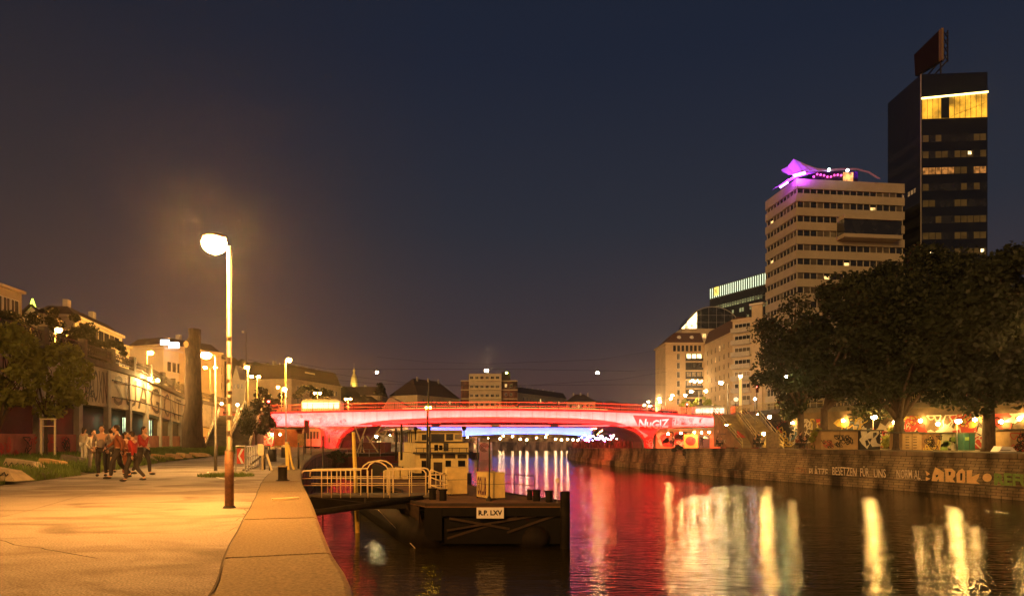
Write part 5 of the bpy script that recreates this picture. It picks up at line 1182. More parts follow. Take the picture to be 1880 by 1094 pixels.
# railings on the barge, right rear
def rail_run(label,pts,posts,hs,r,m_,name='railing',T=None):
    T=T or thing(name,label,'railing',tuple(pts[0])); mb=MB()
    for h in hs: mb.tube([Vector(p)+Vector((0,0,h)) for p in pts],r,6)
    mb.build('rail',m_,T,True)
    for p in posts: mb=MB(); mb.tube([Vector(p),Vector(p)+Vector((0,0,hs[-1]))],r*1.05,6); mb.build('post',m_,T,True)
    return T
rail_run('dark thin railing behind the tagged cabinet along the barge edge',[(-1.6,32.2,DZ),(.1,32.0,DZ),(1.05,30.6,DZ)],[(-1.6,32.2,DZ),(.1,32.0,DZ),(1.05,30.6,DZ)],(.5,.95),.022,M_dark)
rail_run('cream end railing beside the plain cabinet on the barge',[(-3.75,32.2,DZ),(-3.3,31.2,DZ)],[(-3.75,32.2,DZ),(-3.3,31.2,DZ)],(.35,.7,1.05),.025,M_cream)
pole('lamp_stand','short thin post with a round cap at the barge corner',(X(1023,27.3),27.3,DZ),Z(884,27.3),.02,M_metal,'post')
mb=MB(); mb.tube([(X(1023,27.28),27.26,Z(882,27.3)),(X(1023,27.28),27.30,Z(882,27.3))],.1,12); tag(mb.build('round_sign',M_cream),'small round disc on the thin post at the barge corner','sign')
# mooring chain to the water, boom to the quay
mb=MB(); mb.tube([(X(695,33),33,Z(936,33)),(X(762,26.8),26.8,WZ+.02)],.015,5); tag(mb.build('mooring_rope',M_cream),'pale mooring rope slanting down the quay side of the barge','rope')
T=thing('mooring_boom','thick black boom holding the barge off the quay wall','boom',(-7.9,24.2,-1.8)); mb=MB(); mb.tube([(-8.0,24.4,Z(945,24.4)),(-4.0,29,Z(914,29))],[.13,.13],10); mb.build('tube',M_hull,T,True)
mb=MB(); mb.box(-8.3,-7.95,24.1,24.7,-1.9,-1.0); mb.build('bracket',M_hullr,T); mb=MB(); mb.tube([(-6,26.7,Z(930,26.7)),(-6.0,26.7,Z(930,26.7)+.35)],.04,6); mb.build('shackle',M_dark,T)
mb=MB(); mb.tube([(-8.3,27,-.9),(-6.3,27.3,-1.15),(-3.9,29.0,-1.0)],.018,5); tag(mb.build('cable',M_dark),'thin slack cable from quay to barge above the boom','cable')
# gangway
GZ=-1.05; gy0,gy1=29.6,30.9
GW=thing('gangway','dark gangway bridge with yellow painted railings between quay and barge','gangway',(-6.5,30.2,GZ-.4))
mb=MB(); mb.box(-9.3,-3.7,gy0,gy1,GZ-.1,GZ); mb.build('walkway',M_concd,GW)
for y in (gy0,gy1): 
    mb=MB(); mb.box(-9.35,-3.75,y-.06,y+.06,GZ-.62,GZ-.1); mb.build('girder',M_hull,GW)
M_gr2=mat('gangway yellow paint',(.85,.66,.32),.5,var=.15,scale=8)
for yi,y in enumerate((gy0,gy1)):
    zt=Z(862,gy0) if True else 0; zt=.06
    mb=MB(); a0=-9.55; a1=-3.75
    arch=X(688,gy0); hump=[(arch-.62,zt+.03),(arch-.5,zt+.22),(arch-.27,zt+.37),(arch,zt+.42),(arch+.27,zt+.37),(arch+.5,zt+.22),(arch+.62,zt+.03)]
    mb.tube([(a0,y,zt-.35),(a0+.02,y,zt-.12),(a0+.12,y,zt-.02),(a0+.3,y,zt-.01)]+[(h[0],y,h[1]) for h in hump]+[(a1-.4,y,zt+.06),(a1-.25,y,zt+.02),(a1-.15,y,zt-.12),(a1-.15,y,GZ)],.034,8)
    for h in (.36,.68): mb.tube([(a0+.05,y,zt-h),(a1-.15,y,zt-h+.03)],.019,6)
    hr=mb.build('handrail',M_gr2,GW,True)
    xs=[588,606,627,646,668,690-18,704,716,722,742,760]
    for k,px_ in enumerate([591,609,626,644,676,705,716,752]):
        x=X(px_,gy0)+ (0 if yi==0 else -.1); mb=MB(); mb.tube([(x,y-.05,zt),(x,y-.05,GZ-.12)],.024,6); mb.build('post',M_gr2,GW,True)
    mb=MB()
    for t_ in (-.31,.31): mb.tube([(arch+t_*2,y-.05,zt+.03),(arch+t_*2,y-.05,GZ)],.024,6)
    mb.build('gate_post',M_gr2,GW)
rail_run('yellow sloping railing of the steps from the gangway to the barge deck',[(-3.7,29.7,GZ+.1),(-3.1,29.9,DZ-.0)],[(-3.7,29.7,GZ+.1),(-3.1,29.9,DZ)],(.35,.7,1.05),.028,M_gr2)
rail_run('short yellow railing at the head of the gangway steps',[(-3.9,30.7,DZ),(-2.9,31.4,DZ)],[(-3.9,30.7,DZ),(-3.4,31.05,DZ),(-2.9,31.4,DZ)],(.5,1.0),.028,M_gr2)
# yellow guide posts
T=thing('mooring_post','tall yellow wooden guide post standing behind the gangway','post',(X(652,31.3),31.3,WZ)); mb=MB(); mb.tube([(X(657,31.3),31.3,WZ-.5),(X(653,31.3),31.3,-.5),(X(649,31.3),31.3,Z(794,31.3))],[.11,.10,.085],10); mb.build('shaft',M_yel,T)
mb=MB(); mb.tube([(X(649,31.3),31.3,Z(794,31.3)),(X(649,31.3),31.3,Z(792.5,31.3))],[.09,.05],10); mb.build('cap',M_cream,T)
for i,(px_,pt,pb,Y) in enumerate([(727,786,850,44),(737,778,855,46),(593,800,845,38),(571,803,838,60),(548,812,868,33),(696,800,850,60),(665,805,850,70)]):
    base=(X(px_,Y),Y,WZ-.3 if EDGE.pt(EDGE.px(px_) or 50,0).y<Y and px_>580 else 0)
    lb=['dark mooring pile left of the wheelhouse boat, shorter one','dark mooring pile left of the wheelhouse boat, taller one','dark pole at the quay corner by the gangway','dark pole further back on the quay by the tram car','thin dark pole beside the yellow bent beam','dark pile among the moored boats below the bridge','thin pile in front of the dark red hull'][i]
    pole('mooring_pile',lb,base,Z(pt,Y),.085 if i in(0,1) else .05,M_dark,'pile')
T=thing('bent_beam','yellow bent steel beam on a curved foot beside the bollard','beam',(X(530,31.5),31.5,0)); mb=MB(); mb.beam((X(529,31.5),31.5,0),(X(527,31.5),31.5,1.28),.16,.16); mb.build('upright',M_yel,T)
mb=MB()
pts=[(0,.0),(.12,.1),(.22,.3),(.3,.55),(.33,.75)]; q=[(X(541,31.5)-.33+(.33-a_),31.4,b_) for a_,b_ in pts]
for a_,b_ in zip([(X(541,31.5),.02),(X(538,31.5),.2),(X(535.5,31.5),.45),(X(534,31.5),.72),(X(531,31.5),1.2)],[(X(538,31.5),.2),(X(535.5,31.5),.45),(X(534,31.5),.72),(X(531,31.5),1.2)]): mb.beam((a_[0],31.45,a_[1]),(b_[0],31.45,b_[1]),.1,.07)
mb.build('curved_brace',M_yel,T); mb=MB(); mb.box(X(525,31.5),X(530,31.5),31.35,31.65,1.28,1.34); mb.build('cap',M_cream,T)
# bollard on the coping
T=thing('bollard','stout black mooring bollard with a worn rim on the quay stones','bollard',(X(519,23.2),23.2,.01)); mb=MB(); mb.lathe(tuple(T.location),[(.235,0),(.235,.02),(.175,.03),(.155,.12),(.155,.48),(.17,.50)],18); mb.build('shaft',M_hull,T,True)
mb=MB(); mb.lathe((T.location.x,T.location.y,.505),[(.17,0),(.172,.035),(.15,.04),(.02,.036)],18); mb.build('cap',mat('worn rim',(.35,.25,.12),.6),T)
# bins
for i,(px_,pb,Y) in enumerate([(500,847,43),(523,839,52)]):
    T=thing('litter_bin',['round dark litter bin with pale lid near the barrier','smaller litter bin farther back on the quay'][i],'bin',(X(px_,Y),Y,0)); mb=MB(); mb.lathe(tuple(T.location),[(.28,0),(.28,.75),(.26,.78)],14); mb.build('body',M_dark,T,True); mb=MB(); mb.lathe((T.location.x,Y,.82),[(.29,0),(.27,.12),(.1,.18),(.01,.18)],14); mb.build('lid',M_cream,T,True); mb=MB(); mb.tube([(T.location.x-.2,Y,.75),(T.location.x-.2,Y,.84)],.02,5); mb.tube([(T.location.x+.2,Y,.75),(T.location.x+.2,Y,.84)],.02,5); mb.build('strut',M_dark,T)
# steps down and white barrier with chevron sign
BA=thing('barrier','white barred barrier fence guarding the ramp opening','barrier',(X(452,30),30,0))
def bf(px0,Y0,px1,Y1,h,n):
    a=Vector((X(px0,Y0),Y0,0)); b_=Vector((X(px1,Y1),Y1,0)); u=(b_-a); L_=u.length; u/=L_
    fr=MB(); 
    for z in (.08,.62,h-.03): fr.beam(a+Vector((0,0,z)),b_+Vector((0,0,z)),.04,.05)
    fr.build('frame',M_white,BA)
    for k in range(n+1):
        q=a+u*(L_*k/n); mb=MB(); mb.beam(q+Vector((0,0,.0)),q+Vector((0,0,h)),.085 if k%1==0 else .05,.025); mb.build('bar',M_white,BA)
bf(450,30,474,37,1.15,7)
mb=MB(); mb.box(X(474,37),X(483,37),36.9,36.95,.55,1.2); mb.build('end_board',M_cream,BA)
mb=MB(); mb.beam((X(483,33),33,0),(X(483,33),33,1.2),.07,.07); mb.build('post',M_cream,BA); mb=MB(); mb.beam((X(482,31),31,0),(X(482,31),31,.75),.08,.08); mb.build('post',M_cream,BA); mb=MB(); mb.beam((X(490,31),31,.75),(X(499,30.5),30.5,0.02),.08,.05); mb.build('trestle',M_cream,BA)
CS=thing('chevron_sign','red and white chevron direction board in a dark frame beside the lamp poles','sign',(X(441,29.8),29.8,0))
Y=29.8; x0,x1=X(435,Y),X(448,Y)
mb=MB(); mb.box(x0,x1,Y,Y+.03,.36,1.06,0); 
bd=mb.build('board',mat('sign red',(.55,.05,.02),.5,var=.1),CS)
mb=MB(); w_=x1-x0; mb.add([(x0+w_*a_,Y-.006,.36+.7*b_) for a_,b_ in [(.12,.5),(.62,.98),(.98,.98),(.42,.5),(.98,.02),(.62,.02)]],[(0,1,2,3),(0,3,4,5)]); mb.build('chevron',M_white,bd)
mb=MB(); 
for x in (x0-.05,x1+.04): mb.tube([(x,Y+.02,0),(x,Y+.02,1.16)],.022,6)
mb.tube([(x0-.05,Y+.02,1.16),(x1+.04,Y+.02,1.16)],.022,6); mb.build('frame',M_metal,CS)
mb=MB(); mb.beam((X(447,30.5),30.5,.04),(X(478,36),36,.5),.1,.05); tag(mb.build('handrail',M_concd),'low sloping board behind the white barrier','board')
rail_run('dark angled railing right of the white barrier',[(X(486,32),32,.0),(X(495,31),31,.0)],[(X(486,32),32,0),(X(495,31),31,0)],(.6,1.15),.03,M_dark)
# brown info board on posts
T=thing('info_board','rusty info board on two posts in front of the tram car','sign',(X(551,47),47,0)); mb=MB(); mb.box(X(546,47),X(558,47),47,47.06,Z(818,47),Z(796,47)); mb.build('board',mat('posted board',(.30,.17,.06),.8,var=.5,scale=6),T)
for px_ in (547,557): mb=MB(); mb.beam((X(px_,47.1),47.1,0),(X(px_,47.1),47.1,Z(796,47)),.06,.06); mb.build('post',M_dark,T)
T=thing('sign_pole','tall dark red pole sign at the bridge foot','sign',(X(562,66),66,0)); mb=MB(); mb.tube([(X(560,66),66,0),(X(560,66),66,Z(771,66))],.07,8); mb.build('post',M_dark,T); mb=MB(); mb.box(X(559,66),X(567,66),65.9,66.1,Z(795,66),Z(771,66)); mb.build('panel',mat('dull red panel',(.16,.03,.025),.7),T)
# ---------------------------------------------------------------- wheelhouse boat
WB=thing('tug_boat','yellow and cream wheelhouse boat moored behind the barge','boat',(-5.6,50,WZ)); Yf=46.0
def wx(px): return X(px,Yf)
def wz(py): return Z(py,Yf)
d=Vector((-.33,.94,0))
def slab(px0,px1,py0,py1,dep,m_,name,y_off=0,parent=None):
    a=Vector((wx(px0),Yf+y_off,0)); b_=Vector((wx(px1),Yf+y_off,0)); mb=MB(); mb.prism([tuple(a[:2]),tuple(b_[:2]),tuple((b_+d*dep)[:2]),tuple((a+d*dep)[:2])],wz(py1),wz(py0)); return mb.build(name,m_,parent or WB)
mb=MB(); mb.prism([(wx(752),Yf-2.0),(wx(800),Yf-3.0),(wx(850),Yf-2.2),(wx(866),Yf),(wx(866)-6,Yf+18),(wx(752)-6.5,Yf+18)],WZ-.2,wz(868)); mb.build('hull',M_hull,WB)
dk=slab(762,860,832,868,7,M_box,'main_cabin'); uc=slab(764,860,812,831.5,5,M_box,'upper_cabin',.1); wh=slab(766,848,791,811.5,4,M_box,'wheelhouse',.4); slab(760,850,789,791,5,M_box,'roof',-.2)
mb=MB(); mb.box(wx(762)-.1,wx(862),Yf-.35,Yf+.1,wz(832.5),wz(829.5)); mb.box(wx(762),wx(854),Yf-.1,Yf+.35,wz(812),wz(810)); mb.build('deck_ledge',M_dark,WB)
for px0,px1,py0,py1,mm,o,pr in [(773,788,797,808,M_glass,.4,wh),(790,815,796,811,M_glass,.4,wh),(818,831,796,808,M_glass,.4,wh),(834,846,797,806,M_glass2,.4,wh),(797,804,816,827,M_black,.1,uc),(806,812,817,826,M_black,.1,uc),(814,823,813,828,M_dark,.1,uc),
    (771,792,833,841,M_hullr,0,dk),(794,813,833,841,M_hullr,0,dk),(817,836,833,841,M_hullr,0,dk),(840,857,834,841,M_hullr,0,dk),(818,828,845,857,M_black,0,dk),(841,854,845,857,M_black,0,dk),(796,812,848,868,M_hullr,0,dk),(774,784,845,868,M_black,0,dk)]:
    mb=MB(); mb.box(wx(px0),wx(px1),Yf+o-.03,Yf+o+.01,wz(py1),wz(py0),0); f_=mb.build('window',mm,pr)
mb=MB()
for k in range(10): 
    q=Vector((wx(762),Yf+.6,0))+d*(k*.85); mb.beam(q+Vector((-.35,0,wz(812))),q+Vector((-.35,0,wz(790))),.07,.07)
q=Vector((wx(762)-.35,Yf+.6,0)); mb.beam(q+Vector((0,0,wz(790))),q+d*8+Vector((0,0,wz(790))),.3,.12); mb.build('side_awning',M_dark,WB)
for px_,py_ in ((763,788),(852,786)):
    mb=MB(); c=P(px_,py_,Yf-.1); mb.sphere(c,.16,10,8); mb.tube([c-Vector((0,0,.15)),c-Vector((0,0,.75))],.04,6); mb.build('searchlight',M_hull,WB,True)
mb=MB()
for k in range(8): x=wx(766+k*13); mb.tube([(x,Yf-.35,wz(830)),(x,Yf-.35,wz(822))],.02,5)
mb.tube([(wx(764),Yf-.35,wz(822)),(wx(860),Yf-.35,wz(822))],.025,5); mb.build('railing',M_dark,WB)
# white things stacked on foredeck
for i,px_ in enumerate((708,716,722,730,739,745,750)):
    T=thing('deck_crate' if i%2 else 'gas_bottle',['pale gas bottle, leftmost on the dark deck beside the boat','pale crate beside the leftmost gas bottle','pale gas bottle right of the first crate','pale crate in the middle of the dark deck','pale gas bottle left of the last crate','last pale crate on the dark deck','pale gas bottle nearest the wheelhouse boat'][i],'crate' if i%2 else 'bottle',(X(px_,44),44,DZ)); 
    h=R.uniform(.5,.85); mb=MB()
    if i%2: mb.box(X(px_,44)-.16,X(px_,44)+.16,43.8,44.2,DZ,DZ+h); mb.build('casing',M_box,T); mb=MB(); mb.box(X(px_,44)-.18,X(px_,44)+.18,43.78,44.22,DZ+h,DZ+h+.04); mb.build('lid',M_concd,T)
    else: mb.lathe((X(px_,44),44,DZ),[(.13,0),(.13,h*.8),(.06,h*.95),(.05,h)],10); mb.build('cylinder',M_box,T,True); mb=MB(); mb.lathe((X(px_,44),44,DZ+h),[(.07,0),(.07,.08)],8); mb.build('valve_cap',M_dark,T)
mb=MB(); mb.prism([(X(690,43),43),(-5.4,43),(-7,52),(X(700,52),52)],DZ-.5,DZ-.003); tag(mb.build('pontoon',M_hull),'low dark pontoon between the quay and the wheelhouse boat','pontoon')
# long dark red cargo boat
CB=thing('cargo_boat','long boat with a dark red hull and pale lattice derrick below the bridge','boat',(X(660,90),90,WZ))
mb=MB(); hp=[(X(592,86),86),(X(640,83),83),(X(700,84),84),(X(738,88),88),(X(742,99),99),(X(625,99),99)]
mb.prism(hp,WZ-.2,Z(837,86)); mb.build('hull',mat('dark red hull',(.15,.022,.015),.6,var=.4),CB)
mb=MB(); mb.prism([(X(598,87),87),(X(640,84),84),(X(698,85),85),(X(733,89),89),(X(738,98),98),(X(630,98),98)],Z(837,86),Z(832,86)); mb.build('bulwark',M_hullr,CB)
mb=MB(); mb.box(X(655,92),X(706,92),92,97,Z(834,86),Z(812,92)); mb.build('deck_house',mat('maroon deck house',(.16,.05,.035),.7,var=.3),CB)
M_der=mat('derrick paint',(.62,.50,.30),.6,var=.2)
mb=MB()
for a_,b_ in [((672,840),(652,783)),((652,840),(672,783)),((700,838),(673,800)),((678,812),(700,783)),((700,812),(712,788)),((660,835),(668,800))]:
    mb.beam(P(*a_,88),P(*b_,88),.16,.16)
mb.build('derrick',M_der,CB)
rail_run('',[(X(596,86),85.5,Z(837,86)),(X(640,83),82.6,Z(837,86)),(X(700,84),83.6,Z(837,86))],[(X(px__,84),83.3,Z(837,86)) for px__ in (600,620,640,660,680,700)],(.5,.95),.035,M_metal,T=CB)
# excursion boats under and beyond the bridge
def excursion(label,px0,px1,Y,py0,pyd,dep=14):
    T=thing('excursion_boat',label,'boat',(X((px0+px1)/2,Y),Y,WZ)); x0,x1=X(px0,Y),X(px1,Y)
    mb=MB(); mb.prism([(x0,Y+2),((x0+x1)/2,Y-1.5),(x1,Y+2),(x1-2,Y+dep),(x0-2,Y+dep)],WZ-.2,WZ+1.3); mb.build('hull',M_hull,T)
    for k,(za,zb_) in enumerate(((WZ+1.3,WZ+3.6),(WZ+3.7,Z(py0,Y)))):
        mb=MB(); mb.box(x0+.3+k*.3,x1-.3-k*.3,Y+1,Y+dep,za,zb_); cb=mb.build('cabin',M_white,T)
        n=max(2,int((x1-x0)/1.4))
        for j in range(n): w_=(x1-x0-1.2)/n; mb=MB(); mb.box(x0+.6+j*w_,x0+.6+(j+.75)*w_,Y+.95,Y+1.0,za+(zb_-za)*.35,za+(zb_-za)*.85); mb.build('window',M_litd if (j+k)%3 else M_lit,cb)
    mb=MB(); mb.box(x0,x1,Y+.7,Y+dep,Z(py0,Y),Z(py0,Y)+.12); mb.build('roof',M_white,T); return T
excursion('white excursion boat right of the wheelhouse boat beyond the bridge',866,880,150,803,822,16)
T=thing('paddle_steamer','old white boat with a round swirl painted on its side beyond the bridge','boat',(X(889,140),140,WZ)); mb=MB(); mb.box(X(880,140),X(901,140),140,150,WZ-.2,Z(812,140)); mb.build('hull',M_white,T)
mb=MB(); c=P(889,821,139.9)
for r_ in (.95,.65,.35):
    q=[c+Vector((r_*math.cos(k*math.tau/20),0,r_*.95*math.sin(k*math.tau/20))) for k in range(18)]; mb.tube(q,.06,4)
mb.build('painted_swirl',M_hullr,T)
excursion('long pale boat half hidden behind the derrick beneath the bridge',690,742,96,800,820,20)
# bank on the left beyond the bridge : lit canopy of the ship station
SS=thing('boat_station','white roofed boat station with sloping struts under the left end of the bridge','building',(X(700,150),150,0))
mb=MB(); mb.plate((X(655,140),140,Z(792,140)),(1,0,0),(0,0,1),[(0,0),(11,.4),(11,.9),(2,3.0),(0,3.2)],(0,1,0),20); mb.build('canopy',M_white,SS)
mb=MB(); mb.box(X(650,146),X(745,146),146,160,WZ,Z(806,146)); mb.build('hall',M_glass2,SS)
for k in range(7): mb=MB(); x=X(656+k*12,145.9); mb.box(x,x+1.1,145.85,145.9,Z(820,146),Z(809,146)); mb.build('window',M_lit if k%2 else M_litd,SS)
mb=MB()
for k in range(5): mb.beam(P(662+k*14,806,139.9),P(668+k*14,790,139.9),.2,.2)
mb.build('strut',M_der,SS)
wall_lamp('green white lamp of the boat station under the bridge',691,801,136,lampg('station',(.9,1,.6),60),.25); wall_lamp('warm lamp of the boat station under the bridge, right one',716,800,136,lampg('station b',(1,.7,.3),60),.25); wall_lamp('warm lamp of the boat station under the bridge, left one',668,803,136,lampg('station b',(1,.7,.3),60),.25)
# ---------------------------------------------------------------- containers and stalls right
def container(label,x0,x1,y0,y1,Y,dep,m_,roofo=.25):
    T=thing('container',label,'container',(X((x0+x1)/2,Y),Y,Z(y1,Y))); mb=MB(); mb.box(X(x0,Y),X(x1,Y),Y,Y+dep,Z(y1,Y),Z(y0,Y)); mb.build('body',m_,T)
    mb=MB(); mb.box(X(x0,Y)-roofo,X(x1,Y)+roofo,Y-roofo,Y+dep+roofo,Z(y0,Y),Z(y0,Y)+.14); mb.build('roof',M_concd,T)
    mb=MB(); mb.box((X(x0,Y)+X(x1,Y))/2-.02,(X(x0,Y)+X(x1,Y))/2+.02,Y-.012,Y,Z(y1,Y),Z(y0,Y)); mb.build('seam',M_dark,T); return T
CYY=66.6; M_ply=mat('ochre plywood',(.42,.27,.12),.8,var=.25,scale=1.0)
C1=container('long ochre container with bubble graffiti on the quay under the trees',1508,1576,791,824.8,CYY,2.4,M_ply)
lp=Path([(X(1500,CYY-.03),CYY-.03),(X(1540,CYY-.03),CYY-.03),(X(1760,CYY-.03),CYY-.03)])
def bub(T,x0,yt,yb,txt,m_,x1,fat=.03,off=.0):
    z0=Z(yb,CYY); h=Z(yt,CYY)-z0; size=h/.69; vs,_=glyphs(txt,size,0,fat); wm=max(v[0] for v in vs); k=(X(x1,CYY)-X(x0,CYY))/wm
    mb=MB(); mb.text(txt,size,lambda a_,b_: Vector((X(x0,CYY)+a_,CYY-.03-off,z0+b_)),0,0,fat,k); return mb.build('lettering',m_,T)
scribble(C1,lp,X(1530,CYY)-X(1500,CYY),X(1562,CYY)-X(1500,CYY),Z(820,CYY),Z(799,CYY),77,[M_gk],.02,n=8,lw=.07)
scribble(C1,lp,.6,1.4,Z(822,CYY),Z(808,CYY),78,[M_gk,M_gr],.02,n=4,lw=.05)
C2=container('dark container with pale angular K and 2 letters beside the ochre one',1578,1616,791,824.8,CYY-.3,2.4,M_dark)
def kp(x,y): return Vector((X(1360+x/4.557,CYY-.35),CYY-.35,Z(680+(y-35)/4.557,CYY-.35)))
mb=MB()
for pl in ([(1000,530),(1050,512),(1058,560),(1100,530),(1150,528),(1160,560),(1128,600),(1140,640),(1172,655),(1165,668),(1100,672),(1082,640),(1098,600),(1062,608),(1085,640),(1058,690),(1015,650),(990,612),(1012,590)],): mb.add([kp(*q) for q in pl],[tuple(range(len(pl)))])
mb.build('lettering',M_gp,C2)
mb=MB()
for pl in ([(1105,552),(1135,550),(1138,568),(1108,600)],[(1040,620),(1060,615),(1075,650),(1050,670)]): mb.add([kp(*q)-Vector((0,.02,0)) for q in pl],[tuple(range(len(pl)))])
mb.build('lettering_outline',M_gk,C2)
C3=container('low dark kiosk with painted shutters right of the middle tree trunk',1657,1692,795,825.5,64,2.2,M_ply); 
mb=MB()
for k in range(2):
    for j in range(6): x=X(1663+k*14,63.9); mb.box(x,x+.35,63.92,63.95,Z(826-j*5,63.9),Z(829-j*5+.5,63.9)+.12)
mb.build('painted_bars',M_gk,C3)
lp3=Path([(X(1655,63.9),63.9),(X(1690,63.9),63.9),(X(1900,63.9),63.9)])
C4=container('brown kiosk covered with round tags',1692,1726,796,825.5,64,2,mat('brown kiosk',(.26,.14,.06),.8,var=.4)); scribble(C4,lp3,2.2,3.8,Z(826,64),Z(800,64),80,[M_gk,M_gy],.05,n=5,lw=.07)
C5=container('pale stall with green and white paint under the trees',1728,1768,796,825.5,64.4,2,mat('pale stall',(.45,.42,.26),.8,var=.4,scale=.9)); 
lp5=Path([(X(1655,64.3),64.3),(X(1690,64.3),64.3),(X(1900,64.3),64.3)]); fills(C5,lp5,4.2,5.6,Z(827,64),Z(802,64),82,[M_gg,M_gp,M_gk],.02,4,.4)
TO=container('green portable toilet cabin left of the lit trunk',1770,1790,796,826.5,61.5,1.2,mat('toilet green',(.03,.12,.09),.5,var=.2),.05)
mb=MB(); mb.box(X(1773,61.4),X(1780,61.4),61.45,61.5,Z(808,61.5),Z(802,61.5)); mb.build('vent',M_gg,TO)
C6=container('ochre tagged box wall at far right on the quay',1856,1890,790,831,57,2,M_ply); lp6=Path([(X(1850,56.95),56.95),(X(1880,56.95),56.95),(X(1980,56.95),56.95)]); scribble(C6,lp6,.3,2.0,Z(829,57),Z(795,57),84,[M_gk,M_gr],.03,n=6,lw=.07)
T=thing('upturned_boat','small pale upturned boat on the quay at far right','boat',(X(1850,56),56,.4)); mb=MB(); mb.plate((X(1833,56),56,.35),(1,0,0),(0,0,1),[(0,0),(1.6,0),(1.2,.45),(.35,.5)],(0,1,0),1.0); mb.build('hull',M_white,T); mb=MB(); mb.box(X(1838,55.9),X(1856,55.9),55.93,56,.5,.55); mb.build('stripe',M_gk,T)
panel('tall dark tagged board left of the murals',1407,1430,793,824,78,mat('brown tagged board',(.13,.08,.04),.8,var=.5),'tagged_board')
T=container('dark orange painted container at the foot of the bridge stairs',1333,1360,797,823,92,2.4,mat('burnt orange paint',(.22,.09,.04),.8,var=.5,scale=.8)); lp7=Path([(X(1330,91.95),91.95),(X(1350,91.95),91.95),(X(1500,91.95),91.95)]); scribble(T,lp7,.4,2.2,Z(822,92),Z(799,92),86,[M_gr,M_gk,M_gp],.03,n=5,lw=.1)
T=thing('painted_wedge','red and orange painted stair side wall','wall',(X(1372,90),90,0)); mb=MB(); mb.plate((X(1354,89),89,0),(1,0,0),(0,0,1),[(0,0),(3.2,0),(0,2.6)],(0,1,0),.25); mb.build('panel',M_gr,T); lp8=Path([(X(1354,88.95),88.95),(X(1370,88.95),88.95),(X(1500,88.95),88.95)]); scribble(T,lp8,.2,1.6,.2,1.4,88,[M_gy,M_gp],.03,n=4,lw=.08)
mb=MB(); mb.tube([Vector((X(1325+4*math.sin(k*.7),95),95,Z(778+k*2.2,95)))+Vector((-.25*math.sin(k*math.pi/8),0,0)) for k in range(9)],.16,8); tag(mb.build('arched_pipe',M_cream,None,True),'curved pale pipe beside the floodlight under the stair head','pipe')
# ---------------------------------------------------------------- trees
def tree(name,label,base,height,crown_c,crown_r,nl,leafm,leaf,seed,trunk_r=.35,group=None,cat='tree',lobes=26,fork=None,bark=None,dens=None,flat=.9):
    rr=np.random.default_rng(seed); rp=random.Random(seed); b_=Vector(base); T=thing(name,label,cat,base,group)
    C_=Vector(crown_c); rx,ry,rz_=crown_r
    mb=MB(); fk=b_+Vector((0,0,(fork or height*.2))); 
    mb.tube([b_-Vector((0,0,.3)),b_+Vector((0,0,.4)),fk],[trunk_r*1.5,trunk_r*1.05,trunk_r*.85],10)
    ls=[]
    for k in range(lobes):
        u=rr.normal(size=3); u/=np.linalg.norm(u); q=rr.uniform(.3,1.0)**.7*.95
        ls.append((C_+Vector((u[0]*rx*q,u[1]*ry*q,u[2]*rz_*q)), rr.uniform(.17,.36)*min(rx,rz_)))
    for k in range(min(lobes,13)):
        e=ls[k][0]; m1=fk.lerp(e,.35)+Vector((rp.uniform(-.4,.4),rp.uniform(-.4,.4),rp.uniform(0,.6))); m2=fk.lerp(e,.7)+Vector((rp.uniform(-.5,.5),0,rp.uniform(0,.5)))
        mb.tube([fk-Vector((0,0,.3)),m1,m2,e],[trunk_r*.55,trunk_r*.34,trunk_r*.2,trunk_r*.06],6)
    mb.build('trunk',bark or M_bark,T,True)
    n_each=nl//lobes; vs=[]; 
    allc=[]
    for c,r_ in ls:
        d_=rr.normal(size=(n_each,3)); d_/=np.linalg.norm(d_,axis=1)[:,None]; rad=r_*rr.uniform(.25,1.12,size=(n_each,1))**.6
        sub=np.sin(d_[:,0:1]*5+d_[:,2:3]*4+c.x)*.12+1
        allc.append(np.array(c)+d_*rad*sub*np.array([1.15,1.15,flat]))
    Pn=np.concatenate(allc); m_=len(Pn)
    keep=rr.uniform(size=m_)<.97
    Pn=Pn[keep]; m_=len(Pn)
    a1=rr.normal(size=(m_,3)); a1/=np.linalg.norm(a1,axis=1)[:,None]; a2=rr.normal(size=(m_,3)); a2-=a1*(a1*a2).sum(1)[:,None]; a2/=np.linalg.norm(a2,axis=1)[:,None]
    s_=leaf*rr.uniform(.6,1.3,size=(m_,1)); a1*=s_; a2*=s_*.62
    V=np.stack([Pn-a1,Pn-a1*.1-a2,Pn+a1,Pn-a1*.1+a2],1).reshape(-1,3)-np.array(b_)
    me=bpy.data.meshes.new('crown'); me.vertices.add(len(V)); me.vertices.foreach_set('co',V.ravel()); me.loops.add(len(V)); me.loops.foreach_set('vertex_index',np.arange(len(V)))
    me.polygons.add(m_); me.polygons.foreach_set('loop_start',np.arange(m_)*4); me.polygons.foreach_set('loop_total',np.full(m_,4)); me.materials.append(leafm); me.update(); me.validate()
    o=bpy.data.objects.new('crown',me); sc.collection.objects.link(o); o.parent=T; ORG[o]=b_
    return T
def bigtree(label,pxb,Y,px_c,py_c,rpx,rpy,nl,seed,tr=.42,fork=4.5,leafm=None,base_z=.35,lobes=46,leaf=.23):
    nl=int(nl*.72)
    c=P(px_c,py_c,Y); rx=rpx/F*Y; rz_=rpy/F*Y
    return tree('plane_tree',label,(X(pxb,Y),Y,base_z),c.z,tuple(c),(rx,rx*.8,rz_),nl,leafm or M_leafd,leaf,seed,tr,'big dark trees on the right quay',lobes=lobes,fork=fork)
bigtree('leftmost dark tree with a low hanging crown beside the street',1470,80,1455,660,78,104,21000,1)
bigtree('dark rounded tree behind the ochre container',1513,72,1555,640,98,128,28000,2)
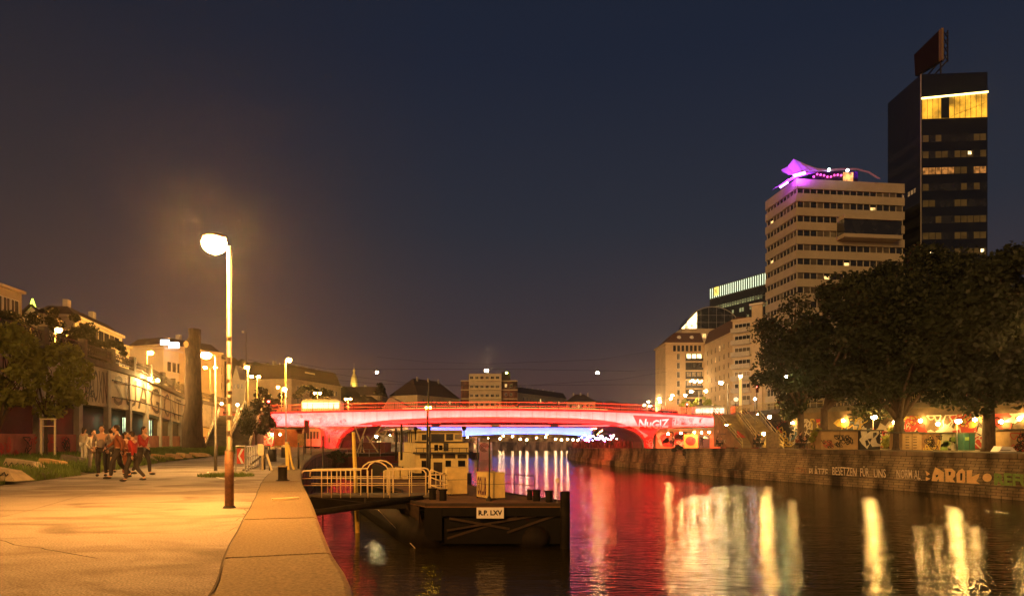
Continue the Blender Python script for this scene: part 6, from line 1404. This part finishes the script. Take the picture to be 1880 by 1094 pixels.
bigtree('tall dark tree with a low forking trunk right of the dark container',1650,65,1650,634,128,138,36000,3,.5,3.2)
bigtree('high crowned dark tree before the black tower',1735,72,1745,590,112,140,32000,4)
bigtree('dark tree with a lamp lit mottled trunk near the green cabin',1815,58,1800,640,112,130,32000,5,.5,4.2)
bigtree('rightmost dark tree cut by the picture edge',1905,55,1880,590,105,150,30000,6)
bigtree('low dark tree filling the gap behind the first containers',1590,86,1610,560,92,85,15000,8,base_z=5.2)
# ivy bush on the wall coping and shrubs behind
def shrub(label,c,r,nl,leafm,leaf,seed,name='shrub'):
    return tree(name,label,(c[0],c[1],c[2]-r[2]),r[2]*2,c,r,nl,leafm,leaf,seed,.05,None,'shrub',lobes=10,fork=r[2]*.5)
p=P(1258,826,86); shrub('dark bush hanging over the right quay wall near the bridge',(p.x,p.y,p.z),(1.7,1,.8),2200,M_leafd,.13,41)
shrub('bright green bush between the dark container and the middle trunk',tuple(P(1637,812,70)),(1.3,1,1.6),2600,M_leafl,.13,42)
shrub('lamp lit bush left of the ochre container',tuple(P(1496,806,68)),(1.2,.9,1.5),1800,M_leafl,.12,43)
for i,(px_,py_,Y,r_) in enumerate([(1283,741,150,1.9),(1307-2,742,140,1.5),(1258,743,158,1.6)]):
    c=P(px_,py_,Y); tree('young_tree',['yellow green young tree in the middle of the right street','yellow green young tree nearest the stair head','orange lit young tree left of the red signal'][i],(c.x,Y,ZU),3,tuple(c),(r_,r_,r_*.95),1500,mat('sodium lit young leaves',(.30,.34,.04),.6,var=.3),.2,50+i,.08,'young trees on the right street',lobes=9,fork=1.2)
c=P(1305+5,742,132)
# left vegetation
def ltree(label,pxb,Y,px_c,py_c,rpx,rpy,nl,seed,zb=0.25,leafm=None,tr=.10,leaf=.1,name='young_tree',lobes=20,fork=None,group=None):
    c=P(px_c,py_c,Y); return tree(name,label,(X(pxb,Y),Y,zb),c.z,tuple(c),(rpx/F*Y,rpx/F*Y,rpy/F*Y),nl,leafm or M_leafl,leaf,seed,tr,group,lobes=lobes,fork=fork)
ltree('staked young tree with lamp lit leaves on the grass',84,44,95,690,62,76,5000,61,fork=3.0,leaf=.16)
ltree('leafy tree at the left picture edge above the people',-12,42,15,670,60,84,5000,62,leaf=.17,tr=.16)
ltree('dark tree on the street above the viaduct, behind the orange lamp',120,76,108,606,62,40,7500,63,zb=7.5,leafm=M_leafd,leaf=.16,name='street_tree',tr=.2)
ltree('dark tree on the street above the viaduct, in front of the white apartment building',190,76,190,645,40,24,4500,64,zb=7.5,leafm=M_leafd,leaf=.16,name='street_tree',tr=.15)
ltree('dark tree on the street at the far left edge',10,60,10,600,52,38,5000,65,zb=7.5,leafm=M_leafd,leaf=.16,name='street_tree',tr=.2)
ltree('young dark tree between the stairs and the bridge end',470,72,474,768,32,46,5200,66,zb=0,leafm=M_leafd,leaf=.13,tr=.09,fork=2.2)
ltree('dark trees on the slope behind the tall mast',480,180,500,732,46,20,5000,67,zb=6,leafm=M_leafd,leaf=.35,name='hillside_tree',tr=.3)
ltree('dark rounded tree in front of the long tenement',600,175,575,725,40,17,4000,68,zb=6,leafm=M_leafd,leaf=.35,name='hillside_tree',tr=.3)
ltree('dark conifer shape on the skyline right of the church tower',697,300,697,716,10,14,1500,69,zb=6,leafm=M_leafd,leaf=.5,name='conifer',tr=.3)
ltree('dark bushy tree growing over the cut quay corner',610,60,620,838,18,12,1500,70,zb=-1.8,leafm=M_leafd,leaf=.1,name='shrub',tr=.05)
# tree guard stakes
T=thing('tree_stakes','wooden stakes guarding the young tree on the grass','stakes',(X(86,43),43,.25)); 
for px_ in (76,101): mb=MB(); mb.beam((X(px_,43),43,.2),(X(px_,43),43,Z(768,43)),.09,.09); mb.build('stake',M_cream,T)
mb=MB(); mb.beam((X(74,42.9),42.9,Z(769,43)),(X(103,42.9),42.9,Z(769,43)),.07,.07); mb.beam((X(76,42.9),42.9,Z(782,43)),(X(101,42.9),42.9,Z(782,43)),.05,.05); mb.build('crossbar',M_cream,T)
# dead topped trunk
T=thing('cut_tree_trunk','massive bare tree trunk cut off at the top beside the path','tree',(X(356,74),74,0)); Y=74
mb=MB()
prof=[(356,832,26),(355,820,21),(353,800,17.5),(354,770,16),(357,740,14.5),(354,700,14),(354,660,12.5),(352,640,13),(353,628,13),(357,618,9.5),(357,604,10.5)]
n=16; vs=[]
for px_,py_,rp_ in prof:
    c=P(px_,py_,Y); r_=rp_/F*Y
    for k in range(n): a_=k*math.tau/n; q=r_*(1+.10*math.sin(3*a_+py_*.03)+.05*math.sin(7*a_+py_*.1)); vs.append(c+Vector((q*math.cos(a_),q*math.sin(a_),0)))
mb.add(vs,[(i*n+k,i*n+(k+1)%n,(i+1)*n+(k+1)%n,(i+1)*n+k) for i in range(len(prof)-1) for k in range(n)]+[tuple(range(len(vs)-n,len(vs)))])
mb.build('trunk',mat('old dark bark',(.055,.034,.02),.95,var=.6,scale=5,bump=1.0,bscale=10,stretch=(1,1,.2)),T,True)
mb=MB(); mb.tube([P(356,640,Y),P(346,634,Y-.4),P(342,632,Y-.9)],[.55,.45,.42],10); mb.build('limb_stub',M_bark,T,True)
mb=MB(); p=P(342,632,Y-.92); mb.tube([p,p+Vector((-.02,-.06,0))],.36,12); mb.build('sawn_face',mat('sawn wood',(.5,.3,.12),.8),T)
# grassy graffiti blocks along the verge
bl=[(10,884,1.5,.5,1),(48,866,1.7,.6,1),(101,860,1.5,.5,0),(138,855,1.5,.6,0),(178,850,1.45,.5,0),(216,850,1.3,.4,0),(262,845,1.7,.5,1),(293,842,1.1,.4,0),(318,841,1.1,.4,0),(338,839,1.1,.4,0),(360,837,1.0,.35,0),(376,836,.9,.3,0)]
names=['half hidden concrete block at the left picture edge','pale concrete block with black tag, second from left','concrete block with a pale tag, third from left','dark slanting concrete block beside the stakes','black slanting block left of the standing group','block with a bright edge behind the red group','pale block with bold black tag where a person sits','ochre block just right of the seated person','fifth ochre block counted from the trunk','ochre block in the middle of the row by the trunk','ochre block in front of the trunk','last small ochre block at the trunk']
for i,(px_,py_,l_,h_,tg) in enumerate(bl):
    Y=1.5*F/(py_+4-HY) ; x=X(px_,Y); T=thing('concrete_block',names[i],'block',(x,Y,.0),'concrete blocks along the verge')
    mb=MB(); a_=R.uniform(-.35,.1); u=Vector((math.cos(a_),math.sin(a_),0)); v=Vector((-u.y,u.x,0)); o=Vector((x,Y,0))
    vs=[]
    for (p_,q_,z_) in [(-.5,-.5,0),(.5,-.5,0),(.5,.5,0),(-.5,.5,0),(-.40,-.3,1),(.25,-.34,.72),(.22,.35,.68),(-.38,.34,.95)]: vs.append(o+u*l_*p_+v*.75*q_+Vector((0,0,.12+h_*z_*.95)))
    mb.add(vs,[(0,3,2,1),(4,5,6,7),(0,1,5,4),(1,2,6,5),(2,3,7,6),(3,0,4,7)]); mb.build('block',[mat('pale block',(.36,.29,.18),.85,var=.3),M_concd,mat('ochre block',(.48,.30,.12),.85,var=.2),M_concd][0 if tg else (3 if i in(3,4) else 2)],T)
    if tg:
        q=Path([tuple((o-u*l_*.5-v*.43)[:2]),tuple((o-v*.40)[:2]),tuple((o+u*l_*.6-v*.40)[:2])]); mb=MB()
        pts=[]
        for k in range(16): t_=k/15; pts.append(o-u*l_*(.38-.7*t_)-v*(.385-.06*(.3))+Vector((0,0,.26+h_*(.28+.22*math.sin(k*2.1))*(1-.4*t_))))
        mb.tube(pts,.022,5); mb.build('graffiti',M_gk,T)
# ---------------------------------------------------------------- people
def skin_mesh(nodes, edges, sub=1):
    me=bpy.data.meshes.new('s'); me.from_pydata([n_[:3] for n_ in nodes],edges,[]); me.update()
    ob=bpy.data.objects.new('s',me); sc.collection.objects.link(ob); md=ob.modifiers.new('k','SKIN'); md.use_smooth_shade=True
    sv=me.skin_vertices[0].data
    for i,n_ in enumerate(nodes): r_=n_[3]; sv[i].radius=(r_ if not isinstance(r_,tuple) else r_[0], r_ if not isinstance(r_,tuple) else r_[1]); sv[i].use_root=(i==0)
    if sub: s_=ob.modifiers.new('u','SUBSURF'); s_.levels=sub; s_.render_levels=sub
    dg=bpy.context.evaluated_depsgraph_get(); m2=bpy.data.meshes.new_from_object(ob.evaluated_get(dg)); v=[tuple(q.co) for q in m2.vertices]; f=[tuple(q.vertices) for q in m2.polygons]
    bpy.data.objects.remove(ob); bpy.data.meshes.remove(me); bpy.data.meshes.remove(m2); return v,f
M_skin=mat('skin',(.50,.28,.17),.6,var=.08); M_hair=mat('dark hair',(.035,.02,.012),.7,var=.4,scale=30)
CL={'white':mat('white cloth',(.5,.46,.38),.85,var=.1,bump=1.0,bscale=9),'cream':mat('cream cloth',(.42,.35,.25),.85,var=.12,bump=1.0,bscale=9),'red':mat('red cloth',(.30,.02,.014),.85,var=.15,bump=1.0,bscale=9),'orange':mat('rust cloth',(.22,.07,.03),.85,var=.15,bump=1.0,bscale=9),'dark':mat('dark cloth',(.04,.032,.028),.85,var=.2,bump=1.0,bscale=9),'grey':mat('grey cloth',(.20,.16,.14),.85,var=.2,bump=1.0,bscale=9),'blue':mat('blue cloth',(.06,.08,.14),.85,var=.2,bump=1.0,bscale=9),'yellow':mat('mustard cloth',(.55,.38,.08),.85,var=.15,bump=1.0,bscale=9)}
def pose(kind, s=0):
    """joint positions (x right, y forward = away from the viewer, z up) for a 1.72 m figure facing -y"""
    J={}
    if kind=='stand':
        J=dict(pel=(0,0,.95),spi=(0,-.01,1.15),che=(0,0,1.36),nec=(0,0,1.50),hed=(0,-.02,1.61),sl=(.19,0,1.42),el=(.25,.02,1.14),wl=(.22,-.12,.92),sr=(-.19,0,1.42),er=(-.26,.02,1.15),wr=(-.20,-.18,1.02),hl=(.10,0,.92),kl=(.11,-.02,.50),al=(.12,.02,.09),tl=(.13,-.13,.04),hr=(-.10,0,.92),kr=(-.10,-.03,.50),ar=(-.11,.03,.09),tr=(-.13,-.12,.04))
    if kind=='walk':
        J=dict(pel=(0,0,.93),spi=(0,-.02,1.13),che=(0,-.03,1.34),nec=(0,-.04,1.48),hed=(0,-.07,1.59),sl=(.19,-.02,1.40),el=(.25,.12,1.14),wl=(.24,.10,.90),sr=(-.19,-.02,1.40),er=(-.25,-.14,1.16),wr=(-.22,-.32,1.02),hl=(.10,0,.90),kl=(.10,-.18,.50),al=(.10,-.20,.10),tl=(.11,-.36,.05),hr=(-.10,0,.90),kr=(-.10,.05,.48),ar=(-.10,.34,.16),tr=(-.11,.22,.05))
    if kind=='drink':
        J=dict(pel=(0,0,.95),spi=(0,0,1.15),che=(0,.02,1.36),nec=(0,.0,1.50),hed=(.0,-.03,1.61),sl=(.19,0,1.42),el=(.27,-.10,1.18),wl=(.14,-.26,1.36),sr=(-.19,0,1.42),er=(-.28,.02,1.16),wr=(-.16,-.10,.98),hl=(.10,0,.92),kl=(.13,-.03,.50),al=(.16,.02,.09),tl=(.19,-.12,.04),hr=(-.10,0,.92),kr=(-.12,-.02,.50),ar=(-.13,.03,.09),tr=(-.16,-.12,.04))
    if kind=='sit':
        J=dict(pel=(0,0,.14),spi=(0,.03,.34),che=(0,.0,.55),nec=(0,-.05,.69),hed=(0,-.09,.80),sl=(.18,-.01,.61),el=(.27,-.14,.40),wl=(.20,-.36,.44),sr=(-.18,-.01,.61),er=(-.27,-.12,.38),wr=(-.18,-.34,.46),hl=(.10,-.03,.14),kl=(.17,-.40,.42),al=(.14,-.62,.08),tl=(.15,-.76,.04),hr=(-.10,-.03,.14),kr=(-.16,-.42,.40),ar=(-.15,-.60,.08),tr=(-.16,-.74,.04))
    if kind=='chair':
        J=dict(pel=(0,0,.50),spi=(0,.02,.70),che=(0,-.03,.91),nec=(0,-.06,1.05),hed=(0,-.10,1.16),sl=(.18,-.03,.97),el=(.25,-.12,.73),wl=(.14,-.34,.66),sr=(-.18,-.03,.97),er=(-.25,-.12,.73),wr=(-.13,-.34,.66),hl=(.10,-.04,.50),kl=(.12,-.44,.50),al=(.12,-.46,.09),tl=(.13,-.60,.04),hr=(-.10,-.04,.50),kr=(-.12,-.44,.50),ar=(-.12,-.40,.09),tr=(-.13,-.54,.04))
    return J
def fingers(w_,e_,side):
    w_=Vector(w_); d=(w_-Vector(e_)).normalized(); x=Vector((1,0,0)); x=(x-d*x.dot(d)).normalized(); c=d.cross(x); mb=MB(); 
    for k,l_ in enumerate((.065,.078,.072,.055)):
        b_=w_+d*.085+x*(-.027+.018*k); mb.tube([b_,b_+d*l_*.5-c*.006,b_+d*l_*.85-c*.03],[.0095,.0085,.006],6)
    b_=w_+d*.03-x*.03*side; mb.tube([b_,b_+d*.03-x*.03*side,b_+d*.065-x*.035*side-c*.01],[.012,.010,.007],6)
    mb.sphere(w_+d*.05,(.036,.036,.045),8,6); return mb
def person_proto(kind, top_m, leg_m, dress=False, hair_long=False, label='', longs=True):
    J=pose(kind); T=thing('person',label,'person',(0,0,0))
    K=['pel','spi','che','nec','hed','sl','el','wl','sr','er','wr','hl','kl','al','tl','hr','kr','ar','tr']
    RD=dict(pel=(.13,.10),spi=(.115,.085),che=(.14,.10),nec=.052,hed=.07,sl=.055,el=.040,wl=.026,sr=.055,er=.040,wr=.026,hl=.085,kl=.055,al=.036,tl=.032,hr=.085,kr=.055,ar=.036,tr=.032)
    E=[('pel','spi'),('spi','che'),('che','nec'),('nec','hed'),('che','sl'),('sl','el'),('el','wl'),('che','sr'),('sr','er'),('er','wr'),('pel','hl'),('hl','kl'),('kl','al'),('al','tl'),('pel','hr'),('hr','kr'),('kr','ar'),('ar','tr')]
    nodes=[(*J[k],RD[k]) for k in K]; v,f=skin_mesh(nodes,[(K.index(a_),K.index(b_)) for a_,b_ in E]); mb=MB(); mb.add(v,f)
    h=Vector(J['hed']); hc=h+Vector((0,0,.02)); mb.sphere(hc,(.078,.095,.118),14,12); mb.sphere(hc+Vector((0,-.02,-.055)),(.058,.07,.06),10,8)
    mb.sphere(hc+Vector((0,-.10,-.015)),(.013,.02,.024),8,6)            # nose
    for sg in (-1,1): mb.sphere(hc+Vector((.079*sg,.0,-.01)),(.012,.022,.032),8,6)
    for w_,e_,sd in (('wl','el',1),('wr','er',-1)): g_=fingers(J[w_],J[e_],sd); mb.add(g_.v,g_.f)
    body=mb.build('body',M_skin,T,True)
    mb=MB()
    for sg in (-1,1): mb.sphere(hc+Vector((.03*sg,-.084,.012)),(.012,.01,.007),8,6)
    mb.build('eye',M_black,T,True); mb=MB(); mb.sphere(hc+Vector((0,-.085,-.062)),(.024,.01,.006),8,6); mb.build('mouth',mat('lips',(.4,.10,.08),.6),T,True)
    mb=MB(); mb.sphere(hc+Vector((0,.022,.026)),(.09,.098,.115),14,10)
    if hair_long: mb.sphere(hc+Vector((0,.06,-.11)),(.085,.05,.16),12,8)
    mb.build('hair',M_hair,T,True)
    # shirt
    KK=['spi','pel','che','sl','el','sr','er']+(['wl','wr'] if longs else []); RS=dict(pel=(.155,.125),spi=(.145,.11),che=(.165,.125),sl=.07,el=.056,sr=.07,er=.056,wl=.042,wr=.042)
    EE=[('pel','spi'),('spi','che'),('che','sl'),('sl','el'),('che','sr'),('sr','er')]+([('el','wl'),('er','wr')] if longs else [])
    jn=dict(J); jn['che']=(J['che'][0],J['che'][1],J['che'][2]+.02)
    v,f=skin_mesh([(*jn[k],RS[k]) for k in KK],[(KK.index(a_),KK.index(b_)) for a_,b_ in EE]); mb=MB(); mb.add(v,f); mb.build('shirt',top_m,T,True)
    if dress:
        p=Vector(J['pel']); mb=MB(); mb.lathe((p.x,p.y,p.z-.62),[(.30,0),(.27,.2),(.21,.5),(.16,.72)],14); mb.build('skirt',leg_m,T,True)
    else:
        KK=['pel','hl','kl','al','hr','kr','ar']; RL=dict(pel=(.15,.115),hl=.10,kl=.075,al=.056,hr=.10,kr=.075,ar=.056); EE=[('pel','hl'),('hl','kl'),('kl','al'),('pel','hr'),('hr','kr'),('kr','ar')]
        v,f=skin_mesh([(*J[k],RL[k]) for k in KK],[(KK.index(a_),KK.index(b_)) for a_,b_ in EE]); mb=MB(); mb.add(v,f); mb.build('trousers',leg_m,T,True)
    for t_,a_ in (('tl','al'),('tr','ar')):
        q=Vector(J[t_]); r_=Vector(J[a_]); mb=MB(); mb.sphere((q+r_)/2+Vector((0,-.02,-.02)),(.05,.13,.045),10,6); mb.build('shoe',M_dark,T,True)
    return T
protos={}
def person(kind,top_c,leg_c,label,px_,py_,zground,rot,Y=None,group=None,dress=False,long_=False,scale=1.09):
    key=(kind,dress,long_)
    if key not in protos:
        T=person_proto(kind,CL[top_c],CL[leg_c],dress,long_,label); protos[key]=T; o=T
    else:
        o=copy_tree(protos[key]); o['label']=label
    for ch in o.children:
        nm=ch.name.split('.')[0]
        if nm in('shirt','trousers','skirt'):
            ch.material_slots[0].link='OBJECT'; ch.material_slots[0].material=CL[top_c] if nm=='shirt' else CL[leg_c]
    if Y is None: Y=(CAMZ-zground)*F/(py_-HY)
    o.location=(X(px_,Y),Y,zground); o.rotation_euler=(0,0,math.radians(rot)); o.scale=(scale,)*3
    if group: o['group']=group
    return o
g1='people gathered on the grass'
Ys=[(154,846,'stand','cream','white','person in white trousers standing at the left of the group',160,True),
 (171,866,'drink','white','grey','person in a white top lifting a drink beside the one in white trousers',60,False),
 (187,874,'stand','grey','dark','person in grey standing behind the white top',20,False),
 (204,867,'stand','grey','dark','tall person in grey at the centre of the group seen from behind',200,False),
 (217,879,'walk','orange','dark','person in a rust coloured shirt stepping onto the path',-60,False),
 (230,872,'stand','orange','orange','person in rust coloured clothes facing the group',100,True),
 (245,884,'walk','red','dark','person in a dark red top and black trousers walking at the grass edge',-90,False),
 (262,872,'walk','red','dark','person in a red shirt and dark trousers at the right of the group',80,True)]
for px_,pb,kd,tc_,lc,lb,rt,lg in Ys:
    person(kd,tc_,lc,lb,px_,pb,0.02 if pb>860 else .18,rt,group=g1,long_=lg,dress=False,Y=None if pb>860 else 36,scale=1.0+.035*((px_*7)%5))
person('sit','cream','dark','person in a cream top sitting on the pale tagged block',270,846,.45,-20,Y=43.5,group=g1,long_=True)
person('sit','red','dark','seated person in dark red leaning toward the cream top',252,845,.25,30,Y=42,group=g1)
person('sit','white','dark','seated person in white reaching forward below the grey standing one',200,850,.25,40,Y=38,group=g1)
g2='people sitting along the right quay'
for i,(px_,Y,kd,tc_,lc,rt,dz) in enumerate([(1288,98,'stand','dark','dark',0,0),(1316,90,'chair','dark','dark',60,0),(1325,90,'chair','grey','dark',-50,0),(1385,80,'chair','dark','dark',30,0),(1393,80,'stand','dark','dark',200,0),(1400,79,'chair','grey','dark',-30,0),(1463,70,'chair','orange','dark',20,0),(1470,70,'stand','dark','dark',100,0),(1478,70,'chair','dark','dark',-40,0),(1232,103,'stand','white','blue',-20,0),(1236,103,'stand','grey','dark',40,0)]):
    lb=['dark standing figure before the board with the pale cap shape','dark figure seated at the quay edge, left of a pair','grey figure seated at the quay edge, right of a pair','seated dark figure at the stair foot','dark figure standing at the foot of the stairs','grey seated figure right of the standing one at the stairs','seated figure in rust colour before the mural wall','standing dark figure before the mural wall','seated dark figure right of the standing one by the murals','figure in white beside the bridge pier on the right quay','grey figure beside the white one near the bridge pier'][i]
    s_=RW.px(px_); zz=zr(s_) if s_ else 0
    o=person(kd,tc_,lc,lb,px_,830,zz,rt,Y=Y,group=g2)
    if kd=='chair':
        T=thing('stool','low dark stool under %s'%lb.replace('seated','the seated',1) if False else ['stool under the left seated figure at the quay edge','stool under the right seated figure at the quay edge','stool at the stair foot','stool right of the stair foot','stool before the mural wall','right hand stool before the mural wall'][len([0 for q in bpy.data.objects if q.name.startswith('stool')])],'stool',(o.location.x,o.location.y+.03,zz)); mb=MB(); c=T.location
        mb.box(c.x-.2,c.x+.2,c.y-.2,c.y+.2,zz+.36,zz+.40); mb.build('seat',M_dark,T)
        for a_ in (-.17,.17):
            for b_ in (-.17,.17): mb=MB(); mb.beam((c.x+a_,c.y+b_,zz),(c.x+a_,c.y+b_,zz+.36),.03,.03); mb.build('leg',M_dark,T)
# far crowd outside the bar beyond the bridge : too many to count
mb=MB(); rr=random.Random(9)
for k in range(260):
    px_=rr.uniform(1045,1188); s_=RW.px(px_) or 150; y=rr.uniform(112,165); px2=rr.uniform(1050,1165); xx=X(px2,y)
    if xx < (RW.at(RW.px(px2))[0].x if RW.px(px2) and y<RW.at(RW.px(px2))[0].y else -99): pass
    # keep on the quay
    best=min(RW.p,key=lambda q:abs(q.y-y)); xx=best.x+rr.uniform(.6,7); zz=zr(0) if False else max(-.6,.4-(y-75)/67*.95)
    h=rr.uniform(1.1,1.75); mb.lathe((xx,y,zz),[(.12,0),(.17,h*.3),(.15,h*.5),(.22,h*.78),(.07,h*.84),(.1,h*.9),(.1,h*.96),(.02,h)],7)
tag(mb.build('crowd',mat('crowd clothing',(.30,.10,.10),.8,var=.8,scale=1.2)),'dense crowd outside the pink lit quay bar beyond the bridge','crowd',kind='stuff')
# quay details : benches left, ladder on quay wall
for i,(px_,pb,Y) in enumerate([(582,836,70)]):
    T=thing('parasol','folded parasol beside the tram car','parasol',(X(604,90),90,0)); mb=MB(); mb.lathe((X(604,90),90,0),[(.03,0),(.03,.9),(.16,1.0),(.12,1.6),(.03,2.4)],10); mb.build('canopy',M_gp,T,True); mb=MB(); mb.lathe((X(604,90),90,0),[(.3,0),(.3,.08),(.04,.1)],10); mb.build('foot',M_dark,T)
m=bpy.data.materials.new('haze'); m.use_nodes=True; t=m.node_tree; t.nodes.remove(t.nodes['Principled BSDF'])  # scattering volume added to give the lamps soft halos
v=t.nodes.new('ShaderNodeVolumePrincipled'); v.inputs['Density'].default_value=.0003; v.inputs['Anisotropy'].default_value=.9; v.inputs['Color'].default_value=(.9,.85,.8,1); t.links.new(v.outputs[0],t.nodes['Material Output'].inputs['Volume'])
mb=MB(); mb.box(-420,420,-80,860,WZ-3.5,100); tag(mb.build('haze',m),'thin warm haze added over the canal for halos round the lamps','haze',kind='stuff')
